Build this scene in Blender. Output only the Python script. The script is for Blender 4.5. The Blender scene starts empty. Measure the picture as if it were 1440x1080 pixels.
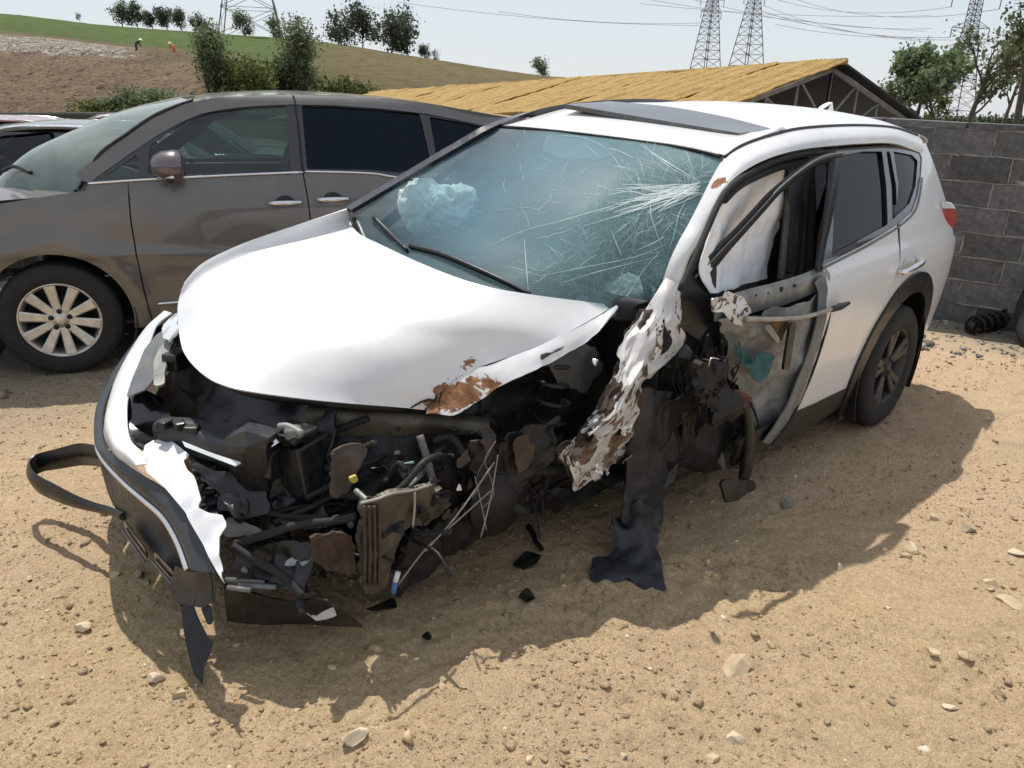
import bpy, bmesh, math, random
import numpy as np
from mathutils import Vector, Matrix
random.seed(7); RNG = np.random.default_rng(11)
R_ = math.radians
SC = bpy.context.scene
COL = SC.collection

# ------------------------------------------------------------------ camera, sky, sun, exposure
CAM = np.array([1.818, 2.340, 1.771]); YAW, PIT, ROL, FPX = R_(224.384), R_(-20.762), R_(2.016), 1121.26
FW = np.array([math.cos(YAW)*math.cos(PIT), math.sin(YAW)*math.cos(PIT), math.sin(PIT)])
_r = np.array([math.sin(YAW), -math.cos(YAW), 0.0]); _u = np.cross(_r, FW)
RT = _r*math.cos(ROL)+_u*math.sin(ROL); UP = -_r*math.sin(ROL)+_u*math.cos(ROL)
cd = bpy.data.cameras.new('camera'); cam = bpy.data.objects.new('camera', cd); COL.objects.link(cam)
cd.sensor_fit = 'HORIZONTAL'; cd.sensor_width = 36.0; cd.lens = 36.0*FPX/1440.0
cd.clip_start = 0.05; cd.clip_end = 3000
cam.matrix_world = Matrix(((RT[0], UP[0], -FW[0], CAM[0]), (RT[1], UP[1], -FW[1], CAM[1]),
                           (RT[2], UP[2], -FW[2], CAM[2]), (0, 0, 0, 1)))
SC.camera = cam
SUN_EL = R_(63.3); SUNH = np.array([-0.19, -0.465])          # horizontal direction towards the sun
SUN_AZ = math.atan2(SUNH[1], SUNH[0])
w = bpy.data.worlds.new('World'); SC.world = w; w.use_nodes = True
wn = w.node_tree.nodes; wl = w.node_tree.links
bg = wn['Background']; sky = wn.new('ShaderNodeTexSky'); sky.sky_type = 'NISHITA'; sky.sun_disc = False
sky.sun_elevation = SUN_EL; sky.sun_rotation = math.pi/2 - SUN_AZ
sky.dust_density = 0.3; sky.air_density = 1.0; sky.ozone_density = 1.5; sky.altitude = 300
hz = wn.new('ShaderNodeMix'); hz.data_type = 'RGBA'; hz.inputs[0].default_value = 0.82; hz.inputs[7].default_value = (5.75, 6.1, 6.6, 1)   # thin even milky veil over the whole sky
wl.new(sky.outputs[0], hz.inputs[6]); wl.new(hz.outputs[2], bg.inputs[0]); bg.inputs[1].default_value = 0.102
sd = bpy.data.lights.new('sun', 'SUN'); sun = bpy.data.objects.new('sun', sd); COL.objects.link(sun)
sd.energy = 3.8; sd.angle = R_(0.6); sd.color = (1.0, 0.95, 0.87)
sdir = Vector((math.cos(SUN_AZ)*math.cos(SUN_EL), math.sin(SUN_AZ)*math.cos(SUN_EL), math.sin(SUN_EL)))
sun.rotation_euler = sdir.to_track_quat('Z', 'Y').to_euler(); sun.location = (0, 0, 30)
SC.view_settings.view_transform = 'Standard'; SC.view_settings.look = 'None'
SC.view_settings.exposure = 0.3; SC.view_settings.gamma = 1.0; SC.view_settings.use_curve_mapping = False
SC.render.engine = 'CYCLES'
SC.cycles.max_bounces = 8; SC.cycles.transparent_max_bounces = 16; SC.cycles.use_denoising = True
SC.cycles.caustics_reflective = False; SC.cycles.caustics_refractive = False

# ------------------------------------------------------------------ maths helpers
class Frame:
    """A thing's own axes: survey points of the photograph become points of the thing at a known x, y, z or distance."""
    def __init__(s, loc=(0, 0, 0), yaw=0.0):
        s.loc = np.array(loc, float); s.yaw = yaw
        c, n = math.cos(yaw), math.sin(yaw); s.M = np.array([[c, -n, 0], [n, c, 0], [0, 0, 1.0]])
    def loc_of(s, p): return (np.asarray(p, float)-s.loc) @ s.M
    def at(s, px, py, x=None, y=None, z=None, d=None):
        v = (FW+RT*(px-720)/FPX-UP*(py-540)/FPX) @ s.M; c = s.loc_of(CAM)
        if x is not None: t = (x-c[0])/v[0]
        elif y is not None: t = (y-c[1])/v[1]
        elif z is not None: t = (z-c[2])/v[2]
        else: t = d
        return c+v*t
    def on(s, px, py, Y, it=12):
        y = 0.85
        for _ in range(it):
            p = s.at(px, py, y=y); y = 0.5*y+0.5*float(Y(p[0], p[2]))
        return s.at(px, py, y=y)
W0 = Frame(); at = W0.at; VIEW = [CAM]

def _hash(i, j, k, s):
    h = (i*374761393+j*668265263+k*2147483647+s*1274126177) & 0xffffffff
    h = ((h ^ (h >> 13))*1274126177) & 0xffffffff
    return ((h ^ (h >> 16)) & 0xffff)/65535.0
def vnoise(p, f=1.0, seed=0):
    p = np.asarray(p, float)*f; i = np.floor(p).astype(np.int64); t = p-i; t = t*t*(3-2*t)
    o = 0
    for a in (0, 1):
        for b in (0, 1):
            for c in (0, 1):
                wgt = (t[:, 0] if a else 1-t[:, 0])*(t[:, 1] if b else 1-t[:, 1])*(t[:, 2] if c else 1-t[:, 2])
                o = o+wgt*_hash(i[:, 0]+a, i[:, 1]+b, i[:, 2]+c, seed)
    return o*2-1
def fbm(p, f=1.0, seed=0, oct=4):
    o = 0; a = 1.0; n = 0
    for k in range(oct): o = o+a*vnoise(p, f, seed+k*17); n += a; a *= .5; f *= 2.03
    return o/n

def curve(pts, n):
    """Catmull-Rom through pts (m,k), n samples."""
    P = np.asarray(pts, float)
    if len(P) == 2: t = np.linspace(0, 1, n)[:, None]; return P[0]*(1-t)+P[1]*t
    P = np.vstack([2*P[0]-P[1], P, 2*P[-1]-P[-2]]); m = len(P)-3
    t = np.linspace(0, m, n); i = np.minimum(t.astype(int), m-1); t = (t-i)[:, None]
    a, b, c, d = P[i], P[i+1], P[i+2], P[i+3]
    return .5*((2*b)+(-a+c)*t+(2*a-5*b+4*c-d)*t**2+(-a+3*b-3*c+d)*t**3)
def loft(rows, nu, nv):
    """rows: list of lists of points -> (nu,nv,3) smooth grid."""
    A = np.stack([curve(r, nv) for r in rows]); m, n, k = A.shape
    return curve(A.reshape(m, n*k), nu).reshape(nu, n, k)
def coons(c0, c1, d0, d1, nu, nv, pw=1.0):
    """c0,c1: edges along v at u=0,1; d0,d1: edges along u at v=0,1."""
    c0, c1 = curve(c0, nv), curve(c1, nv); d0, d1 = curve(d0, nu), curve(d1, nu)
    u = np.linspace(0, 1, nu)[:, None, None]; v = np.linspace(0, 1, nv)[None, :, None]
    B = c0[0]*(1-u)*(1-v)+c0[-1]*(1-u)*v+c1[0]*u*(1-v)+c1[-1]*u*v
    if pw != 1.0:                     # flat ruled skin; the end curves only bend it near the ends
        r0 = c0[None]-(c0[0]*(1-v)+c0[-1]*v); r1 = c1[None]-(c1[0]*(1-v)+c1[-1]*v)
        return d0[:, None]*(1-v)+d1[:, None]*v+r0*(1-u)**pw+r1*u**pw
    return c0[None]*(1-u)+c1[None]*u+d0[:, None]*(1-v)+d1[:, None]*v-B

# ------------------------------------------------------------------ mesh helpers
def link(name, me, parent=None, mat=None, smooth=True):
    if mat is not None and not me.materials: me.materials.append(mat)
    if smooth and len(me.polygons):
        me.polygons.foreach_set('use_smooth', np.ones(len(me.polygons), bool))
    o = bpy.data.objects.new(name, me); COL.objects.link(o)
    if parent is not None: o.parent = parent
    return o
def mesh_from(name, V, F, uv=None):
    me = bpy.data.meshes.new(name); me.from_pydata([tuple(v) for v in V], [], [tuple(f) for f in F])
    if uv is not None:
        l = me.uv_layers.new(name='UVMap'); idx = np.empty(len(me.loops), np.int32); me.loops.foreach_get('vertex_index', idx)
        l.data.foreach_set('uv', np.asarray(uv, np.float32)[idx].ravel())
    me.update(); return me
def fast_mesh(name, V, Q, uv=None):
    """V (n,3), Q (m,k) all faces with k corners."""
    V = np.asarray(V, np.float32); Q = np.asarray(Q, np.int32); m, k = Q.shape
    me = bpy.data.meshes.new(name); me.vertices.add(len(V)); me.vertices.foreach_set('co', V.ravel())
    me.loops.add(m*k); me.loops.foreach_set('vertex_index', Q.ravel())
    me.polygons.add(m); me.polygons.foreach_set('loop_start', np.arange(0, m*k, k, dtype=np.int32))
    try: me.polygons.foreach_set('loop_total', np.full(m, k, np.int32))
    except Exception: pass
    if uv is not None:
        l = me.uv_layers.new(name='UVMap'); l.data.foreach_set('uv', np.asarray(uv, np.float32)[Q.ravel()].ravel())
    me.update(calc_edges=True); me.validate(); return me
def clip_mesh(A, F, f):
    """A (n,k) vertex rows, F faces, f (n) values: keep f>0, cut along f=0."""
    A = list(A); out = []; cache = {}; val = list(f)
    for face in F:
        vs = [val[i] for i in face]
        if min(vs) > 0: out.append(face); continue
        if max(vs) <= 0: continue
        new = []
        for a in range(len(face)):
            i, j = face[a], face[(a+1) % len(face)]; vi, vj = val[i], val[j]
            if vi > 0: new.append(i)
            if (vi > 0) != (vj > 0):
                key = (min(i, j), max(i, j))
                if key not in cache:
                    t = vi/(vi-vj); cache[key] = len(A); A.append(A[i]*(1-t)+A[j]*t); val.append(0.0)
                new.append(cache[key])
        if len(new) >= 3: out.append(tuple(new))
    A = np.array(A); used = sorted({i for fc in out for i in fc})
    if not used: return A[:0], []
    mp = {o: n for n, o in enumerate(used)}
    return A[used], [tuple(mp[i] for i in fc) for fc in out]
def sheet(name, mat, parent, P, thick=.004, clips=(), crumple=None, smooth=True, flip=None, backmat=None, view=None):
    """A real sheet with thickness from a grid of points."""
    nu, nv, _ = P.shape
    uu, vv = np.meshgrid(np.linspace(0, 1, nu), np.linspace(0, 1, nv), indexing='ij')
    A = np.concatenate([P.reshape(-1, 3), uu.reshape(-1, 1), vv.reshape(-1, 1)], 1)
    i = np.arange(nu*nv).reshape(nu, nv)
    Q = np.stack([i[:-1, :-1], i[:-1, 1:], i[1:, 1:], i[1:, :-1]], -1).reshape(-1, 4)
    if view is None: view = VIEW[0]
    e1 = P[1:, :-1]-P[:-1, :-1]; e2 = P[:-1, 1:]-P[:-1, :-1]; nn = np.cross(e2, e1)
    if (nn*(view-P[:-1, :-1])).sum() < 0: Q = Q[:, ::-1]      # outer face towards the open side
    F = [tuple(q) for q in Q]
    if crumple:
        for amp, fr, sd_ in ([crumple] if not isinstance(crumple, list) else crumple):
            q = A[:, :3]
            A[:, :3] = q+amp*np.stack([vnoise(q, fr, sd_), vnoise(q, fr, sd_+5), vnoise(q, fr, sd_+9)], 1) if amp > 0 else q-amp*(1-2*np.abs(np.stack([vnoise(q, fr, sd_), vnoise(q, fr, sd_+5), vnoise(q, fr, sd_+9)], 1)))
    for c in clips:
        A, F = clip_mesh(A, F, c(A[:, :3], A[:, 3:5]))
    if not len(F): return None
    n = len(A); V = A[:, :3]
    N = np.zeros_like(V)
    for f in F:
        p = V[list(f)]; nn = np.cross(p[1]-p[0], p[-1]-p[0])
        for k in f: N[k] += nn
    L = np.linalg.norm(N, axis=1); L[L == 0] = 1; N /= L[:, None]
    cnt = {}
    for f in F:
        for a in range(len(f)):
            e = (f[a], f[(a+1) % len(f)]); cnt[e] = 1
    rim = [e for e in cnt if (e[1], e[0]) not in cnt]
    V2 = [V, V-N*thick]; F2 = list(F)+[tuple(k+n for k in reversed(f)) for f in F]; off = 2*n
    uv = [A[:, 3:5], A[:, 3:5]]; rv = []; ruv = []
    for a, b in rim:
        k = off+len(rv); rv += [V[a], V[b], V[b]-N[b]*thick, V[a]-N[a]*thick]; ruv += [A[a, 3:5], A[b, 3:5], A[b, 3:5], A[a, 3:5]]
        F2.append((k+1, k, k+3, k+2))
    if rv: V2.append(np.array(rv)); uv.append(np.array(ruv))
    me = mesh_from(name, np.vstack(V2), F2, np.vstack(uv))
    me.materials.append(mat)
    if backmat is not None:
        me.materials.append(backmat); mi = np.zeros(len(me.polygons), np.int32); mi[len(F):2*len(F)] = 1
        me.polygons.foreach_set('material_index', mi)
    return link(name, me, parent, None, smooth)
def in_poly(pts2, poly):
    """signed distance (positive inside) of (n,2) points to polygon."""
    P = np.asarray(poly, float); x, y = pts2[:, 0], pts2[:, 1]; n = len(P); d = np.full(len(x), 1e9); ins = np.zeros(len(x), bool)
    for i in range(n):
        a, b = P[i], P[(i+1) % n]; e = b-a; L = e@e
        t = np.clip(((x-a[0])*e[0]+(y-a[1])*e[1])/max(L, 1e-12), 0, 1)
        d = np.minimum(d, np.hypot(x-a[0]-t*e[0], y-a[1]-t*e[1]))
        c = ((a[1] > y) != (b[1] > y))
        with np.errstate(divide='ignore', invalid='ignore'):
            xx = (b[0]-a[0])*(y-a[1])/(b[1]-a[1])+a[0]
        ins ^= c & (x < xx)
    return np.where(ins, d, -d)
def smooth_poly(p, it=2):
    P = np.asarray(p, float)
    for _ in range(it):
        N = np.roll(P, -1, 0); P = np.stack([P*.75+N*.25, P*.25+N*.75], 1).reshape(-1, P.shape[1])
    return P
def side_panel(name, mat, parent, Y, poly, holes=(), thick=.004, out=0.0, res=.02, mirror=False, extra=(), crumple=None):
    poly = np.asarray(poly); x0, z0 = poly.min(0)-.01; x1, z1 = poly.max(0)+.01
    xs = np.linspace(x0, x1, max(4, int((x1-x0)/res))); zs = np.linspace(z0, z1, max(4, int((z1-z0)/res)))
    X, Z = np.meshgrid(xs, zs, indexing='ij'); YY = Y(X, Z)+out
    P = np.stack([X, -YY if mirror else YY, Z], -1)
    cl = [lambda q, uv: in_poly(q[:, [0, 2]], poly)]+[(lambda h: lambda q, uv: -in_poly(q[:, [0, 2]], h))(h) for h in holes]+list(extra)
    return sheet(name, mat, parent, P, thick, cl, crumple=crumple, view=np.array([0, -9.0 if mirror else 9.0, 1.0]))
def box_bm(bm, c, s, rot=None, bevel=0.0):
    r = bmesh.ops.create_cube(bm, size=1.0); vs = r['verts']
    M = Matrix.Diagonal((s[0], s[1], s[2], 1)); T = Matrix.Translation(Vector(c))
    Rm = rot.to_4x4() if rot is not None else Matrix.Identity(4)
    bmesh.ops.transform(bm, matrix=T@Rm@M, verts=vs)
    if bevel > 0:
        es = list({e for v in vs for e in v.link_edges})
        bmesh.ops.bevel(bm, geom=es, offset=bevel, segments=2, profile=.5, affect='EDGES')
def box(name, mat, parent, c, s, rot=None, bevel=.004):
    bm = bmesh.new(); box_bm(bm, c, s, rot, bevel); me = bpy.data.meshes.new(name); bm.to_mesh(me); bm.free()
    return link(name, me, parent, mat, smooth=False)
def tube_data(pts, rad, sides=8, n=None, cap=True):
    P = curve(pts, n or max(2, 5*(len(pts)-1)+1)) if len(pts) > 2 else np.asarray(pts, float); m = len(P)
    r = np.interp(np.linspace(0, 1, m), np.linspace(0, 1, len(np.atleast_1d(rad))), np.atleast_1d(rad)) if np.ndim(rad) else np.full(m, rad)
    T = np.gradient(P, axis=0); T /= np.linalg.norm(T, axis=1)[:, None]+1e-12
    ref = np.array([0, 0, 1.0]) if abs(T[0][2]) < .9 else np.array([1.0, 0, 0])
    nrm = np.cross(T[0], ref); nrm /= np.linalg.norm(nrm); V = []
    for k in range(m):
        nrm = nrm-T[k]*(nrm@T[k]); nrm /= np.linalg.norm(nrm)+1e-12; b = np.cross(T[k], nrm)
        for a in range(sides):
            t = 2*math.pi*a/sides; V.append(P[k]+r[k]*(math.cos(t)*nrm+math.sin(t)*b))
    F = [(k*sides+a, k*sides+(a+1) % sides, (k+1)*sides+(a+1) % sides, (k+1)*sides+a) for k in range(m-1) for a in range(sides)]
    if cap: F += [tuple(range(sides))[::-1], tuple((m-1)*sides+a for a in range(sides))]
    return V, F
def tube(name, mat, parent, pts, rad, sides=8, n=None):
    V, F = tube_data(pts, rad, sides, n); return link(name, mesh_from(name, V, F), parent, mat)
def tubes(name, mat, parent, lst, sides=5):
    V, F = [], []
    for pts, rad in lst:
        v, f = tube_data(pts, rad, sides); o = len(V); V += v; F += [tuple(i+o for i in q) for q in f]
    return link(name, mesh_from(name, V, F), parent, mat)
def plate(name, mat, parent, pts, thick=.006, crumple=None, res=.02, ragged=0.0):
    """A flat or bent plate from an outline in space: best plane, dense grid, clipped to the outline."""
    P = np.asarray(pts, float); c = P.mean(0); _, _, Vt = np.linalg.svd(P-c); a, b = Vt[0], Vt[1]; nrm = Vt[2]
    if nrm@(CAM-c) < 0: b = -b; nrm = -nrm
    if np.cross(a, b)@nrm < 0: b = -b
    p2 = np.stack([(P-c)@a, (P-c)@b], 1); h = (P-c)@nrm
    x0, y0 = p2.min(0)-.004; x1, y1 = p2.max(0)+.004
    nx, ny = max(5, int((x1-x0)/res)), max(5, int((y1-y0)/res))
    X, Y = np.meshgrid(np.linspace(x0, x1, nx), np.linspace(y0, y1, ny), indexing='ij')
    w_ = 1.0/((X[..., None]-p2[:, 0])**2+(Y[..., None]-p2[:, 1])**2+1e-4); H = (w_*h).sum(-1)/w_.sum(-1)
    G = c+X[..., None]*a+Y[..., None]*b+H[..., None]*nrm; i = np.stack([X.ravel(), Y.ravel()], 1)
    f0 = in_poly(i, p2)
    # clip in the flat parameter plane
    def cl(q, uv): return in_poly(np.stack([x0+uv[:, 0]*(x1-x0), y0+uv[:, 1]*(y1-y0)], 1), p2)+(ragged*(vnoise(q, 28, 3)+.6*vnoise(q, 70, 4)-.3) if ragged else 0)
    return sheet(name, mat, parent, G, thick, [cl], crumple, flip=True)
def lathe_data(prof, n=48):
    """prof: list of (axial, radius); axis = +Y."""
    V, F = [], []; m = len(prof)
    for a in range(n):
        t = 2*math.pi*a/n
        for (y, r) in prof: V.append((r*math.cos(t), y, r*math.sin(t)))
    for a in range(n):
        b = (a+1) % n
        for k in range(m-1): F.append((a*m+k, a*m+k+1, b*m+k+1, b*m+k))
    return V, F
def lathe(name, mat, parent, prof, n=48, loc=(0, 0, 0), rot=None):
    V, F = lathe_data(prof, n); V = np.array(V)
    if rot is not None: V = V@np.array(rot).T
    return link(name, mesh_from(name, V+np.array(loc), F), parent, mat)
def tag(o, label=None, cat=None, group=None, kind=None):
    if label: o['label'] = label
    if cat: o['category'] = cat
    if group: o['group'] = group
    if kind: o['kind'] = kind
    return o
def empty(name, loc=(0, 0, 0), rz=0.0):
    o = bpy.data.objects.new(name, None); COL.objects.link(o); o.location = loc; o.rotation_euler = (0, 0, rz); o.empty_display_size = .2
    return o
def copy_tree(o, parent=None):
    c = o.copy(); COL.objects.link(c); c.parent = parent
    for ch in list(o.children): copy_tree(ch, c)
    return c

# ------------------------------------------------------------------ materials
def nodes(name):
    m = bpy.data.materials.new(name); m.use_nodes = True; nt = m.node_tree; return m, nt, nt.nodes, nt.links, nt.nodes['Principled BSDF']
def noise_node(nt, scale, detail=5, rough=.6, coord='Object', dist=0.0, stretch=None):
    tc = nt.nodes.new('ShaderNodeTexCoord'); n = nt.nodes.new('ShaderNodeTexNoise'); n.inputs['Scale'].default_value = scale
    n.inputs['Detail'].default_value = detail; n.inputs['Roughness'].default_value = rough; n.inputs['Distortion'].default_value = dist
    if stretch:
        mp = nt.nodes.new('ShaderNodeMapping'); mp.inputs['Scale'].default_value = stretch; nt.links.new(tc.outputs[coord], mp.inputs[0]); nt.links.new(mp.outputs[0], n.inputs['Vector'])
    else: nt.links.new(tc.outputs[coord], n.inputs['Vector'])
    return n
def ramp(nt, src, stops, interp='LINEAR'):
    r = nt.nodes.new('ShaderNodeValToRGB'); r.color_ramp.interpolation = interp; e = r.color_ramp.elements
    while len(e) < len(stops): e.new(.5)
    for k, (p, c) in enumerate(stops):
        e[k].position = p; e[k].color = (c, c, c, 1) if np.isscalar(c) else (*c, 1)
    nt.links.new(src, r.inputs[0]); return r
def mixc(nt, fac, a, b):
    m = nt.nodes.new('ShaderNodeMix'); m.data_type = 'RGBA'
    if hasattr(fac, 'is_linked'): nt.links.new(fac, m.inputs[0])
    else: m.inputs[0].default_value = fac
    for s, k in ((a, 6), (b, 7)):
        if hasattr(s, 'is_linked'): nt.links.new(s, m.inputs[k])
        else: m.inputs[k].default_value = (*s, 1)
    return m.outputs[2]
def bump(nt, src, strength, dist=.01):
    b = nt.nodes.new('ShaderNodeBump'); b.inputs['Strength'].default_value = strength; b.inputs['Distance'].default_value = dist
    nt.links.new(src, b.inputs['Height']); return b.outputs[0]
def plain(name, col, rough=.5, metal=0.0, coat=0.0, var=.25, scale=6.0, dirt=None, dirt_amt=.5, bmp=0.0, bscale=60.0, spec=.5, coord='Object'):
    """One surface: base colour with a little tonal variation, an optional layer of dust and fine relief."""
    m, nt, N, L, b = nodes(name)
    n = noise_node(nt, scale, 6, .65, coord)
    lo = tuple(c*(1-var) for c in col); hi = tuple(min(1, c*(1+var)) for c in col)
    c = ramp(nt, n.outputs[0], [(.3, lo), (.7, hi)]).outputs[0]
    if dirt is not None:
        d = noise_node(nt, scale*2.7, 8, .7, coord, dist=.4); k = ramp(nt, d.outputs[0], [(.42, 0.0), (.75, dirt_amt)])
        c = mixc(nt, k.outputs[0], c, dirt)
        rr = ramp(nt, d.outputs[0], [(.4, rough), (.75, min(1, rough+.22))]); L.new(rr.outputs[0], b.inputs['Roughness'])
    else: b.inputs['Roughness'].default_value = rough
    L.new(c, b.inputs['Base Color']); b.inputs['Metallic'].default_value = metal; b.inputs['Coat Weight'].default_value = coat
    b.inputs['Coat Roughness'].default_value = .08; b.inputs['Specular IOR Level'].default_value = spec
    if bmp: L.new(bump(nt, noise_node(nt, bscale, 6, .7, coord).outputs[0], bmp, .004), b.inputs['Normal'])
    return m
DUST = (.42, .33, .22)
M = {}
M['white_paint'] = plain('white_paint', (.72, .725, .73), .35, coat=.7, var=.02, scale=2, dirt=(.55, .50, .42), dirt_amt=.22)
M['white_plastic'] = plain('white_plastic', (.70, .71, .73), .4, coat=.3, var=.03, scale=3, dirt=(.5, .46, .4), dirt_amt=.25)
M['black_plastic'] = plain('black_plastic', (.006, .007, .008), .30, var=.4, scale=9, dirt=(.05, .048, .042), dirt_amt=.35, bmp=.15, bscale=160)
M['grey_plastic'] = plain('grey_plastic', (.028, .032, .037), .36, var=.25, scale=7, dirt=(.08, .078, .07), dirt_amt=.3, bmp=.1, bscale=200)
M['satin_grey'] = plain('satin_grey', (.12, .13, .135), .4, var=.2, scale=7, dirt=(.28, .26, .22), dirt_amt=.4)
M['black_gloss'] = plain('black_gloss', (.008, .009, .01), .12, coat=.8, var=.2, dirt=(.1, .09, .08), dirt_amt=.15)
M['rubber'] = plain('rubber', (.012, .012, .013), .75, var=.4, scale=14, dirt=(.06, .055, .045), dirt_amt=.35, bmp=.3, bscale=90)
M['chrome'] = plain('chrome', (.75, .76, .78), .16, metal=1.0, var=.08, dirt=(.4, .38, .34), dirt_amt=.25)
M['dark_metal'] = plain('dark_metal', (.014, .014, .0145), .5, metal=.3, var=.5, scale=10, dirt=(.045, .034, .024), dirt_amt=.55, bmp=.5, bscale=50)
M['olive_metal'] = plain('olive_metal', (.085, .078, .056), .5, metal=.25, var=.55, scale=9, dirt=(.09, .055, .03), dirt_amt=.7, bmp=.4, bscale=45)
M['grey_metal'] = plain('grey_metal', (.26, .27, .255), .45, metal=.35, var=.3, scale=8, dirt=(.16, .13, .09), dirt_amt=.7, bmp=.35, bscale=35)
M['rusty'] = plain('rusty', (.04, .028, .022), .85, var=.6, scale=14, dirt=(.10, .055, .032), dirt_amt=.8, bmp=.8, bscale=60)
M['alloy_silver'] = plain('alloy_silver', (.62, .60, .56), .35, metal=.75, var=.12, scale=9, dirt=(.3, .26, .2), dirt_amt=.45)
M['alloy_dark'] = plain('alloy_dark', (.03, .031, .033), .38, metal=.4, var=.3, dirt=(.12, .11, .09), dirt_amt=.4)
M['teal'] = plain('teal', (.012, .085, .095), .5, var=.5, scale=12, dirt=(.08, .09, .07), dirt_amt=.6)
M['cloth_white'] = plain('cloth_white', (.86, .87, .88), .9, var=.06, scale=5, bmp=.35, bscale=30, dirt=(.5, .48, .45), dirt_amt=.3)
M['interior'] = plain('interior', (.03, .03, .032), .8, var=.3)
M['seat_cloth'] = plain('seat_cloth', (.10, .09, .08), .9, var=.3, scale=10)
M['belt_red'] = plain('belt_red', (.25, .05, .03), .8, var=.3)
M['tail_red'] = plain('tail_red', (.45, .05, .04), .12, coat=.8, var=.15)
M['clear_plastic'] = plain('clear_plastic', (.62, .66, .68), .12, coat=.8, var=.1)
M['green_wire'] = plain('green_wire', (.05, .22, .12), .5)
M['pale_wire'] = plain('pale_wire', (.26, .25, .23), .6)
M['yellow_tag'] = plain('yellow_tag', (.5, .42, .08), .6)
def chipped(name, rust_lo=.46, rust_hi=.5, scale=9.0, seed=0.0, paint=(.78, .77, .75), grad=0.0):
    """White paint flaking off rusty, dirty steel."""
    m, nt, N, L, b = nodes(name)
    a = noise_node(nt, scale, 7, .62, dist=1.0, coord='UV' if grad else 'Object', stretch=(.55, .42, 1) if grad else (1, 1, 1)); a.noise_dimensions = '4D'; a.inputs['W'].default_value = seed
    src = a.outputs[0]
    if grad:
        tcu = N.new('ShaderNodeTexCoord'); su = N.new('ShaderNodeSeparateXYZ'); L.new(tcu.outputs['UV'], su.inputs[0]); gg = N.new('ShaderNodeMath'); gg.operation = 'MULTIPLY_ADD'; L.new(su.outputs[0], gg.inputs[0]); gg.inputs[1].default_value = -grad; L.new(a.outputs[0], gg.inputs[2]); src = gg.outputs[0]
    f = ramp(nt, src, [(rust_lo, 1.0), (rust_hi, 0.0)])
    n2 = noise_node(nt, scale*1.6, 6, .7); steel = ramp(nt, n2.outputs[0], [(.3, (.03, .024, .02)), (.43, (.075, .045, .028)), (.52, (.15, .09, .05)), (.60, (.20, .17, .14)), (.75, (.085, .07, .058))])
    n3 = noise_node(nt, 3.0, 6, .6); pt = ramp(nt, n3.outputs[0], [(.35, tuple(c*.72 for c in paint)), (.6, paint)])
    L.new(mixc(nt, f.outputs[0], pt.outputs[0], steel.outputs[0]), b.inputs['Base Color'])
    L.new(ramp(nt, f.outputs[0], [(0, .35), (1, .85)]).outputs[0], b.inputs['Roughness'])
    inv = ramp(nt, src, [(rust_lo, 0.0), (rust_hi, 1.0)]); L.new(bump(nt, inv.outputs[0], .6, .004), b.inputs['Normal'])
    return m
M['chipped_heavy'] = chipped('chipped_heavy', .375, .39, 14.0, 2.0, paint=(.60, .585, .565), grad=.13)
M['chipped_light'] = chipped('chipped_light', .45, .465, 24.0, 5.0)
def rust_spot(name, spots, base=(.68, .685, .69)):
    """White paint with bare rust where the coat is knocked off (spots: centre, radius in object space)."""
    m, nt, N, L, b = nodes(name); tc = N.new('ShaderNodeTexCoord'); nz = noise_node(nt, 26, 7, .7, dist=.6); acc = None
    for c, r in spots:
        d = N.new('ShaderNodeVectorMath'); d.operation = 'DISTANCE'; L.new(tc.outputs['Object'], d.inputs[0]); d.inputs[1].default_value = tuple(c)
        q = N.new('ShaderNodeMath'); q.operation = 'DIVIDE'; L.new(d.outputs['Value'], q.inputs[0]); q.inputs[1].default_value = r
        s = N.new('ShaderNodeMath'); s.operation = 'MULTIPLY_ADD'; L.new(nz.outputs[0], s.inputs[0]); s.inputs[1].default_value = 2.8; L.new(q.outputs[0], s.inputs[2])
        k = ramp(nt, s.outputs[0], [(.0, 1.0), (.0, 1.0)]); k.color_ramp.elements[0].position = .0
        cmp_ = N.new('ShaderNodeMath'); cmp_.operation = 'LESS_THAN'; L.new(s.outputs[0], cmp_.inputs[0]); cmp_.inputs[1].default_value = 2.25
        if acc is None: acc = cmp_.outputs[0]
        else:
            mx = N.new('ShaderNodeMath'); mx.operation = 'MAXIMUM'; L.new(acc, mx.inputs[0]); L.new(cmp_.outputs[0], mx.inputs[1]); acc = mx.outputs[0]
    n2 = noise_node(nt, 30, 6, .7); rust = ramp(nt, n2.outputs[0], [(.3, (.06, .03, .02)), (.5, (.20, .085, .03)), (.62, (.33, .16, .06)), (.75, (.5, .47, .42))])
    n3 = noise_node(nt, 4, 6, .7); pt = ramp(nt, n3.outputs[0], [(.32, tuple(c*.88 for c in base)), (.62, base)])
    L.new(mixc(nt, acc, pt.outputs[0], rust.outputs[0]), b.inputs['Base Color'])
    rr = N.new('ShaderNodeMapRange'); L.new(acc, rr.inputs[0]); rr.inputs[3].default_value = .34; rr.inputs[4].default_value = .9; L.new(rr.outputs[0], b.inputs['Roughness'])
    b.inputs['Coat Weight'].default_value = .4
    return m
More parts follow.
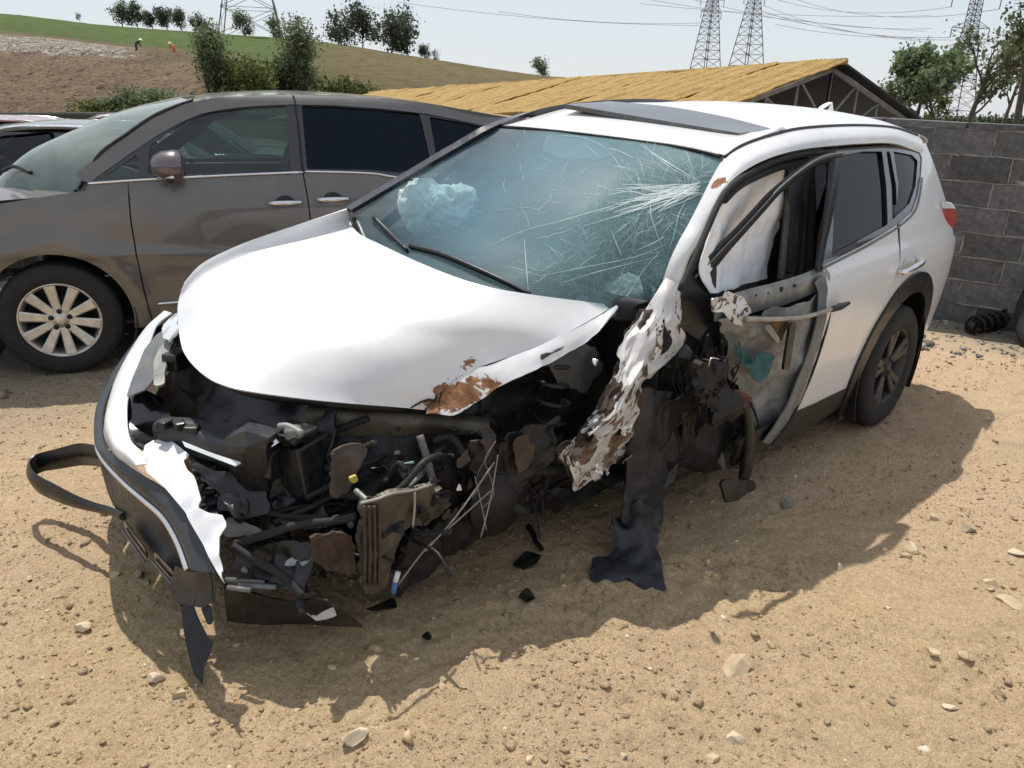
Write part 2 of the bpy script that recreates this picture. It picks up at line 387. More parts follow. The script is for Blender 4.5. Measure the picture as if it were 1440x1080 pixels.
def glass(name, tint=(.75, .85, .84), transp=.8, haze=0.0, hazecol=(.5, .58, .6), rough=.02, refl=1.0, gcol=(1, 1, 1), speck=True):
    """Thin window pane: see-through tint, a mirror-like film by fresnel, and an optional diffuse milky layer."""
    m, nt, N, L, b = nodes(name); N.remove(b); out = N['Material Output']
    t = N.new('ShaderNodeBsdfTransparent'); t.inputs[0].default_value = (*[c*transp for c in tint], 1)
    g = N.new('ShaderNodeBsdfGlossy'); g.inputs['Roughness'].default_value = rough; g.inputs[0].default_value = (*gcol, 1)
    fr = N.new('ShaderNodeFresnel'); fr.inputs[0].default_value = 1.5
    ge = N.new('ShaderNodeNewGeometry'); iv = N.new('ShaderNodeMath'); iv.operation = 'SUBTRACT'; iv.inputs[0].default_value = refl; L.new(ge.outputs['Backfacing'], iv.inputs[1])
    k = N.new('ShaderNodeMath'); k.operation = 'MULTIPLY'; k.use_clamp = True; L.new(iv.outputs[0], k.inputs[1]); L.new(fr.outputs[0], k.inputs[0])
    mx = N.new('ShaderNodeMixShader'); L.new(k.outputs[0], mx.inputs[0]); L.new(t.outputs[0], mx.inputs[1]); L.new(g.outputs[0], mx.inputs[2]); last = mx
    if haze > 0:
        d = N.new('ShaderNodeBsdfDiffuse'); d.inputs[0].default_value = (*hazecol, 1)
        tr = N.new('ShaderNodeBsdfTranslucent'); tr.inputs[0].default_value = (*hazecol, 1)
        a = N.new('ShaderNodeMixShader'); a.inputs[0].default_value = .4; L.new(d.outputs[0], a.inputs[1]); L.new(tr.outputs[0], a.inputs[2])
        n1 = noise_node(nt, 2.2, 6, .65); n2 = noise_node(nt, 60, 6, .8)
        f1 = ramp(nt, n1.outputs[0], [(.3, haze*.35), (.7, haze)]); f2 = ramp(nt, n2.outputs[0], [(.35, .55 if speck else .95), (.75, 1.3 if speck else 1.0)])
        mm = N.new('ShaderNodeMath'); mm.operation = 'MULTIPLY'; L.new(f1.outputs[0], mm.inputs[0]); L.new(f2.outputs[0], mm.inputs[1])
        h = N.new('ShaderNodeMixShader'); L.new(mm.outputs[0], h.inputs[0]); L.new(last.outputs[0], h.inputs[1]); L.new(a.outputs[0], h.inputs[2]); last = h
        if speck: L.new(bump(nt, n2.outputs[0], .12, .003), g.inputs['Normal'])
    L.new(last.outputs[0], out.inputs['Surface'])
    return m
def shattered(name):
    """Laminated screen, crazed: rough sheen, fine bright fracture net that thickens towards the left pillar."""
    m, nt, N, L, b = nodes(name); N.remove(b); out = N['Material Output']; tc = N.new('ShaderNodeTexCoord'); uv = N.new('ShaderNodeSeparateXYZ'); L.new(tc.outputs['UV'], uv.inputs[0])
    t = N.new('ShaderNodeBsdfTransparent'); t.inputs[0].default_value = (.84, .90, .89, 1)
    g = N.new('ShaderNodeBsdfGlossy'); g.inputs['Roughness'].default_value = .42
    ge = N.new('ShaderNodeNewGeometry'); fr = N.new('ShaderNodeFresnel'); fr.inputs[0].default_value = 1.5
    iv = N.new('ShaderNodeMath'); iv.operation = 'SUBTRACT'; iv.inputs[0].default_value = .20; L.new(ge.outputs['Backfacing'], iv.inputs[1])
    k = N.new('ShaderNodeMath'); k.operation = 'MULTIPLY'; k.use_clamp = True; L.new(iv.outputs[0], k.inputs[1]); L.new(fr.outputs[0], k.inputs[0])
    mx = N.new('ShaderNodeMixShader'); L.new(k.outputs[0], mx.inputs[0]); L.new(t.outputs[0], mx.inputs[1]); L.new(g.outputs[0], mx.inputs[2])
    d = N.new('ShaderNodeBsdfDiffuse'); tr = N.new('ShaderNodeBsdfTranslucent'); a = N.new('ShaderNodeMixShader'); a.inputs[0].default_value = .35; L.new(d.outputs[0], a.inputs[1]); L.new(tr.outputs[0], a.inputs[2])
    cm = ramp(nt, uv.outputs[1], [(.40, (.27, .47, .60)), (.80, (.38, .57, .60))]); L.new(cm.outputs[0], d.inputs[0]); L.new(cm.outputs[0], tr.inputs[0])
    # fracture net: warped cells at two sizes
    nets = []
    for sc, wd in ((17, .035), (52, .06)):
        nz = noise_node(nt, sc*.25, 3, .5); ad = N.new('ShaderNodeVectorMath'); ad.operation = 'MULTIPLY_ADD'; L.new(nz.outputs['Color'], ad.inputs[0]); ad.inputs[1].default_value = (.22, .22, .22); L.new(tc.outputs['Object'], ad.inputs[2])
        v = N.new('ShaderNodeTexVoronoi'); v.feature = 'DISTANCE_TO_EDGE'; v.inputs['Scale'].default_value = sc; L.new(ad.outputs[0], v.inputs['Vector']); nets.append(ramp(nt, v.outputs[0], [(.0, 1.0), (wd, 0.0)]).outputs[0])
    mxn = N.new('ShaderNodeMath'); mxn.operation = 'MAXIMUM'; L.new(nets[0], mxn.inputs[0]); L.new(nets[1], mxn.inputs[1])
    dens = ramp(nt, uv.outputs[1], [(.30, .01), (.62, .10), (.85, .34)]); n1 = noise_node(nt, 3.0, 5, .6); pt = ramp(nt, n1.outputs[0], [(.35, .25), (.65, 1.0)])
    q = N.new('ShaderNodeMath'); q.operation = 'MULTIPLY'; L.new(dens.outputs[0], q.inputs[0]); L.new(pt.outputs[0], q.inputs[1]); q2 = N.new('ShaderNodeMath'); q2.operation = 'MULTIPLY'; L.new(q.outputs[0], q2.inputs[0]); L.new(mxn.outputs[0], q2.inputs[1])
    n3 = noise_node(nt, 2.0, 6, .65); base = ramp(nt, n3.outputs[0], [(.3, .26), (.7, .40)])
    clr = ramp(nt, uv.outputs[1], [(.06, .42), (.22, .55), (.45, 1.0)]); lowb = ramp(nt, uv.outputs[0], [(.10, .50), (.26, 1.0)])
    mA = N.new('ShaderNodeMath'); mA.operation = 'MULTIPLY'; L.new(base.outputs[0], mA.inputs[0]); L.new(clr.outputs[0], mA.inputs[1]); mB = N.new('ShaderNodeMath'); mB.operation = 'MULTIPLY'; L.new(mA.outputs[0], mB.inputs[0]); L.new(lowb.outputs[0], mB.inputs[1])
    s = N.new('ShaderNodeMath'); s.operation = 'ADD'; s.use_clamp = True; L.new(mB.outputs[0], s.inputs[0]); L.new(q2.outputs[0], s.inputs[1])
    h = N.new('ShaderNodeMixShader'); L.new(s.outputs[0], h.inputs[0]); L.new(mx.outputs[0], h.inputs[1]); L.new(a.outputs[0], h.inputs[2])
    L.new(bump(nt, q2.outputs[0], .25, .002), g.inputs['Normal']); L.new(h.outputs[0], out.inputs['Surface']); return m
M['shattered_glass'] = shattered('shattered_glass')
M['privacy_glass'] = glass('privacy_glass', (.10, .12, .12), .5, refl=.6)
M['van_glass'] = glass('van_glass', (.62, .74, .72), .85, haze=.10, hazecol=(.4, .44, .42), speck=False)
M['navy_glass'] = glass('navy_glass', (.04, .06, .10), .5, refl=.7, gcol=(.5, .64, .82))
M['green_glass'] = glass('green_glass', (.30, .45, .40), .6)
# ================================================================== the setting
FH = np.array([FW[0], FW[1]])/math.hypot(FW[0], FW[1]); RH = np.array([-FH[1], FH[0]])*-1
if RH@RT[:2] < 0: RH = -RH
def gz0(x, y):
    """Lie of the yard: level round the wreck, then falling away behind the cars."""
    x = np.asarray(x, float); y = np.asarray(y, float); s = (x-CAM[0])*FH[0]+(y-CAM[1])*FH[1]
    q = np.clip(s-5.5, 0, None); far = -.028*(q-2*(1-np.exp(-q/2)))
    return far-.055*np.clip(-y-4.6, 0, 5)
def gz(x, y, fine=True):
    x = np.asarray(x, float); y = np.asarray(y, float); p = np.stack([x.ravel(), y.ravel(), 0*x.ravel()], 1)
    n = .016*fbm(p, 1.3, 5, 3)+.010*fbm(p, 5, 9, 3)
    n = n+.006*np.clip(vnoise(p, 9, 31)-.25, 0, 1)+.008*fbm(p, 16, 17, 4)+.0090*(1-np.abs(fbm(p, 34, 23, 3)))
    dc = np.hypot(p[:, 0]-CAM[0], p[:, 1]-CAM[1]); n = n*np.clip(1.2-dc/60, .3, 1)
    mk = np.clip((fbm(p, .9, 63, 3)-.02)*4, 0, 1); n = n+mk*(.016*(1-2*np.abs(vnoise(p, 7, 64)))*np.clip(vnoise(p, 2.5, 67)+.4, 0, 1)+.012*np.clip(vnoise(p, 15, 65), 0, 1)+.007*vnoise(p, 30, 66))
    # shallow tracks and a heaped edge beyond the shadow
    t = (p[:, 0]+.75)*.62+(p[:, 1]-1.62)*.78; n = n+.022*np.exp(-(t/.09)**2)*np.exp(-((p[:, 0]+1.0)/.6)**2)
    n = n-.014*np.exp(-(((p[:, 0]-1.35)*.4+(p[:, 1]+.2)*.9)/.16)**2)
    return gz0(x, y)+n.reshape(x.shape)-.006
def warp(lo, hi, c, n, d0, grow):
    out = [c]; d = d0; v = c
    while v < hi: v += d; out.append(v); d = d*grow if v-c > n else d
    d = d0; v = c; neg = []
    while v > lo: v -= d; neg.append(v); d = d*grow if c-v > n else d
    return np.array(neg[::-1]+out)
sa = warp(-6, 900, 2.6, 1.9, .0115, 1.045); sb = warp(-700, 700, 0.0, 2.0, .0115, 1.045)
Sg, Tg = np.meshgrid(sa, sb, indexing='ij'); GX = CAM[0]+Sg*FH[0]+Tg*RH[0]; GY = CAM[1]+Sg*FH[1]+Tg*RH[1]; GZ = gz(GX, GY)
GV = np.stack([GX, GY, GZ], -1).reshape(-1, 3); ii = np.arange(len(GV)).reshape(GX.shape)
GQ = np.stack([ii[:-1, :-1], ii[1:, :-1], ii[1:, 1:], ii[:-1, 1:]], -1).reshape(-1, 4)
v0 = GV[GQ[0]]
if np.cross(v0[1]-v0[0], v0[2]-v0[0])[2] < 0: GQ = GQ[:, ::-1]
dm, nt, N, L, b = nodes('dirt')
n1 = noise_node(nt, .9, 6, .6); n2 = noise_node(nt, 7, 8, .7); n3 = noise_node(nt, 55, 8, .75); n4 = noise_node(nt, .35, 4, .5)
base = ramp(nt, n1.outputs[0], [(.30, (.53, .38, .215)), (.50, (.62, .46, .27)), (.68, (.68, .52, .325))])
cl = ramp(nt, n2.outputs[0], [(.30, (.39, .26, .14)), (.50, (.585, .43, .25)), (.72, (.70, .55, .36))])
c1 = mixc(nt, .55, base.outputs[0], cl.outputs[0])
sp = ramp(nt, n3.outputs[0], [(.32, (.19, .125, .068)), (.5, (.57, .42, .245)), (.68, (.84, .68, .46))])
c2 = mixc(nt, .42, c1, sp.outputs[0])
np_ = noise_node(nt, .55, 5, .6, dist=.4); c2 = mixc(nt, ramp(nt, np_.outputs[0], [(.42, 0.0), (.66, .55)]).outputs[0], c2, (.60, .43, .31)); no_ = noise_node(nt, .75, 6, .65, stretch=(1, 1.3, 1)); c2 = mixc(nt, ramp(nt, no_.outputs[0], [(.52, 0.0), (.72, .5)]).outputs[0], c2, (.46, .385, .24))
tc = N.new('ShaderNodeTexCoord'); sep_ = N.new('ShaderNodeSeparateXYZ'); L.new(tc.outputs['Object'], sep_.inputs[0])
mr = N.new('ShaderNodeMapRange'); L.new(sep_.outputs[0], mr.inputs[0]); mr.inputs[1].default_value = -4.6; mr.inputs[2].default_value = -5.3
mr2 = N.new('ShaderNodeMapRange'); L.new(sep_.outputs[1], mr2.inputs[0]); mr2.inputs[1].default_value = -1.7; mr2.inputs[2].default_value = -3.2
mxx = N.new('ShaderNodeMath'); mxx.operation = 'MAXIMUM'; L.new(mr.outputs[0], mxx.inputs[0]); L.new(mr2.outputs[0], mxx.inputs[1])
ad = N.new('ShaderNodeMath'); ad.operation = 'MULTIPLY'; L.new(mxx.outputs[0], ad.inputs[0]); L.new(ramp(nt, n4.outputs[0], [(.2, .55), (.7, 1.0)]).outputs[0], ad.inputs[1])
grav = ramp(nt, n3.outputs[0], [(.3, (.10, .095, .085)), (.5, (.22, .205, .18)), (.7, (.40, .38, .34))])
c3 = mixc(nt, ad.outputs[0], c2, grav.outputs[0])
n5 = noise_node(nt, 190, 4, .8); micro_shade = ramp(nt, n5.outputs[0], [(.30, .38), (.5, 1.0), (.70, 1.42)]); gm = N.new('ShaderNodeMix'); gm.data_type = 'RGBA'; gm.blend_type = 'MULTIPLY'; gm.inputs[0].default_value = .8; L.new(c3, gm.inputs[6]); L.new(micro_shade.outputs[0], gm.inputs[7]); c3 = gm.outputs[2]  # fine speckle: tiny shadows between soil crumbs put into the colour
L.new(c3, b.inputs['Base Color']); b.inputs['Roughness'].default_value = .95; b.inputs['Specular IOR Level'].default_value = .15
nb = noise_node(nt, 120, 8, .75); b1 = N.new('ShaderNodeBump'); b1.inputs['Strength'].default_value = .9; b1.inputs['Distance'].default_value = .011; L.new(nb.outputs[0], b1.inputs['Height'])
b2 = N.new('ShaderNodeBump'); b2.inputs['Strength'].default_value = .75; b2.inputs['Distance'].default_value = .018; L.new(n3.outputs[0], b2.inputs['Height']); L.new(b1.outputs[0], b2.inputs['Normal']); L.new(b2.outputs[0], b.inputs['Normal'])
tag(link('ground', fast_mesh('ground', GV, GQ), None, dm), kind='structure')

# ---- loose grit: real pebbles and clods, too many to count
bm = bmesh.new(); bmesh.ops.create_icosphere(bm, subdivisions=1, radius=1.0); IV = np.array([v.co[:] for v in bm.verts]); IF = np.array([[v.index for v in f.verts] for f in bm.faces]); bm.free()
bm = bmesh.new(); bmesh.ops.create_icosphere(bm, subdivisions=2, radius=1.0); IV2 = np.array([v.co[:] for v in bm.verts]); IF2 = np.array([[v.index for v in f.verts] for f in bm.faces]); bm.free()
def stone_mat(name, cols, rough=.9):
    m, nt, N, L, b = nodes(name); g = N.new('ShaderNodeNewGeometry'); r = ramp(nt, g.outputs['Random Per Island'], cols)
    n = noise_node(nt, 60, 6, .7); k = ramp(nt, n.outputs[0], [(.3, .72), (.7, 1.15)])
    mm = N.new('ShaderNodeMix'); mm.data_type = 'RGBA'; mm.blend_type = 'MULTIPLY'; mm.inputs[0].default_value = 1.0; L.new(r.outputs[0], mm.inputs[6]); L.new(k.outputs[0], mm.inputs[7])
    L.new(mm.outputs[2], b.inputs['Base Color']); b.inputs['Roughness'].default_value = rough; b.inputs['Specular IOR Level'].default_value = .2
    L.new(bump(nt, noise_node(nt, 90, 6, .7).outputs[0], .5, .005), b.inputs['Normal']); return m
M['grit'] = stone_mat('grit', [(0, (.33, .235, .135)), (.35, (.42, .31, .18)), (.75, (.48, .37, .23)), (1, (.60, .50, .36))])
M['grey_grit'] = stone_mat('grey_grit', [(0, (.12, .11, .10)), (.4, (.26, .24, .21)), (.8, (.42, .40, .36)), (1, (.55, .53, .50))])
M['pebble'] = stone_mat('pebble', [(0, (.40, .28, .16)), (.4, (.55, .41, .25)), (.8, (.64, .51, .35)), (1, (.70, .60, .46))])
def scatter(name, mat, n, srange, trange, size, seed, keep=None, sink=.35):
    r = np.random.default_rng(seed); s = srange[0]+(srange[1]-srange[0])*r.random(n)**1.25; t = (r.random(n)*2-1)*(trange[0]+trange[1]*s)
    x = CAM[0]+s*FH[0]+t*RH[0]; y = CAM[1]+s*FH[1]+t*RH[1]
    # clods gather in drifts
    d = vnoise(np.stack([x, y, 0*x], 1), 1.6, 77)+.8*vnoise(np.stack([x, y, 0*x], 1), 4.5, 78); k = d > r.uniform(-1.1, .9, n)
    if keep is not None: k &= keep(x, y)
    x, y, s = x[k], y[k], s[k]; n = len(x); z = gz(x, y); sz = size*np.exp(r.normal(0, .55, n))
    sc = np.stack([r.uniform(.7, 1.5, n), r.uniform(.7, 1.3, n), r.uniform(.45, .9, n)], 1)*sz[:, None]
    a = r.uniform(0, 6.28, n); ca_, sa_ = np.cos(a), np.sin(a)
    V = IV[None]*(1+.42*r.normal(0, 1, (n, len(IV), 1)).clip(-1.3, 1.3)); V = V*sc[:, None]
    X_ = V[..., 0]*ca_[:, None]-V[..., 1]*sa_[:, None]; Y_ = V[..., 0]*sa_[:, None]+V[..., 1]*ca_[:, None]
    P = np.stack([X_+x[:, None], Y_+y[:, None], V[..., 2]+(z+sc[:, 2]*(1-2*sink)*.6)[:, None]], -1).reshape(-1, 3)
    F = (IF[None]+(np.arange(n)*len(IV))[:, None, None]).reshape(-1, 3)
    return tag(link(name, fast_mesh(name, P, F), None, mat, smooth=False), 'loose grit and small clods strewn over the dirt yard', 'gravel', kind='stuff')
o_ = scatter('gravel', dm, 60000, (1.2, 5.5), (.5, .62), .0026, 3)
o_['label'] = 'fine sandy grit covering the bare dirt yard'
o_ = scatter('gravel', dm, 1500, (1.3, 8.5), (.5, .62), .0065, 4); o_['label'] = 'coarser sandy clods and pebbles scattered over the dirt yard'
o_ = scatter('gravel', M['pebble'], 700, (1.3, 7.5), (.5, .62), .0068, 14, sink=.45); o_['label'] = 'pale angular pebbles scattered thinly over the dirt yard'
o_ = scatter('gravel', M['grey_grit'], 9000, (5.0, 8.6), (.3, .75), .010, 5, keep=lambda x, y: (x < -4.3) | (y < -2.4)); o_['label'] = 'grey crushed gravel along the foot of the block wall'

# ---- stones one can pick out
def rock_mesh(seed, flat=.6, sub2=True):
    r = np.random.default_rng(seed); V = IV2.copy(); 
    for _ in range(9):
        d = r.normal(0, 1, 3); d /= np.linalg.norm(d); h = r.uniform(.28, .62); q = V@d; V = V-np.clip(q-h, 0, None)[:, None]*d
    V = V*(1+.06*vnoise(V, 3, seed)[:, None]); V = V*np.array([r.uniform(1.0, 1.5), r.uniform(.75, 1.0), flat]); return V
M['rock'] = plain('rock', (.50, .39, .25), .92, var=.28, scale=9, bmp=.7, bscale=45, dirt=(.36, .27, .16), dirt_amt=.6)
M['pale_rock'] = plain('pale_rock', (.58, .48, .34), .92, var=.22, scale=9, bmp=.7, bscale=45, dirt=(.36, .27, .16), dirt_amt=.5)
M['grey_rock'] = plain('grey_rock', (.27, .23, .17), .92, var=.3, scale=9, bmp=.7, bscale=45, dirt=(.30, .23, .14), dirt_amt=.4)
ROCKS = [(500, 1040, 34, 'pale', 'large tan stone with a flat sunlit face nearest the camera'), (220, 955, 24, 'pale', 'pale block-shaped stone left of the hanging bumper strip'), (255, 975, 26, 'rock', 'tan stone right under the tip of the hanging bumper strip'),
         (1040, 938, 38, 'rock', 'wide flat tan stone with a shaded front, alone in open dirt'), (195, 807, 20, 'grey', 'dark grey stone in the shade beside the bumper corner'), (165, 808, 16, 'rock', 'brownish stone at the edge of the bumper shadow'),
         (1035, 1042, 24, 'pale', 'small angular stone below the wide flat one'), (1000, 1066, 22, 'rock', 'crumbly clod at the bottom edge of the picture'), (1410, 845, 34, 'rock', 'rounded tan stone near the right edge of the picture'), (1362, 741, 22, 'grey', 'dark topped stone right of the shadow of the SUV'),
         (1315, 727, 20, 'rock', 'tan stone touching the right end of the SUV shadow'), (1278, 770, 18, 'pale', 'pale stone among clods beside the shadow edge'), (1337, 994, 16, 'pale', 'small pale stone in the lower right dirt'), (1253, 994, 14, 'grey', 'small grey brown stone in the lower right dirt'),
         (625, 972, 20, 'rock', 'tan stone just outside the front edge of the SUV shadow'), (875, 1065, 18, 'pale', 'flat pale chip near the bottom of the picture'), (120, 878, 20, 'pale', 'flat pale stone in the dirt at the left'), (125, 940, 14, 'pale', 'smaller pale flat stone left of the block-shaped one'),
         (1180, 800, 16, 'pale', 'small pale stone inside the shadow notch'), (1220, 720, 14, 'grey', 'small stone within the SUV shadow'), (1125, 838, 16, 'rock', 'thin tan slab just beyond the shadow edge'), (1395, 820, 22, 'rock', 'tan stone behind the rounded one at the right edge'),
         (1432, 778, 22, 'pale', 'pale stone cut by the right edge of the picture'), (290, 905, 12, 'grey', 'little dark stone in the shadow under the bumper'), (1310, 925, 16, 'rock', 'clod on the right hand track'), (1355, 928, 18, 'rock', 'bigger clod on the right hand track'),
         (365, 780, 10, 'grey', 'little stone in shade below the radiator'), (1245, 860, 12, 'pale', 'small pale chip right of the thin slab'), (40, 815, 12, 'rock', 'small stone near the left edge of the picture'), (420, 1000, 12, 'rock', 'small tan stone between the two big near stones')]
for k, (px, py, wpx, kind, lab) in enumerate(ROCKS):
    p = at(px, py+wpx*.12, z=0.0); d = (p-CAM)@FW; r = wpx*d/FPX*.5
    V = rock_mesh(50+k, .72 if wpx > 15 else .55)*r*1.25; V[:, 2] += r*.22
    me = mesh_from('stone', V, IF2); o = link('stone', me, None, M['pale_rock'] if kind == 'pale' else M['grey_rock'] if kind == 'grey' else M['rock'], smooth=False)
    o.location = (p[0], p[1], float(gz(p[0], p[1]))); o.rotation_euler = (RNG.uniform(-.2, .2), RNG.uniform(-.2, .2), RNG.uniform(0, 6.28)); tag(o, lab, 'stone', 'stones lying in the dirt')

# ---- block wall at the right
wp0 = at(1321, 452, z=-.04); wdir = np.array([.17, -.985]); wdir /= np.linalg.norm(wdir); wn_ = np.array([-wdir[1], wdir[0]])
if wn_@(CAM[:2]-wp0[:2]) < 0: wn_ = -wn_
def wall_hit(px, py):
    v = FW+RT*(px-720)/FPX-UP*(py-540)/FPX; t = ((wp0[:2]-CAM[:2])@wn_)/(v[:2]@wn_); return CAM+v*t
hgt = wall_hit(1380, 182)[2]-wp0[2]
wall = tag(empty('block_wall', (wp0[0], wp0[1], wp0[2])), 'rough dark grey concrete block wall behind the SUV', 'wall')
wall.rotation_euler = (0, 0, math.atan2(-wdir[1], -wdir[0]))           # local +x runs to the right in the picture, local -y/+y is the face
lx = np.array([math.cos(wall.rotation_euler[2]), math.sin(wall.rotation_euler[2])]); ly = np.array([-lx[1], lx[0]]); fs = 1 if ly@wn_ > 0 else -1
M['block'] = plain('block', (.115, .115, .118), .95, var=.3, scale=5, bmp=1.0, bscale=60, dirt=(.20, .19, .175), dirt_amt=.45, coord='Generated')
bmat, nt, N, L, b = nodes('concrete_block'); oi = N.new('ShaderNodeObjectInfo')
n1 = noise_node(nt, 14, 8, .75); col = ramp(nt, n1.outputs[0], [(.3, (.070, .070, .072)), (.55, (.125, .125, .127)), (.75, (.25, .245, .235))])
rv = ramp(nt, oi.outputs['Random'], [(0, .70), (.6, 1.05), (1, 1.35)]); mm = N.new('ShaderNodeMix'); mm.data_type = 'RGBA'; mm.blend_type = 'MULTIPLY'; mm.inputs[0].default_value = 1.0; L.new(col.outputs[0], mm.inputs[6]); L.new(rv.outputs[0], mm.inputs[7]); L.new(mm.outputs[2], b.inputs['Base Color'])
b.inputs['Roughness'].default_value = .96; L.new(bump(nt, noise_node(nt, 90, 8, .8).outputs[0], .9, .006), b.inputs['Normal'])
M['block'] = bmat
M['mortar'] = plain('mortar', (.24, .235, .22), .95, var=.35, scale=10, bmp=.8, bscale=70)
ch = .205; nc = int(round(hgt/ch)); ch = hgt/nc; bl_ = .43; bmeshes = []
for k in range(6):
    bm = bmesh.new(); box_bm(bm, (0, 0, 0), (bl_-.016, .19, ch-.015), None, 0.0); bmesh.ops.subdivide_edges(bm, edges=bm.edges[:], cuts=3, use_grid_fill=True)
    rr = np.random.default_rng(k)
    P = np.array([v.co[:] for v in bm.verts]); P = P+.004*np.stack([vnoise(P, 9, k), vnoise(P, 9, k+7), vnoise(P, 9, k+11)], 1)
    for v, p in zip(bm.verts, P): v.co = p*np.array([1-.03*max(0, abs(v.co[2])*2/ch-.8), 1, 1])
    me = bpy.data.meshes.new('block'); bm.to_mesh(me); bm.free(); me.materials.append(M['block']); bmeshes.append(me)
for r in range(nc):
    off = (.5 if r % 2 else 0)*bl_+.06*((r*7) % 3-1)
    for c in range(-7, 22):
        x = c*bl_+off+.1
        o = bpy.data.objects.new('block', bmeshes[random.randrange(6)]); COL.objects.link(o); o.parent = wall
        o.location = (x, random.uniform(-.007, .007), (r+.5)*ch+random.uniform(-.003, .003)); o.rotation_euler = (random.uniform(-.01, .01), random.uniform(-.008, .008), random.uniform(-.012, .012))
mc = sheet('mortar', M['mortar'], wall, np.array([[(x, fs*.084, z) for z in np.linspace(-.2, nc*ch, 40)] for x in np.linspace(-3.1, 9.3, 160)])+0, .17, crumple=[(.004, 14, 3), (.003, 40, 5)], view=np.array([0, fs*9.0, .5]))
jl = []
for r in range(nc+1):
    for k in range(9):
        x0 = -3.0+k*.72; jl.append(([np.array([x0+j*.09, fs*(.089+random.uniform(-.004, .003)), r*ch+random.uniform(-.004, .004)]) for j in range(9)], [random.uniform(.005, .013) for _ in range(9)]))
    for c in range(-7, 8):
        if r == nc: break
        x = (c+.5)*bl_+(.5 if r % 2 else 0)*bl_+.06*((r*7) % 3-1)+.1
        if random.random() < .85: jl.append(([np.array([x+random.uniform(-.004, .004), fs*(.089+random.uniform(-.004, .003)), r*ch+ch*t]) for t in (.05, .3, .55, .8, .97)], [random.uniform(.004, .012) for _ in range(5)]))
tubes('mortar_joint', M['mortar'], wall, jl, 6)
for c in range(-5, 15):
    o = box('coping_block', M['block'], wall, (c*.62+.2, 0, nc*ch+.026), (.60, .20, .045), Matrix.Rotation(random.uniform(-.01, .01), 3, 'Y'), .004)

# ---- the hill: straw bank, mulched strips, green crop
PXS = (-220, 0, 150, 300, 450, 600, 760, 930)
HROWS = [(38, (205,)*8), (46, (161, 161, 161, 162, 166, 168, 170, 172)), (64, (70, 75, 82, 92, 108, 126, 142, 152)), (85, (40, 49, 64, 80, 96, 113, 130, 140)), (120, (24, 33, 47, 60, 73, 96, 117, 128)), (160, (12, 22, 39, 50, 62, 85, 109, 122)), (230, (34, 40, 55, 66, 80, 102, 124, 138))]
HC = [[at(px, py, d=d) for px, py in zip(PXS, ys)] for d, ys in HROWS]
HG = loft(HC, 160, 170); q = HG.reshape(-1, 3)
HG[..., 2] += (.14*fbm(q, .35, 3, 4)).reshape(160, 170)*(np.linspace(0, 1, 160)[:, None] > .12)
hm, nt, N, L, b = nodes('hillside'); tc = N.new('ShaderNodeTexCoord'); sp_ = N.new('ShaderNodeSeparateXYZ'); L.new(tc.outputs['UV'], sp_.inputs[0])
nw = noise_node(nt, .16, 8, .75); wob = N.new('ShaderNodeMath'); wob.operation = 'MULTIPLY_ADD'; L.new(nw.outputs[0], wob.inputs[0]); wob.inputs[1].default_value = .09; L.new(sp_.outputs[0], wob.inputs[2])
straw = ramp(nt, noise_node(nt, 3.2, 8, .8, stretch=(1, 1, 2.5), dist=1.0).outputs[0], [(.3, (.06, .04, .025)), (.5, (.20, .138, .09)), (.7, (.40, .31, .22))])
soil = ramp(nt, noise_node(nt, 2.0, 8, .8).outputs[0], [(.3, (.10, .075, .045)), (.7, (.24, .18, .11))])
crop = ramp(nt, noise_node(nt, 1.1, 8, .8).outputs[0], [(.3, (.055, .085, .024)), (.5, (.095, .135, .04)), (.72, (.16, .18, .07))])
dry = ramp(nt, noise_node(nt, .8, 8, .8).outputs[0], [(.3, (.085, .08, .03)), (.5, (.16, .125, .065)), (.72, (.23, .18, .10))])
# white mulch film in rows
wv = N.new('ShaderNodeTexWave'); wv.wave_type = 'BANDS'; wv.bands_direction = 'X'; mpx = N.new('ShaderNodeMapping'); mpx.inputs['Scale'].default_value = (1, 1, 1); L.new(tc.outputs['UV'], mpx.inputs[0]); L.new(mpx.outputs[0], wv.inputs[0]); wv.inputs['Scale'].default_value = 30.0; wv.inputs['Distortion'].default_value = 2.5; wv.inputs['Detail'].default_value = 4
film = mixc(nt, ramp(nt, noise_node(nt, 1.8, 6, .8, dist=1.5).outputs[0], [(.51, 0.0), (.57, 1.0)]).outputs[0], soil.outputs[0], (.72, .70, .68))
z1 = ramp(nt, wob.outputs[0], [(.355, 0.0), (.365, 1.0)]); z2 = ramp(nt, wob.outputs[0], [(.505, 0.0), (.52, 1.0)]); z3 = ramp(nt, wob.outputs[0], [(.54, 0.0), (.565, 1.0)])
right = ramp(nt, sp_.outputs[1], [(.40, 0.0), (.52, 1.0)])
ml = mixc(nt, ramp(nt, sp_.outputs[1], [(.30, 1.0), (.345, 0.0)]).outputs[0], soil.outputs[0], film)
c = mixc(nt, z1.outputs[0], straw.outputs[0], ml); c = mixc(nt, z2.outputs[0], c, soil.outputs[0]); c = mixc(nt, z3.outputs[0], c, crop.outputs[0])
dr = ramp(nt, sp_.outputs[1], [(.50, 0.0), (.62, 1.0)]); mixed = mixc(nt, dr.outputs[0], crop.outputs[0], dry.outputs[0])
c = mixc(nt, right.outputs[0], c, mixed)
pz = ramp(nt, noise_node(nt, .35, 8, .8).outputs[0], [(.30, .38), (.5, 1.0), (.7, 1.25)]); gm = N.new('ShaderNodeMix'); gm.data_type = 'RGBA'; gm.blend_type = 'MULTIPLY'; gm.inputs[0].default_value = .75; L.new(c, gm.inputs[6]); L.new(pz.outputs[0], gm.inputs[7]); c = gm.outputs[2]
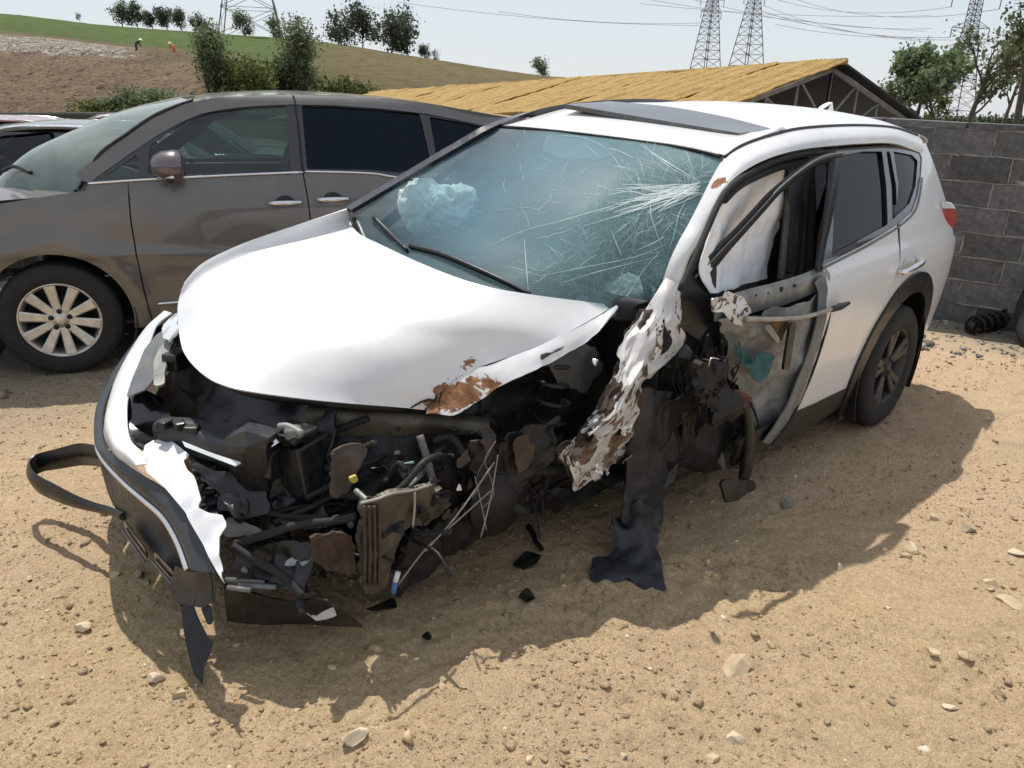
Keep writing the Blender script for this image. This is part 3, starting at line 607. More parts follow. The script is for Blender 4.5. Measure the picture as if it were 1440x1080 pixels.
L.new(c, b.inputs['Base Color']); b.inputs['Roughness'].default_value = .95; b.inputs['Specular IOR Level'].default_value = .1
L.new(bump(nt, noise_node(nt, 2.5, 8, .8).outputs[0], 1.0, .35), b.inputs['Normal'])
tag(sheet('hill', hm, None, HG, .3), kind='structure')
def hill_pt(px, py): return None
def on_hill(px, py): 
    P = HG.reshape(-1, 3)-CAM; dz = P@FW; X_ = 720+FPX*(P@RT)/dz; Y_ = 540-FPX*(P@UP)/dz; k = np.argsort((X_-px)**2+(Y_-py)**2)[:3]; return at(px, py, d=float(dz[k].mean()))
# ---- vegetation
def leaf_mat(name, cols, trans=.25):
    m, nt, N, L, b = nodes(name); g = N.new('ShaderNodeNewGeometry'); r = ramp(nt, g.outputs['Random Per Island'], cols); n = noise_node(nt, 1.3, 3, .5)
    k = ramp(nt, n.outputs[0], [(.35, .65), (.65, 1.25)]); mm = N.new('ShaderNodeMix'); mm.data_type = 'RGBA'; mm.blend_type = 'MULTIPLY'; mm.inputs[0].default_value = 1.0; L.new(r.outputs[0], mm.inputs[6]); L.new(k.outputs[0], mm.inputs[7])
    L.new(mm.outputs[2], b.inputs['Base Color']); b.inputs['Roughness'].default_value = .7; b.inputs['Specular IOR Level'].default_value = .25
    t = N.new('ShaderNodeBsdfTranslucent'); L.new(mm.outputs[2], t.inputs[0]); ms = N.new('ShaderNodeMixShader'); ms.inputs[0].default_value = trans; L.new(b.outputs[0], ms.inputs[1]); L.new(t.outputs[0], ms.inputs[2]); L.new(ms.outputs[0], N['Material Output'].inputs[0]); return m
M['leaf_dark'] = leaf_mat('leaf_dark', [(0, (.06, .08, .052)), (.5, (.09, .115, .07)), (1, (.14, .165, .10))], .35)
M['leaf_mid'] = leaf_mat('leaf_mid', [(0, (.11, .15, .08)), (.5, (.16, .21, .105)), (1, (.25, .30, .16))], .45)
M['leaf_pale'] = leaf_mat('leaf_pale', [(0, (.08, .10, .05)), (.5, (.14, .165, .08)), (1, (.22, .24, .13))], .35)
M['leaf_olive'] = leaf_mat('leaf_olive', [(0, (.06, .08, .02)), (.5, (.12, .14, .035)), (1, (.21, .22, .07))])
M['leaf_shrub'] = leaf_mat('leaf_shrub', [(0, (.10, .135, .07)), (.5, (.16, .20, .10)), (1, (.25, .29, .16))], .4)
M['bark'] = plain('bark', (.09, .075, .06), .95, var=.4, scale=12, bmp=.6, bscale=30)
def leaves(P, size, r, aspect=.55):
    n = len(P); a = r.normal(0, 1, (n, 3)); a /= np.linalg.norm(a, axis=1)[:, None]; bb_ = np.cross(a, r.normal(0, 1, (n, 3))); bb_ /= np.linalg.norm(bb_, axis=1)[:, None]+1e-9
    s = size*np.exp(r.normal(0, .35, n))[:, None]; c_ = np.cross(a, bb_)*s*.15
    V = np.stack([P-a*s, P+bb_*s*aspect+c_, P+a*s, P-bb_*s*aspect+c_], 1).reshape(-1, 3); F = np.arange(4*n).reshape(n, 4); return V, F
def grow(base, H, spread, seed, levels=3, lean=(0, 0), nb=6, start=.25, droop=0.0):
    """Trunk, limbs, twigs; returns branch polylines and the twig points that carry leaves."""
    r = np.random.default_rng(seed); br = []; tips = []
    def limb(p, d, ln, rad, lev):
        pts = [p]; k = 4
        for j in range(k):
            d = d+r.normal(0, .14, 3)+np.array([0, 0, .06-droop*lev]); d /= np.linalg.norm(d); pts.append(pts[-1]+d*ln/k)
        br.append((pts, [rad, rad*.45])); P = np.array(pts)
        if lev >= levels: tips.append(P); return
        for j in range(nb if lev == 0 else 4):
            t = r.uniform(start if lev == 0 else .3, 1.0); i = min(int(t*k), k-1); q = P[i]+(P[i+1]-P[i])*(t*k-i)
            a = r.uniform(0, 6.28); out = np.array([math.cos(a), math.sin(a), 0]); e = d*(.55 if lev == 0 else .7)+out*spread*(1.15-t*.4)+np.array([0, 0, .15]); e /= np.linalg.norm(e)
            limb(q, e, ln*r.uniform(.42, .62)*(1.15-.45*t if lev == 0 else 1), rad*.42, lev+1)
        tips.append(P[2:])
    limb(np.zeros(3), np.array([lean[0], lean[1], 1.0]), H*.80, H*.022+.01, 0); return br, tips
def tree(name, base, H, spread, mat, nleaf, lsize, seed, label, cat='tree', group=None, levels=2, clump=.25, **kw):
    rt = tag(empty(name, tuple(base)), label, cat, group); br, tips = grow(base, H, spread, seed, levels=levels, **kw); r = np.random.default_rng(seed+1)
    V, F = [], []
    for pts, rad in br:
        v, f = tube_data(pts, rad, 4, 5); o = len(V); V += v; F += [tuple(i+o for i in q) for q in f]
    link('trunk', mesh_from('trunk', V, F), rt, M['bark'])
    T = np.vstack([curve(t, 10) if len(t) > 1 else t for t in tips]); P = T[r.integers(0, len(T), nleaf)]+r.normal(0, clump, (nleaf, 3))*H*.14
    d = vnoise(P, 2.4/H*3, seed+5); P = P[d > -.45]; P = P[P[:, 2] > H*.08]
    lv, lf = leaves(P, lsize, r); link('crown', fast_mesh('crown', lv, lf), rt, mat, smooth=False); return rt
def bush(name, base, H, W_, mat, nleaf, lsize, seed, label, group=None, stems=7, upright=.5, cat='shrub'):
    rt = tag(empty(name, tuple(base)), label, cat, group); r = np.random.default_rng(seed); st = []; pts_all = []
    for k in range(stems):
        a = r.uniform(0, 6.28); e = r.uniform(.1, 1)*W_/2; pts = [np.array([math.cos(a)*e*.25, math.sin(a)*e*.25, -.1]), np.array([math.cos(a)*e*.6, math.sin(a)*e*.6, H*.45]), np.array([math.cos(a)*e*(1-upright*.2), math.sin(a)*e*(1-upright*.2), H*r.uniform(.75, 1.05)])]
        st.append((pts, [H*.012+.008, .004])); pts_all.append(curve(pts, 12)[3:])
    tubes('stems', M['bark'], rt, st, 4); T = np.vstack(pts_all); P = T[r.integers(0, len(T), nleaf)]+r.normal(0, 1, (nleaf, 3))*np.array([W_*.13, W_*.13, H*.07])
    d = vnoise(P, 3.0/max(W_, .5), seed+5); P = P[d > -.4]; P = P[P[:, 2] > .02]
    lv, lf = leaves(P, lsize, r); link('foliage', fast_mesh('foliage', lv, lf), rt, mat, smooth=False); return rt
G_ = 'trees along the hill ridge'
ridge = [(172, 33, 22, 'leaf_dark', 'leftmost tree of the row on the ridge'), (194, 35, 24, 'leaf_dark', 'second tree from the left on the ridge'), (215, 37, 18, 'leaf_dark', 'low tree in the middle of the left ridge row'), (235, 39, 24, 'leaf_dark', 'rounded tree in the left ridge row'), (256, 41, 22, 'leaf_dark', 'tree right of the rounded one in the left ridge row'), (280, 43, 20, 'leaf_dark', 'last tree of the left ridge row'),
         (112, 26, 8, 'leaf_dark', 'tiny dark bush alone on the ridge at the left'), (344, 49, 26, 'leaf_mid', 'tree under the left leg of the big pylon'), (388, 54, 22, 'leaf_mid', 'tree under the right leg of the big pylon'), (480, 64, 34, 'leaf_dark', 'left tree of the clump right of the shrubs'), (510, 68, 42, 'leaf_dark', 'tallest tree of the clump on the right ridge'), (550, 73, 40, 'leaf_dark', 'tree right of the tallest one on the ridge'), (574, 77, 42, 'leaf_dark', 'second tall tree of the right ridge clump'), (598, 82, 16, 'leaf_dark', 'low tree ending the right ridge clump'), (614, 85, 12, 'leaf_dark', 'lowest bush at the end of the ridge clump'), (764, 111, 20, 'leaf_mid', 'small lone tree above the orange roof')]
for k, (px, py, hp_, mt, lab) in enumerate(ridge):
    p = on_hill(px, py+2) if px < 700 else at(px, py, d=150); d = (p-CAM)@FW; H = hp_*d/FPX*1.3
    tree('ridge_tree', p-np.array([0, 0, .3]), H, 1.05, M[mt], 2200 if hp_ > 15 else 700, H*.036, 200+k, lab, 'tree', G_, levels=2, clump=.75, nb=9, start=.08)
bush('willow_shrub', on_hill(302, 138), 4.1, 2.2, M['leaf_shrub'], 5200, .08, 301, 'tall upright grey green shrub on the bank beside the pylon', 'shrubs on the bank', 16, 1.0)
bush('willow_shrub', on_hill(428, 140), 4.3, 3.2, M['leaf_shrub'], 6500, .08, 302, 'broad tall shrub on the bank above the van roof', 'shrubs on the bank', 14, .6)
for k, (px, py, h_, w_, lab, mt) in enumerate([(335, 140, 2.4, 3.6, 'low yellow green shrub between the two tall ones', 'leaf_olive'), (372, 142, 2.2, 3.4, 'low weedy shrub left of the broad tall one', 'leaf_olive'), (405, 140, 2.4, 2.2, 'dark low shrub at the foot of the broad tall one', 'leaf_dark'), (470, 142, 1.4, 3.0, 'pale low shrub right of the broad tall one', 'leaf_olive'), (205, 162, 1.4, 3.2, 'bright green weed clump at the foot of the straw bank', 'leaf_mid'), (140, 166, .9, 3.2, 'lower weed clump at the left foot of the bank', 'leaf_olive'), (180, 166, 1.0, 3.0, 'weed clump just above the silver roofs', 'leaf_mid'), (505, 146, 1.2, 3.0, 'weedy bush left of the orange roof', 'leaf_olive')]):
    bush('low_shrub', on_hill(px, py), h_, w_, M[mt], 2600, .085, 320+k, lab, 'low shrubs and weeds on the bank', 12, .3)
# straw and dead stalks on the bank
r = np.random.default_rng(5); n = 14000; u_ = r.uniform(.10, .36, n); v_ = r.uniform(.0, .42, n); P = HG[(u_*159).astype(int), (v_*169).astype(int)]+r.normal(0, .18, (n, 3))*np.array([1, 1, .15])
dn_ = np.array([RH[0]*1.0-FH[0]*.7, RH[1]*1.0-FH[1]*.7, -.10]); lean_ = dn_[None]*r.uniform(.3, 1.3, (n, 1))+r.normal(0, .16, (n, 3))+np.array([0, 0, .05]); wd_ = np.array([RH[0]*.2, RH[1]*.2, 1.0])*.06; P = P+np.array([0, 0, .12])
V = np.stack([P-wd_, P+wd_, P+lean_], 1).reshape(-1, 3); o = link('dry_straw', fast_mesh('dry_straw', V, np.arange(3*n).reshape(n, 3)), None, leaf_mat('straw', [(0, (.03, .02, .014)), (.35, (.16, .11, .07)), (.6, (.36, .27, .18)), (1, (.72, .62, .47))], .2), smooth=False)
tag(o, 'dry brown straw and dead stalks on the bank', 'straw', kind='stuff')
# low dark wall at the foot of the bank
lw = [at(px, 168, d=43) for px in (-120, 0, 80, 150, 300, 520)]; lt = [at(px, 158 if px < 400 else 163, d=43) for px in (-120, 0, 80, 150, 300, 520)]
o = sheet('low_wall', plain('low_wall', (.055, .052, .042), .95, var=.3, scale=2), None, loft([[p+np.array([0, 0, -1.2]) for p in lw], lw, lt, [p+np.array([*(FH*.3), 0]) for p in lt]], 8, 40), .1)
tag(o, 'low dark wall along the foot of the straw bank', 'wall')
# trees behind the block wall
RT_ = [(1283, 190, 25, 120, .85, 'leaf_mid', 4600, 'bushy green tree behind the peak of the shed', 401), (1318, 190, 27, 108, .75, 'leaf_mid', 3600, 'second green tree right of the shed', 402), (1356, 190, 22, 158, .5, 'leaf_pale', 1800, 'slender sparse tree in front of the right pylon', 403), (1428, 195, 18, 215, .6, 'leaf_pale', 4200, 'tall pale feathery tree at the right edge', 404), (1398, 190, 30, 115, .65, 'leaf_pale', 1300, 'thin sapling behind the block wall', 405), (1250, 185, 30, 60, .7, 'leaf_pale', 500, 'small bare tree at the shed corner', 406), (1310, 190, 30, 55, .8, 'leaf_olive', 600, 'olive bush behind the wall near the shed', 407)]
for px, py, d, hp_, sp2, mt, nl, lab, sd2 in RT_:
    p = at(px, py, d=d); H = hp_*d/FPX*1.05
    tree('young_tree', p-np.array([0, 0, .2]), H, sp2, M[mt], nl, .055 if mt != 'leaf_mid' else .075, sd2, lab, 'tree', 'trees behind the block wall', levels=3, clump=.30, nb=9, start=.2)
tq = np.array([-13.5, 8.6, 0]); tq[2] = float(gz0(tq[0], tq[1]))
tree('young_tree', tq, 6.0, .8, M['leaf_mid'], 4200, .08, 431, 'tree past the right end of the wall, mirrored in the SUV rear window', 'tree', 'trees behind the block wall', levels=3, clump=.30, nb=9, start=.2)
o = tag(empty('hedge', tuple(at(1400, 172, d=70))), 'dark distant hedge line beyond the block wall', 'hedge')
r = np.random.default_rng(8); A0 = at(1260, 176, d=62); A1 = at(1560, 176, d=62); n = 5200; t = r.random((n, 1)); P = A0*(1-t)+A1*t+r.normal(0, 1, (n, 3))*np.array([.4, .4, .28])+np.array([0, 0, .1])-np.array(o.location); lv, lf = leaves(P, .14, r); link('foliage', fast_mesh('foliage', lv, lf), o, M['leaf_dark'], smooth=False)

# ---- pylons and lines
M['galv'] = plain('galvanised', (.20, .21, .22), .6, metal=.3, var=.2)
def pylon(base, H, wb_, wt_, waist, label, arms, seed=0, rot=0.0, th=.09):
    rt = tag(empty('transmission_tower', tuple(base), rot), label, 'pylon', 'steel lattice pylons')
    def half(z): return np.interp(z, [0, waist*H, H], [wb_/2, wt_/2, wt_/2*.5])
    lv = [0]; 
    while lv[-1] < H*.985: lv.append(min(H, lv[-1]+max(half(lv[-1])*2*.42, .9)))
    for sx in (-1, 1):
        for sy in (-1, 1): tube('leg', M['galv'], rt, [(sx*half(z), sy*half(z), z) for z in (0, waist*H, H)] if False else [(sx*half(0), sy*half(0), -1.0), (sx*half(waist*H), sy*half(waist*H), waist*H)], th, 5); tube('leg', M['galv'], rt, [(sx*half(waist*H), sy*half(waist*H), waist*H), (sx*half(H), sy*half(H), H)], th*.8, 5)
    br = []
    for z0, z1 in zip(lv[:-1], lv[1:]):
        a, c = half(z0), half(z1)
        for s in (-1, 1):
            for (p, q) in (((-a, s*a, z0), (c, s*c, z1)), ((a, s*a, z0), (-c, s*c, z1)), ((s*a, -a, z0), (s*c, c, z1)), ((s*a, a, z0), (s*c, -c, z1))): br.append(([np.array(p), np.array(q)], th*.45))
            br.append(([np.array((-c, s*c, z1)), np.array((c, s*c, z1))], th*.45)); br.append(([np.array((s*c, -c, z1)), np.array((s*c, c, z1))], th*.45))
    tubes('bracing', M['galv'], rt, br, 4)
    tips = []
    for z, ln in arms:
        a = half(z); ab_ = []
        for s in (-1, 1):
            for sy in (-1, 1): ab_ += [([np.array((s*a, sy*a, z)), np.array((s*ln, 0, z+.15))], th*.5), ([np.array((s*a, sy*a, z+1.1)), np.array((s*ln, 0, z+.15))], th*.5)]
            for j in range(1, 4):
                t = j/4; ab_.append(([np.array((s*(a+(ln-a)*t), -a*(1-t), z)), np.array((s*(a+(ln-a)*t), a*(1-t), z+1.1*(1-t)+.1))], th*.35))
            tube('insulator', M['grey_plastic'], rt, [(s*ln, 0, z+.1), (s*ln, 0, z-1.6)], [.08, .12, .08], 6)
            tips.append(np.array((s*ln, 0, z-1.6)))
        tubes('crossarm', M['galv'], rt, ab_, 4)
    return rt, [np.array(base)+np.array([p[0]*math.cos(rot)-p[1]*math.sin(rot), p[0]*math.sin(rot)+p[1]*math.cos(rot), p[2]]) for p in tips]
yr = math.atan2(RH[1], RH[0])
p1, t1 = pylon(on_hill(354, 52), 34, 11.5, 2.6, .62, 'large lattice pylon standing on the ridge behind the shrubs', [(22, 7), (27, 8), (32, 6)], rot=yr+.25, th=.11)
p2_, t2 = pylon(at(990, 112, d=215), 30, 6.4, 1.6, .72, 'left one of the two pylons above the orange roof', [(16.5, 3.4), (19.5, 3.9), (24, 5), (27.5, 4)], rot=yr+.5, th=.12)
p3, t3 = pylon(at(1047, 110, d=190), 27, 6.6, 1.5, .70, 'right one of the two pylons above the orange roof', [(17.5, 3.0), (21, 4.4), (25, 4)], rot=yr+.45, th=.11)
p4_, t4 = pylon(at(1336, 175, d=150), 34, 6.0, 1.7, .5, 'pylon behind the trees at the right', [(16.5, 3.6), (21.5, 4.6), (27, 5)], rot=yr+.1, th=.10)
M['wire'] = plain('cable', (.30, .31, .32), .6)
def span(a, b_, sag, rad=.045):
    a, b_ = np.array(a), np.array(b_); t = np.linspace(0, 1, 15)[:, None]; P = a*(1-t)+b_*t; P[:, 2] -= sag*4*(t*(1-t))[:, 0]; return P
for k, (a, b_, lab) in enumerate([(t3[i], t4[i], w_) for i, w_ in zip(range(6), ('power line from the lowest left arm of the right twin pylon', 'power line from the lowest right arm of the right twin pylon', 'power line from the middle left arm of the right twin pylon', 'power line from the middle right arm of the right twin pylon', 'power line from the top left arm of the right twin pylon', 'power line from the top right arm of the right twin pylon'))]):
    o = tube('power_line', M['wire'], None, span(a, b_, 2.0+.4*k), .05, 4, 40); tag(o, lab, 'cable', 'power lines to the right pylon')
for k, (px0, py0, px1, py1) in enumerate([(560, 3, 985, 36), (700, 16, 990, 32), (860, -10, 1300, 44), (930, -12, 1310, 60), (1080, 20, 1310, 40), (1090, 34, 1310, 52), (900, 5, 1310, 22)]):
    o = tube('power_line', M['wire'], None, span(at(px0, py0, d=170), at(px1, py1, d=180), 1.0), .045, 4, 40); tag(o, ('long thin power line slanting from the upper left to the left twin pylon', 'shorter thin power line just under the long slanting one', 'power line leaving the top edge left of the twin pylons', 'power line leaving the top edge at the left twin pylon', 'short power line over the shed peak, upper one', 'short power line over the shed peak, lower one', 'thin power line passing just left of the twin pylons to the right pylon')[k], 'cable', 'power lines crossing the sky')

# ---- shed with rusty orange sheet roof and open truss gable
ap = at(1190, 88, d=20); er = at(1304, 171, d=23); el = at(996, 161, d=17)
r1 = at(520, 132, d=40); e1 = r1+(el-ap)
shed = tag(empty('open_shed', tuple(np.array([ap[0], ap[1], float(gz0(ap[0], ap[1]))]))), 'open shed with a rusty orange corrugated roof and a steel truss gable', 'shed'); S0 = np.array(shed.location)
om, nt, N, L, b = nodes('rust_orange'); n1 = noise_node(nt, 1.6, 8, .75); n2 = noise_node(nt, 9, 6, .8, stretch=(1, 1, 1))
c = mixc(nt, .5, ramp(nt, n1.outputs[0], [(.3, (.20, .115, .03)), (.5, (.32, .20, .055)), (.7, (.42, .285, .09))]).outputs[0], ramp(nt, n2.outputs[0], [(.32, (.09, .048, .016)), (.5, (.32, .20, .055)), (.7, (.50, .36, .14))]).outputs[0]); L.new(c, b.inputs['Base Color']); b.inputs['Roughness'].default_value = .9
M['rust_orange'] = om
nS = 13
for k in range(nS):
    t0, t1_ = k/nS, (k+1)/nS-.004; A, B = ap*(1-t0)+r1*t0, ap*(1-t1_)+r1*t1_; C_, D_ = el*(1-t0)+e1*t0, el*(1-t1_)+e1*t1_
    G = coons([A, B], [C_, D_], [A, C_], [B, D_], 26, 60)-S0
    nrm = np.cross(B-A, C_-A); nrm /= np.linalg.norm(nrm); nrm = nrm if nrm[2] > 0 else -nrm
    G = G+(.035*np.sin(np.linspace(0, 14*2*math.pi, 60)))[None, :, None]*nrm+(.05*vnoise((G).reshape(-1, 3), 1.1, 60+k).reshape(26, 60))[..., None]*nrm+nrm*(.03*(k % 2))
    G = G+(.05*np.abs(((np.linspace(0, 1, 26)*9) % 1)-.5))[:, None, None]*nrm
    sheet('roof_sheet', om, shed, G, .05)
rr1 = er+(r1-ap)
for k in range(6):
    t0, t1_ = k/6, (k+1)/6-.004; A, B = ap*(1-t0)+r1*t0, ap*(1-t1_)+r1*t1_; C_, D_ = er*(1-t0)+rr1*t0, er*(1-t1_)+rr1*t1_
    sheet('roof_sheet', M['dark_metal'], shed, coons([A, B], [C_, D_], [A, C_], [B, D_], 8, 30)-S0, .06, view=np.array([0, 0, 50.0]))
tm = plain('truss_grey', (.25, .25, .235), .7, var=.3, scale=4)
def strut(nm, a, b_, rad=.05): return tube(nm, tm, shed, [a-S0, b_-S0], rad, 6)
inw = (r1-ap)/np.linalg.norm(r1-ap)
for bay in range(3):
    o3 = inw*(.35+bay*4.2); dn = np.array([0, 0, -.14]); a_, l_, rr_ = ap+o3+dn, el+o3+dn, er+o3+dn
    strut('rafter', a_, l_, .07); strut('rafter', a_, rr_, .07); strut('tie_beam', l_, rr_, .06); cb = (l_+rr_)/2
    for t in (.0, .28, .52, .78):
        for e_ in (l_, rr_):
            up_ = a_*(1-t)+e_*t; bot = np.array([up_[0], up_[1], l_[2]+(rr_[2]-l_[2])*(np.linalg.norm(up_[:2]-l_[:2])/np.linalg.norm(rr_[:2]-l_[:2]))])
            if bay == 0 or t in (0., .52): strut('truss_post', up_, bot, .04)
            if t < .7 and bay == 0:
                up2 = a_*(1-t-.26)+e_*(t+.26); strut('truss_diagonal', bot, up2, .035)
    for e_ in (l_, rr_): strut('column', e_, np.array([e_[0], e_[1], float(gz0(e_[0], e_[1]))-.1]), .08)
ridge_cap = tube('ridge_cap', om, shed, [ap-S0+np.array([0, 0, .03]), (ap+r1)/2-S0+np.array([0, 0, .03]), r1-S0+np.array([0, 0, .03])], .09, 6)
# ================================================================== the wrecked white SUV
# car axes: x forward from the front axle, y to the car's left, z up
suv = tag(empty('wrecked_suv'), 'white SUV with its front left corner torn off and windscreen shattered', 'car')
def Yb(x, z):
    """Half width of the SUV's flank."""
    x = np.asarray(x, float); z = np.asarray(z, float)
    y = np.interp(z, [.20, .30, .42, .58, .75, .88, .96, 1.02, 1.07, 1.12, 1.20, 1.35, 1.50, 1.60, 1.68],
                     [.84, .868, .885, .905, .922, .925, .918, .895, .868, .850, .815, .745, .672, .61, .55])
    t = np.clip(-x-2.55, 0, None); y = y-.085*t**2-.10*np.clip(t-.75, 0, None)**2
    f = np.clip(x-.1, 0, None); return y-.12*f**2
def S(px, py): return W0.on(px, py, Yb)
def xz(pts): return [(lambda p: (p[0], p[2]))(S(*q)) for q in pts]
HUBR = np.array([-2.67, .80, .352])

# ---- flank: rear door, quarter, cladding, glass
arch_out = [(-2.67+.535*math.cos(t)*(1.0), .37+.525*math.sin(t)) for t in np.linspace(R_(-25), R_(205), 40)]
arch_in = [(-2.67+.425*math.cos(t), .36+.425*math.sin(t)) for t in np.linspace(R_(-40), R_(220), 40)]
belt = xz([(1157, 374), (1180, 362), (1210, 347), (1240, 330), (1265, 314), (1283, 297), (1291, 275), (1295, 250), (1297, 222)])
top_win = xz([(1297, 219), (1283, 212), (1262, 208), (1230, 207), (1200, 208), (1176, 212)])
door_front = xz([(1117, 585), (1136, 528), (1152, 468), (1164, 415), (1163, 395), (1157, 376)])
body_poly = [(-1.56, .372)]+door_front[1:]+belt+[(-3.10, 1.47)]
rearx = -3.56
quarter_edge = xz([(1305, 212), (1312, 235), (1318, 258), (1324, 278)])
side_poly = door_front+belt+[(-3.16, 1.50), (-3.32, 1.50)]+[(-3.40, 1.40), (-3.46, 1.28), (-3.50, 1.19), (-3.50, 1.00), (-3.56, .98), (-3.57, .60), (-3.55, .42), (-2.9, .36), (-2.2, .345)]
ga = -2.28
sep = [(ga-.02, .2), (ga-.02, .80), (ga-.13, .95), (ga-.22, 1.10), (ga-.23, 1.3)]          # rear door / quarter shut line
door_poly = door_front+belt[:5]+[(ga-.225, 1.165)]+[(ga-.20, 1.08), (ga-.125, .945), (ga-.015, .80), (ga-.012, .60), (ga+.02, .345)]
door_poly = door_front+[b for b in belt if b[0] > ga-.215]+[(ga-.215, np.interp(ga-.215, [b[0] for b in belt[::-1]][-6:], [b[1] for b in belt[::-1]][-6:])), (ga-.19, 1.06), (ga-.12, .945), (ga-.01, .80), (ga+.0, .60), (ga+.03, .35)]
rd = side_panel('rear_door', M['white_paint'], suv, Yb, door_poly, [arch_out], res=.016)
q_poly = [(ga-.221, 1.07), (ga-.126, .945), (ga-.016, .80), (ga-.006, .60), (ga+.024, .345), (-2.9, .33), (-3.55, .42), (-3.57, .60), (-3.56, .98), (-3.50, .985), (-3.49, 1.19), (-3.455, 1.28), (-3.405, 1.40), (-3.33, 1.515), (-3.14, 1.505)]+belt[::-1]
q_poly = [p for p in q_poly if not (p in belt and p[0] > ga-.221)]
side_panel('rear_quarter', M['white_paint'], suv, Yb, q_poly, [arch_out], res=.016)
# glass and frames
win = xz([(1176, 216), (1200, 211), (1230, 210), (1245, 210), (1252, 262), (1254, 318), (1210, 342), (1166, 366), (1170, 300)])
side_panel('rear_door_glass', M['privacy_glass'], suv, Yb, win, out=-.022, res=.03, thick=.004)
win2 = xz([(1256, 211), (1284, 216), (1294, 224), (1291, 262), (1284, 288), (1262, 311), (1262, 270)])
side_panel('quarter_glass', M['privacy_glass'], suv, Yb, win2, out=-.016, res=.03)
frame_all = xz([(1170, 216), (1180, 207), (1205, 204), (1250, 203), (1285, 210), (1299, 221), (1297, 252), (1292, 278), (1283, 300), (1262, 318), (1240, 333), (1210, 349), (1157, 376), (1160, 345)])
hole1 = xz([(1181, 219), (1215, 213), (1242, 213), (1248, 262), (1250, 316), (1210, 338), (1171, 360), (1174, 300)])
hole2 = xz([(1258, 213), (1284, 218), (1292, 226), (1289, 262), (1281, 286), (1261, 305), (1265, 260)])
hole3 = xz([(1248, 213), (1253, 213), (1262, 262), (1263, 303), (1256, 310), (1255, 262)])
side_panel('window_frame', M['black_gloss'], suv, Yb, frame_all, [hole1, hole2, hole3], out=-.006, res=.012, thick=.014)
side_panel('fixed_glass', M['privacy_glass'], suv, Yb, xz([(1246, 211), (1254, 211), (1264, 262), (1265, 303), (1254, 312), (1253, 262)]), out=-.018, res=.02)
bl = [S(1156, 377), S(1180, 365), S(1210, 350), S(1240, 333), S(1265, 317), S(1284, 299), S(1292, 277), S(1296, 250)]
tube('belt_moulding', M['satin_grey'], rd, [p+np.array([0, .004, 0]) for p in bl], .006, 6)
# arch cladding and sill
side_panel('wheel_arch_cladding', M['black_plastic'], suv, Yb, arch_out, [arch_in], out=.014, res=.02, thick=.02)
sill = [(-1.05, .25), (-1.05, .40), (-1.50, .385), (-1.75, .368), (-2.20, .352), (-2.24, .25), (-2.0, .22)]
side_panel('sill_cladding', M['black_plastic'], suv, Yb, sill, out=.006, res=.03, thick=.02)
# inner arch liner
arc = [(-2.67+.45*math.cos(t), .36+.45*math.sin(t)) for t in np.linspace(R_(-30), R_(210), 30)]
sheet('arch_liner', M['black_plastic'], suv, np.array([[(x, y, z) for y in (.90, .75, .5)] for x, z in arc]), .006, flip=True)
plate('mud_flap', M['black_plastic'], suv, [(-3.09, .90, .40), (-3.09, .62, .40), (-3.10, .60, .12), (-3.11, .88, .12)], .008)
# door handle
hp = S(1275, 371); hx, hz = hp[0], hp[2]
sheet('handle_recess', M['white_paint'], rd, np.array([[(hx+.055*math.cos(t)*r, Yb(hx, hz)+.003-.0*r, hz+.03*math.sin(t)*r) for t in np.linspace(0, 2*math.pi, 24)] for r in (0.02, .6, 1)]), .002)
h0, h1 = S(1262, 382), S(1289, 366)
hd = tube('door_handle', M['chrome'], rd, [h0+[0, .0, 0], h0+[-.01, .035, .004], (h0+h1)/2+[0, .045, .004], h1+[.01, .035, 0], h1+[0, .0, 0]], [.010, .014, .016, .014, .010], 10, 24)
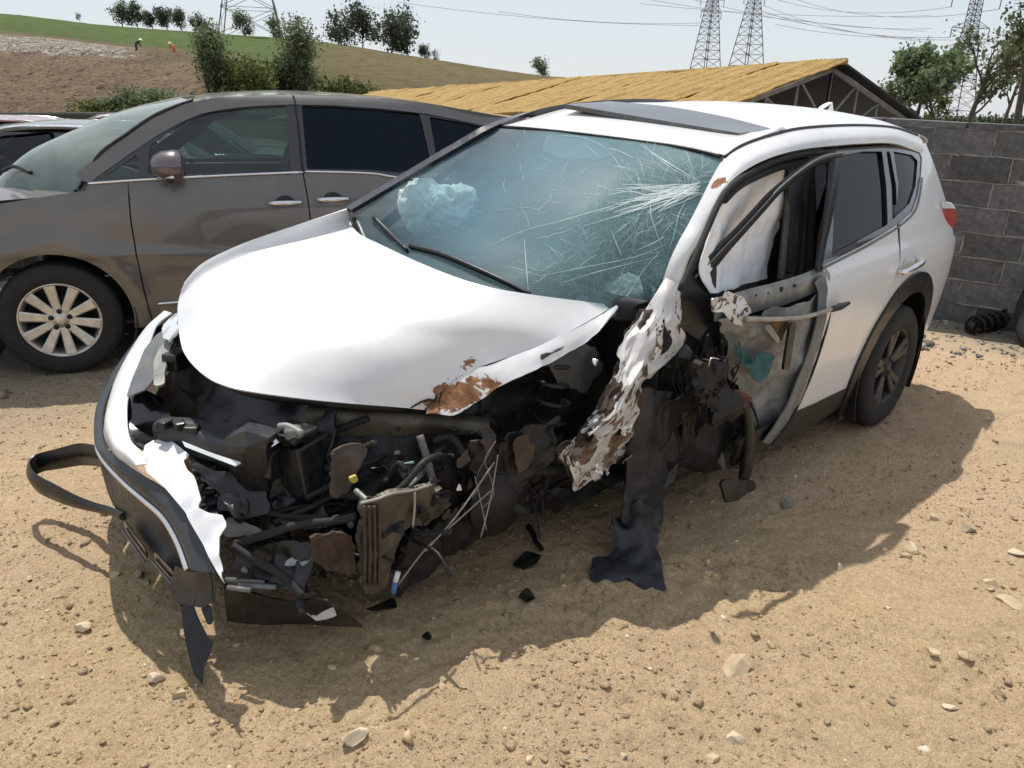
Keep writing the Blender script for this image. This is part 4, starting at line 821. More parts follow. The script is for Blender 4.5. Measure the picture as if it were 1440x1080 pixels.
# ---- wheels
def wheel(name, parent, hub, R, Wd, rimR, spokes, rim_mat, side=1, steer=0.0, twin=True, sw=.5, simple=False):
    """Tyre and alloy; axis along y, outer face towards side."""
    rt = empty(name); rt.parent = parent; rt.location = hub; rt.rotation_euler = (0, 0, steer+(0 if side > 0 else math.pi))
    h = Wd/2
    prof = [(-h*.8, rimR*.98), (-h, rimR+.03), (-h*1.03, (rimR+R)/2), (-h*.98, R-.03), (-h*.82, R-.008), (-h*.5, R), (-h*.46, R-.009), (-h*.40, R-.009), (-h*.36, R), (-h*.05, R), (-.02*h, R-.009), (.04*h, R-.009), (.08*h, R),
            (h*.36, R), (h*.40, R-.009), (h*.46, R-.009), (h*.5, R), (h*.82, R-.008), (h*.98, R-.03), (h*1.03, (rimR+R)/2+.01), (h*1.01, (rimR+R)/2), (h*1.02, (rimR+R)/2-.012), (h, rimR+.03), (h*.93, rimR+.008), (h*.8, rimR*.98)]
    tyre = lathe('tyre', M['rubber'], rt, prof, 72)
    rim = lathe('rim', rim_mat, rt, [(-h*.8, rimR*.97), (-h*.6, rimR*.9), (h*.3, rimR*.88), (h*.75, rimR*.93), (h*.84, rimR*.965), (h*.88, rimR*1.0), (h*.84, rimR*1.01)], 64)
    lathe('brake_disc', M['dark_metal'], rt, [(h*.02, .0), (h*.02, .05), (h*.05, .06), (h*.05, rimR*.68), (-h*.05, rimR*.68)], 40)
    lathe('wheel_back', M['interior'], rt, [(-h*.3, .0), (-h*.3, rimR*.93)], 32)
    V, F = [], []
    for k in range(spokes):
        a = 2*math.pi*k/spokes+.17
        if twin: offs = (-.17, .17)
        else: offs = (0,)
        for o in offs:
            ri, ro = rimR*.20, rimR*.95; wi, wo = rimR*sw*.17, rimR*sw*.25
            ai, ao = a+o*.55, a+o*1.0
            pi_ = np.array([math.cos(ai)*ri, math.sin(ai)*ri]); po = np.array([math.cos(ao)*ro, math.sin(ao)*ro]); d = (po-pi_)/np.linalg.norm(po-pi_); nn = np.array([-d[1], d[0]])
            for t, wd, yy in ((0, wi, h*.66), (.5, (wi+wo)/2*.95, h*.74), (1, wo, h*.83)):
                c = pi_*(1-t)+po*t; b0 = len(V)
                for s_, y_ in ((-1, yy-.002), (-.72, yy+.004), (.72, yy+.004), (1, yy-.002), (.8, yy-.035), (-.8, yy-.035)):
                    q = c+nn*wd*s_; V.append((q[0], y_, q[1]))
            b0 -= 12
            for r in (0, 1):
                for j in range(6): F.append((b0+r*6+j, b0+r*6+(j+1) % 6, b0+(r+1)*6+(j+1) % 6, b0+(r+1)*6+j))
            F.append(tuple(b0+12+j for j in range(6)))
    sp = link('spokes', mesh_from('spokes', V, F), rt, rim_mat, smooth=False)
    hubc = lathe('hub', rim_mat, rt, [(h*.3, rimR*.30), (h*.66, rimR*.29), (h*.70, rimR*.26), (h*.70, rimR*.15), (h*.76, rimR*.13), (h*.78, rimR*.10), (h*.78, 0)], 32)
    if not simple:
        for k in range(5):
            a = 2*math.pi*k/5+.3
            V, F = lathe_data([(h*.60, .016), (h*.72, .016), (h*.72, .012), (h*.78, .010), (h*.79, 0)], 10)
            V = np.array(V)+np.array([math.cos(a)*rimR*.235, 0, math.sin(a)*rimR*.235]); link('wheel_nut', mesh_from('nut', V, F), rim, M['dark_metal'])
    return rt
rw = wheel('wheel', suv, tuple(HUBR), .352, .225, .222, 5, M['alloy_dark'])
wheel('wheel', suv, (-2.67, -.80, .352), .352, .225, .222, 5, M['alloy_dark'], side=-1, simple=True)
wheel('wheel', suv, (0.02, -.80, .352), .352, .225, .222, 5, M['alloy_dark'], side=-1, simple=True)

# ---- roof, sunroof, side frame
_rx = [1.05, 1.25, 1.5, 1.8, 2.4, 2.85, 3.2, 3.45]
_rz = np.array([[1.568, 1.570, 1.560, 1.535, 1.520, 1.50], [1.610, 1.615, 1.595, 1.560, 1.550, 1.56], [1.650, 1.660, 1.636, 1.602, 1.582, 1.598],
       [1.672, 1.684, 1.677, 1.640, 1.606, 1.622], [1.680, 1.696, 1.706, 1.690, 1.650, 1.627], [1.660, 1.680, 1.694, 1.684, 1.650, 1.612],
       [1.610, 1.635, 1.650, 1.645, 1.615, 1.578], [1.560, 1.585, 1.60, 1.597, 1.572, 1.538]])
def roof_pt(x, s):
    """The roof sags to the left where the pillar is pushed in."""
    z = np.interp(s, [-1, -.72, -.35, .25, .76, 1], [np.interp(-x, _rx, _rz[:, k]) for k in range(6)])
    hw = np.interp(-x, [1.0, 1.4, 2.4, 3.0, 3.45], [.575, .578, .585, .575, .55])
    return np.array([x, hw*s, z])
wst = [at(706, 178, y=-.565), at(750, 181, y=-.40), at(817, 188, y=-.15), at(911, 200, y=.205), at(970, 209, y=.425), at(1016, 220, y=.575)]
rows = [[p+np.array([-.012, 0, .006]) for p in wst]]
for x in (-1.5, -1.8, -2.1, -2.4, -2.85, -3.2, -3.40): rows.append([roof_pt(x, s) for s in (-1, -.72, -.35, .25, .76, 1)])
RP = loft(rows, 110, 60)
# buckle over the left front door
dd = np.exp(-(((RP[..., 0]+1.72)/.10)**2+((RP[..., 1]-.54)/.13)**2)); RP[..., 2] -= .016*dd
dd = np.exp(-(((RP[..., 0]+1.62)/.05)**2+((RP[..., 1]-.55)/.10)**2)); RP[..., 2] += .018*dd
roof = sheet('roof', M['white_paint'], suv, RP, .012, flip=False, backmat=M['interior'])
sf = [at(795, 150, y=-.43), at(870, 163, y=-.17), at(960, 178, y=.16), at(1038, 191, y=.44)]
sr_ = [at(858, 144, y=-.43), at(935, 151, y=-.16), at(1015, 165, y=.16), at(1090, 184, y=.455)]
sg = coons([p+[0, 0, .012] for p in sf], [p+[0, 0, .006] for p in sr_], [sf[0]+[0, 0, .012], sr_[0]+[0, 0, .006]], [sf[-1]+[0, 0, .012], sr_[-1]+[0, 0, .006]], 16, 40)
sheet('sunroof', plain('sunroof_glass', (.05, .056, .056), .22, coat=.5, var=.2, dirt=(.18, .175, .165), dirt_amt=.5), suv, sg, .022)
inner = [(925, 417), (940, 371), (954, 340), (967, 317), (985, 282), (1002, 248), (1019, 222), (1045, 205), (1085, 191), (1130, 181), (1200, 177), (1255, 180), (1290, 191)]
iy = [.63, .625, .62, .615, .605, .59, .58, .58, .58, .582, .585, .585, .565]
outer = [(957, 405), (968, 367), (981, 343), (992, 322), (1011, 281), (1024, 259), (1050, 238), (1085, 221), (1122, 211), (1160, 206), (1210, 202), (1258, 202), (1297, 216)]
oy = [.675, .675, .68, .68, .685, .69, .69, .69, .685, .68, .68, .675, .655]
fr = []
for (a, ya, b, yb) in zip(inner, iy, outer, oy):
    A_, B_ = at(*a, y=ya), at(*b, y=yb); m_ = (A_+B_)/2; n_ = np.array([.15, .75, .55]); fr.append([A_, m_*.6+A_*.4+n_*.018, m_*.6+B_*.4+n_*.020, B_])
fr = np.array(fr)
rs = at(1010, 256, y=.645)
M['pillar_paint'] = rust_spot('pillar_paint', [(rs, .036)])
SFm = loft(fr, 120, 14)
sheet('side_frame', M['pillar_paint'], suv, SFm, .02, backmat=M['interior'])
# black ditch strip between roof and side frame
dl = [at(*p, y=y)+np.array([0, 0, .004]) for p, y in list(zip(inner, iy))[6:]]
tube('roof_ditch', M['black_plastic'], roof, dl, .007, 6, 60)
tube('windscreen_top_seal', M['black_plastic'], roof, [p+np.array([.006, 0, 0]) for p in wst], .009, 6, 40)
# shark fin
fp = at(1160, 158, y=0.0)
fx = fp[0]; fz = 1.66
fin = np.array([[(fx-.02+dx, s*wd, fz+dz) for s in (-1, -.4, .4, 1)] for dx, wd, dz in ((.13, .004, .0), (.08, .018, .022), (.02, .020, .042), (-.03, .012, .055), (-.06, .004, .05), (-.055, .022, .0))])
sheet('roof_antenna', M['white_paint'], roof, loft(fin, 24, 10), .003)
# spoiler and rear corner
spl = [[roof_pt(-3.38, s)+np.array([0, 0, .002]) for s in (-1, -.5, 0, .5, 1)], [roof_pt(-3.45, s)*np.array([1, 1.0, 1])+np.array([-.06, 0, -.01]) for s in (-1, -.5, 0, .5, 1)], [roof_pt(-3.45, s)+np.array([-.09, 0, -.04]) for s in (-1, -.5, 0, .5, 1)], [roof_pt(-3.42, s)+np.array([-.02, 0, -.075]) for s in (-1, -.5, 0, .5, 1)]]
sheet('spoiler', M['white_paint'], suv, loft(spl, 20, 30), .006)
tg = [[(-3.43, s*.52, 1.50) for s in (-1, -.4, .4, 1)], [(-3.52, s*.62, 1.25) for s in (-1, -.4, .4, 1)], [(-3.57, s*.70, 1.10) for s in (-1, -.4, .4, 1)], [(-3.62, s*.74, .9) for s in (-1, -.4, .4, 1)], [(-3.62, s*.76, .6) for s in (-1, -.4, .4, 1)], [(-3.56, s*.74, .38) for s in (-1, -.4, .4, 1)]]
sheet('tailgate', M['white_paint'], suv, loft(tg, 40, 20), .01, flip=True)
# tail lamp: a wedge proud of the rear corner
tl = [[at(1324, 284, y=.79), at(1338, 286, x=-3.52), (-3.56, .68, 1.175)], [at(1326, 293, y=.80), at(1343, 293, x=-3.56), (-3.60, .68, 1.145)]]
sheet('tail_lamp_top', M['white_paint'], suv, loft([[np.array(p) for p in r] for r in tl], 5, 12), .004)
tl2 = [[at(1327, 294, y=.795), at(1343, 294, x=-3.56), (-3.61, .68, 1.14)], [at(1328, 308, y=.80), at(1345, 306, x=-3.58), (-3.62, .68, 1.08)], [at(1329, 321, y=.80), at(1342, 319, x=-3.57), (-3.61, .68, 1.02)]]
sheet('tail_lamp', M['tail_red'], suv, loft([[np.array(p) for p in r] for r in tl2], 10, 16), .004)
# right flank, plain, so the car is closed
rp = [(.40, .35), (.44, .80), (.20, .98), (-.45, 1.07), (-3.05, 1.20), (-3.2, 1.45), (-3.32, 1.50), (-3.46, 1.28), (-3.50, 1.0), (-3.56, .9), (-3.55, .42), (-1.0, .28)]
archR = [(.02+.42*math.cos(t), .36+.42*math.sin(t)) for t in np.linspace(0, 2*math.pi, 40)]
side_panel('right_flank', M['white_paint'], suv, Yb, rp, [arch_in+[(-2.4, .1), (-2.9, .1)], archR], res=.03, mirror=True)
rwp = [(-.55, 1.08), (-1.02, 1.48), (-1.35, 1.53), (-2.6, 1.535), (-3.12, 1.46), (-3.04, 1.21)]
side_panel('right_glass', M['van_glass'], suv, Yb, rwp, out=-.02, res=.05, mirror=True)
rfr = [(-.42, 1.07), (-.98, 1.50), (-1.3, 1.572), (-2.6, 1.60), (-3.40, 1.54), (-3.2, 1.42), (-3.05, 1.2)]
side_panel('right_window_frame', M['black_gloss'], suv, Yb, rfr, [rwp], out=-.004, res=.025, mirror=True)
rpil = [[at(487, 297, y=-.80), at(497, 300, y=-.745)], [at(560, 254, y=-.74), at(566, 259, y=-.69)], [at(640, 206, y=-.665), at(645, 212, y=-.62)], [at(700, 175, y=-.61), at(706, 179, y=-.568)], [(-1.5, -.62, 1.63), (-1.5, -.578, 1.652)], [(-2.4, -.64, 1.655), (-2.4, -.585, 1.682)], [(-3.3, -.60, 1.56), (-3.3, -.56, 1.592)]]
sheet('right_side_frame', M['black_gloss'], suv, loft(rpil, 70, 6), .02, flip=True)

# ---- windscreen
wb = [at(497, 301, y=-.745), (-.18, -.45, 1.075), (-.13, -.12, 1.065), (-.17, .18, 1.045), (-.29, .41, 1.015), at(893, 452, y=.605)]
wl_ = [wb[0], at(566, 259, y=-.69), at(645, 212, y=-.625), wst[0]]
wr_ = [wb[-1], at(930, 398, y=.615), at(962, 325, y=.61), at(996, 256, y=.59), wst[-1]]
WS = coons(wb, wst, wl_, wr_, 40, 60)
bulge = (np.sin(np.linspace(0, math.pi, 40))[:, None]*np.sin(np.linspace(0, math.pi, 60))[None])
WS = WS+bulge[..., None]*np.array([.03, 0, .02])
# caved in near the left pillar
cp = at(940, 300, y=.5)
dd = np.exp(-(((WS-cp)**2).sum(-1))/(.20**2)); WS = WS-dd[..., None]*np.array([.03, 0, .02])
WS = WS+(.004*vnoise(WS.reshape(-1, 3), 7, 3).reshape(40, 60))[..., None]*np.array([.6, 0, .8])
wscreen = sheet('windscreen', M['shattered_glass'], suv, WS, .005, flip=False)
# ---- bonnet: buckled, its left edge folded down and scraped to rust
hc0 = [at(488, 294, y=-.77), at(493, 313, z=1.14), at(506, 329, z=1.125), at(536, 344, z=1.122), at(592, 370, z=1.105), at(667, 398, z=1.085), at(742, 413, z=1.055), at(866, 429, z=.985)]
hd0 = [hc0[0], at(370, 332, y=-.80), at(315, 354, y=-.805), at(281, 373, y=-.80), at(259, 397, y=-.79)]
hc1 = [hd0[-1]]+[at(px, py, z=z) for px, py, z in ((250, 430, .90), (253, 476, .875), (263, 503, .86), (288, 528, .845), (317, 542, .83), (355, 551, .815), (430, 561, .785), (500, 568, .757), (560, 573, .733), (598, 577, .715))]
hd1 = [hc0[-1], at(800, 466, z=.935), at(735, 495, z=.885), at(655, 524, z=.835), at(618, 553, z=.775), hc1[-1]]
HP = coons(hc0, hc1, hd0, hd1, 70, 80, 1.45)
uu, vv = np.meshgrid(np.linspace(0, 1, 70), np.linspace(0, 1, 80), indexing='ij')
HP[..., 2] += .006*np.sin(uu*math.pi)*np.sin(vv*math.pi)**.8
HP[..., 2] += .004*np.exp(-((vv-.84)/.06)**2)*np.sin(uu*math.pi)
HP[..., 2] += .0015*vnoise(HP.reshape(-1, 3), 4, 8).reshape(70, 80)*vv**2
hs = [(at(663, 513, y=.455), .040), (at(655, 553, y=.46), .066), (at(628, 562, y=.43), .058), (at(690, 542, y=.51), .04), (at(727, 497, y=.515), .012), (at(612, 574, y=.41), .04)]
M['hood_paint'] = rust_spot('hood_paint', hs)
hood = sheet('bonnet', M['hood_paint'], suv, HP, .006, flip=False, backmat=M['black_plastic'])
low = [at(866, 433, y=.60), at(838, 470, y=.60), at(790, 502, y=.59), at(735, 528, y=.56), at(700, 546, y=.53), at(668, 568, y=.50), at(640, 584, y=.475), at(600, 580, y=.42)]
cre = [hc0[-1], at(838, 447, z=.962), at(795, 469, z=.932), at(735, 495, z=.885), at(695, 511, z=.86), at(655, 524, z=.835), at(626, 545, z=.79), hc1[-1]]
mid = [(a+b)/2+np.array([0, .003, .003]) for a, b in zip(cre, low)]
tear = lambda q, uv: .985-uv[:, 0]+.05*vnoise(q, 30, 4)-.07*np.clip(uv[:, 1]-.6, 0, 1)*(1+vnoise(q, 40, 9))
sheet('bonnet_folded_edge', M['hood_paint'], hood, loft([cre, mid, low], 26, 80), .005, [tear], crumple=[(.0025, 12, 21), (.0015, 35, 22)], backmat=M['dark_metal'])
# inner bonnet frame seen from below the edge
tube('bonnet_brace', M['dark_metal'], hood, [hc1[1]+[-.03, .02, -.03], hc1[4]+[-.06, 0, -.03], hc1[7]+[-.06, -.02, -.03], hc1[9]+[-.06, -.03, -.03]], .018, 6)
# cowl and wipers
def on_grid(G, px, py, lift=0.0):
    P = G.reshape(-1, 3)-CAM; dz = P@FW; X = 720+FPX*(P@RT)/dz; Y = 540-FPX*(P@UP)/dz
    k = np.argsort((X-px)**2+(Y-py)**2)[:4]; w_ = 1/((X[k]-px)**2+(Y[k]-py)**2+.5); d = (dz[k]*w_).sum()/w_.sum()
    return at(px, py, d=d-lift)
cow0 = [p+np.array([-.01, 0, -.03]) for p in hc0[1:]]
cow1 = [p+np.array([-.06, 0, -.01]) for p in wb]
sheet('cowl', M['black_plastic'], suv, loft([cow0[::1], [np.array(p)+np.array([.0, 0, -.012]) for p in curve(wb, 7)], [np.array(p)+np.array([-.12, 0, -.03]) for p in curve(wb, 7)]], 8, 40), .01)
for nm, pl in (('wiper', [(526, 306), (548, 328), (573, 352)]), ('wiper', [(577, 346), (620, 357), (664, 375), (704, 393), (746, 414)])):
    wp = [on_grid(WS, *p, lift=.02) for p in pl]; wo = tube(nm, M['black_plastic'], suv, wp, [.012, .010, .007], 6)
    tube('wiper_blade', M['rubber'], wo, [p+np.array([-.004, 0, -.010]) for p in wp], .005, 5)
# ---- fracture lines in the windscreen
crk, nt, N, L, b = nodes('fracture'); b.inputs['Base Color'].default_value = (.78, .86, .86, 1); b.inputs['Roughness'].default_value = .35; b.inputs['Alpha'].default_value = .55
M['fracture'] = crk
M['fracture_faint'] = crk.copy(); M['fracture_faint'].node_tree.nodes['Principled BSDF'].inputs['Alpha'].default_value = .32
def ribbon_set(name, mat, lines, parent, lift=.004):
    V, F = [], []
    for pts, wd in lines:
        P = np.array([on_grid(WS, *p, lift=lift) for p in curve(pts, max(3, int(np.linalg.norm(np.array(pts[0])-np.array(pts[-1]))/9)+2))])
        T = np.gradient(P, axis=0); T /= np.linalg.norm(T, axis=1)[:, None]+1e-9; n_ = np.cross(T, FW); n_ /= np.linalg.norm(n_, axis=1)[:, None]+1e-9
        w_ = wd*np.sin(np.linspace(.25, math.pi-.25, len(P)))*(.7+.6*RNG.random(len(P))); o = len(V)
        for p, q, k in zip(P, n_, w_): V += [p-q*k/2, p+q*k/2, p+q*k/2-FW*-.001, p-q*k/2-FW*-.001]
        for k in range(len(P)-1):
            a = o+4*k; F += [(a, a+1, a+5, a+4), (a+1, a+2, a+6, a+5), (a+2, a+3, a+7, a+6), (a+3, a, a+4, a+7)]
    o = link(name, mesh_from(name, V, F), parent, mat); o['kind'] = 'stuff'; return o
def jit(p, q, n, amp):
    t = np.linspace(0, 1, n)[:, None]; P = np.array(p)*(1-t)+np.array(q)*t; P[1:-1] += RNG.normal(0, amp, (n-2, 2)); return P
big = [([(986, 257), (940, 229), (900, 203)], .006), ([(984, 258), (950, 240), (915, 214), (905, 204)], .003), ([(985, 262), (945, 266), (900, 279), (860, 290), (790, 310), (735, 325), (680, 350)], .0035), ([(983, 266), (940, 274), (895, 281), (850, 298)], .008), ([(982, 268), (940, 278), (900, 287)], .011), ([(980, 272), (930, 285), (880, 300), (820, 318)], .004),
       ([(920, 262), (915, 300), (930, 345)], .005), ([(928, 360), (880, 372), (830, 385), (790, 398)], .003), ([(935, 345), (890, 362), (820, 376), (760, 388)], .003), ([(737, 335), (739, 360), (741, 385), (743, 409)], .007), ([(741, 352), (746, 380), (748, 409)], .003), ([(858, 320), (868, 345), (874, 360)], .004),
       ([(700, 345), (735, 338), (760, 334)], .003), ([(780, 190), (820, 193), (845, 204), (850, 208)], .005), ([(850, 208), (870, 212), (890, 222)], .003), ([(737, 180), (738, 190)], .005), ([(570, 340), (585, 327), (602, 318)], .003), ([(545, 325), (546, 335)], .003), ([(966, 280), (955, 300), (948, 330), (940, 352)], .003),
       ([(690, 308), (700, 296), (745, 292), (765, 300)], .002), ([(694, 291), (695, 315)], .002), ([(757, 290), (760, 318)], .0025), ([(895, 352), (918, 342), (935, 332)], .004), ([(880, 420), (905, 380), (930, 352)], .004), ([(870, 428), (882, 415), (893, 400)], .006)]
ribbon_set('windscreen_cracks', M['fracture'], [(p, w_*.62) for p, w_ in big if np.mean([q[0] for q in p]) > 840]+[(p, w_*.35) for p, w_ in big if np.mean([q[0] for q in p]) <= 840 and (p[0][1] < 215 or len(p) == 4)], wscreen)
fine = []
for k in range(26):
    y0, x1_, y1_ = RNG.uniform(256, 272), RNG.uniform(850, 945), RNG.uniform(258, 304); big.append((jit((RNG.uniform(975, 988), y0), (x1_, y1_), 5, 1.5), RNG.uniform(.0025, .006)))
ribbon_set('windscreen_fracture_band', M['fracture'], big[-26:], wscreen, .005)
for k in range(620):
    c0 = np.array([(984, 262), (915, 282), (880, 420), (745, 320)][RNG.choice(4, p=[.50, .30, .18, .02])], float)
    a = RNG.uniform(0, 2*math.pi); r = RNG.exponential(75); p = c0+r*np.array([math.cos(a)*1.4, math.sin(a)*.7])
    if not (in_poly(p[None], [(712, 182), (1008, 224), (985, 268), (930, 390), (880, 420), (740, 405), (600, 345), (560, 300)])[0] > 6): continue
    d = (p-c0)/(np.linalg.norm(p-c0)+1e-6)
    if RNG.random() < .35: d = np.array([-d[1], d[0]*.5])
    ln = RNG.uniform(8, 46); q = p+d*ln
    fine.append((jit(p, q, 4, ln*.05), RNG.uniform(.0008, .0018)))
ribbon_set('windscreen_crazing', M['fracture_faint'], fine, wscreen, .003)
# rear view mirror housing and sensor patch behind the glass
mp = [on_grid(WS, *p, lift=-.02) for p in ((768, 190), (850, 200), (872, 212), (840, 225), (790, 222), (762, 212))]
plate('sensor_shade', M['grey_plastic'], suv, mp, .01)
# ---- cabin
dash = loft([[np.array(p)+np.array([-.02, 0, -.02]) for p in curve(wb, 6)], [(-.42, -.72, 1.04), (-.36, -.45, 1.05), (-.34, -.1, 1.05), (-.38, .2, 1.03), (-.46, .42, 1.0), (-.60, .60, .98)], [(-.62, -.72, .98), (-.60, -.45, .99), (-.58, -.1, .99), (-.60, .25, .99), (-.62, .5, .98), (-.66, .68, .97)], [(-.68, -.72, .6), (-.66, -.45, .6), (-.64, -.1, .6), (-.66, .25, .6), (-.68, .5, .6), (-.7, .68, .6)]], 20, 30)
sheet('dashboard', M['interior'], suv, dash, .01)
def car_seat(par, cx, cy, cz, mat, tilt=.25, w_=.50):
    s = empty('seat'); s.parent = par; s.location = (cx, cy, cz)
    cs = [[(.26, s_*w_/2*k, h_) for s_, k, h_ in ((-1, .9, .0), (-1, 1, .06), (-.6, 1, .10), (.6, 1, .10), (1, 1, .06), (1, .9, .0))], [(0, s_*w_/2*k, h_-.01) for s_, k, h_ in ((-1, .9, 0), (-1, 1, .08), (-.6, 1, .09), (.6, 1, .09), (1, 1, .08), (1, .9, 0))], [(-.22, s_*w_/2*k, h_-.02) for s_, k, h_ in ((-1, .9, 0), (-1, 1, .08), (-.6, 1, .09), (.6, 1, .09), (1, 1, .08), (1, .9, 0))]]
    sheet('seat_cushion', mat, s, loft(cs, 12, 20), .05)
    bk = []
    for h_, wd, t in ((.0, .92, .10), (.2, 1.0, .12), (.42, .96, .10), (.56, .8, .07), (.60, .6, .04)):
        x = -.22-h_*tilt; bk.append([(x-t*.5, -wd*w_/2, h_+.06), (x+t*.6, -wd*w_/2, h_+.06), (x+t*.35, -wd*w_*.3, h_+.06), (x+t*.35, wd*w_*.3, h_+.06), (x+t*.6, wd*w_/2, h_+.06), (x-t*.5, wd*w_/2, h_+.06)])
    sheet('seat_back', mat, s, loft(bk, 16, 24), .03)
    hr = [[(-.22-h_*tilt+t, s_*w_*.24*k, h_) for s_, k, t in ((-1, .8, -.05), (-1, 1, .0), (-.5, 1, .05), (.5, 1, .05), (1, 1, 0), (1, .8, -.05))] for h_ in (.68, .74, .80, .845)]
    sheet('head_restraint', mat, s, loft(hr, 10, 16), .03)
    return s
for cy in (-.37, .30): car_seat(suv, -1.42, cy, .58, M['seat_cloth'])
for cy in (-.42, .0, .42): car_seat(suv, -2.2, cy, .64, M['seat_cloth'], w_=.42)
sheet('floor_pan', M['dark_metal'], suv, loft([[(-.45, -.78, .32), (-.45, 0, .38), (-.45, .70, .32)], [(-2.0, -.80, .28), (-2.0, 0, .36), (-2.0, .80, .28)], [(-3.5, -.7, .42), (-3.5, 0, .42), (-3.5, .7, .42)]], 16, 12), .02)
sheet('firewall', M['dark_metal'], suv, loft([[(-.40, -.74, .30), (-.40, 0, .30), (-.52, .62, .28)], [(-.40, -.74, .75), (-.40, 0, .75), (-.52, .56, .70)], [(-.30, -.74, 1.04), (-.26, 0, .99), (-.44, .50, .90)]], 20, 24), .01, crumple=(.02, 6, 3))
tube('steering_wheel', M['interior'], suv, [(-.78+.05*math.sin(t), .36+.18*math.cos(t), 1.0+.17*math.sin(t)) for t in np.linspace(0, 2*math.pi, 14)], .016, 8, 40)
# ---- airbags
M['bag_cloth'] = plain('bag_cloth', (.80, .84, .83), .9, var=.15, scale=14, bmp=.8, bscale=25)
def bag(name, c, s, seed, amp=.28, parent=suv):
    bm = bmesh.new(); bmesh.ops.create_icosphere(bm, subdivisions=5, radius=1.0)
    P = np.array([v.co[:] for v in bm.verts]); r = 1+amp*fbm(P, 1.3, seed, 3)-.16*np.abs(vnoise(P+.3*np.stack([vnoise(P, 2, 1), vnoise(P, 2, 2), vnoise(P, 2, 3)], 1), 2.6, seed+3))-.09*np.abs(vnoise(P, 6, seed+5))-.05*np.abs(vnoise(P, 13, seed+8))
    P = P*r[:, None]*np.array(s)+np.array(c)
    for v, p in zip(bm.verts, P): v.co = p
    me = bpy.data.meshes.new(name); bm.to_mesh(me); bm.free(); return link(name, me, parent, M['bag_cloth'])
g1 = on_grid(WS, 597, 288, lift=-.30); g2 = on_grid(WS, 637, 294, lift=-.29)
ab = bag('passenger_airbag', g1, (.12, .15, .14), 4); bag('airbag_fold', g2, (.11, .14, .12), 9, .35, ab)
bag('driver_airbag', (-.86, .40, .92), (.07, .15, .13), 14, .2)
ca = loft([[at(1012, 284, y=0.660), at(1040, 262, y=0.640), at(1072, 246, y=0.630), at(1104, 238, y=0.620)],
           [at(998, 315, y=0.680), at(1032, 305, y=0.640), at(1070, 295, y=0.625), at(1102, 285, y=0.620)],
           [at(986, 350, y=0.700), at(1026, 345, y=0.650), at(1068, 335, y=0.630), at(1098, 325, y=0.625)],
           [at(984, 385, y=0.720), at(1022, 385, y=0.660), at(1062, 372, y=0.640), at(1086, 360, y=0.630)],
           [at(1000, 412, y=0.740), at(1024, 408, y=0.680), at(1056, 400, y=0.650), at(1080, 392, y=0.640)]], 50, 50)
ca = ca+(.046*fbm(ca.reshape(-1, 3)*np.array([1, 1, .7]), 5, 31, 3)+.010*np.abs(vnoise(ca.reshape(-1, 3), 16, 33))).reshape(50, 50)[..., None]*np.array([0, 1, 0])
sheet('curtain_airbag', M['cloth_white'], suv, ca, .006, [lambda q, uv: 1.02-uv[:, 1]+.05*vnoise(q, 14, 2)])
# B pillar, belt and door seals seen through the empty front window
bp = loft([[at(px, 232, y=.60) for px in (1108, 1122, 1136, 1150, 1166)], [at(px, 300, y=.66) for px in (1104, 1118, 1132, 1146, 1162)], [at(px, 392, y=.74) for px in (1096, 1112, 1126, 1142, 1156)]], 24, 60)
bp[..., 1] += .012*np.sin(np.linspace(0, 9*math.pi, 60))[None]
sheet('b_pillar', plain('trim_brown', (.055, .048, .04), .7, var=.4, scale=18), suv, bp, .02)
tube('seat_belt', M['belt_red'], suv, [at(1160, 250, y=.70), at(1157, 300, y=.74), at(1150, 345, y=.78)], .006, 5)
pl_ = [at(1110, 236, y=.64), at(1128, 228, y=.64), at(1132, 300, y=.67), at(1124, 382, y=.74), at(1108, 385, y=.74), at(1112, 300, y=.67)]
plate('pillar_trim', M['grey_plastic'], suv, pl_, .01)
plate('door_glass_run', M['privacy_glass'], suv, [at(1146, 233, y=.72), at(1163, 229, y=.74), at(1158, 300, y=.78), at(1148, 330, y=.78)], .004)
# seal round the front door opening
tube('door_seal', M['rubber'], suv, [at(957, 408, y=.77), at(985, 345, y=.745), at(1012, 284, y=.715), at(1030, 260, y=.70), at(1055, 243, y=.69), at(1090, 227, y=.68), at(1130, 217, y=.675), at(1172, 213, y=.67)], .013, 7, 50)
tube('door_seal', M['rubber'], suv, [at(1018, 281, y=.69), at(1036, 263, y=.68), at(1060, 249, y=.67), at(1095, 235, y=.66), at(1135, 226, y=.655)], .018, 7, 40)

# ---- left front door: frame sprung outwards, outer skin gone
fd = empty('front_door'); fd.parent = suv
fo = [(950, 408, .685), (968, 388, .69), (990, 367, .70), (1015, 342, .71), (1040, 317, .72), (1064, 291, .73), (1086, 267, .74), (1104, 251, .745), (1122, 237, .75), (1140, 225, .755), (1159, 217, .755), (1184, 213, .74)]
fi = [(972, 412, .685), (988, 398, .69), (1006, 378, .70), (1027, 352, .71), (1050, 326, .72), (1073, 300, .73), (1094, 276, .74), (1110, 261, .745), (1126, 248, .75), (1143, 237, .755), (1160, 230, .755), (1176, 226, .74)]
A_ = [at(a, b_, y=y) for a, b_, y in fo]; B_ = [at(a, b_, y=y-.01) for a, b_, y in fi]
sheet('window_frame_top', M['black_plastic'], fd, loft([[a, (a+b_)/2+np.array([.004, .018, .004]), b_] for a, b_ in zip(A_, B_)], 60, 8), .018)
tube('frame_moulding', M['satin_grey'], fd, [a*.75+b_*.25+np.array([.004, .016, .006]) for a, b_ in zip(A_, B_)][1:], .0045, 5, 60)
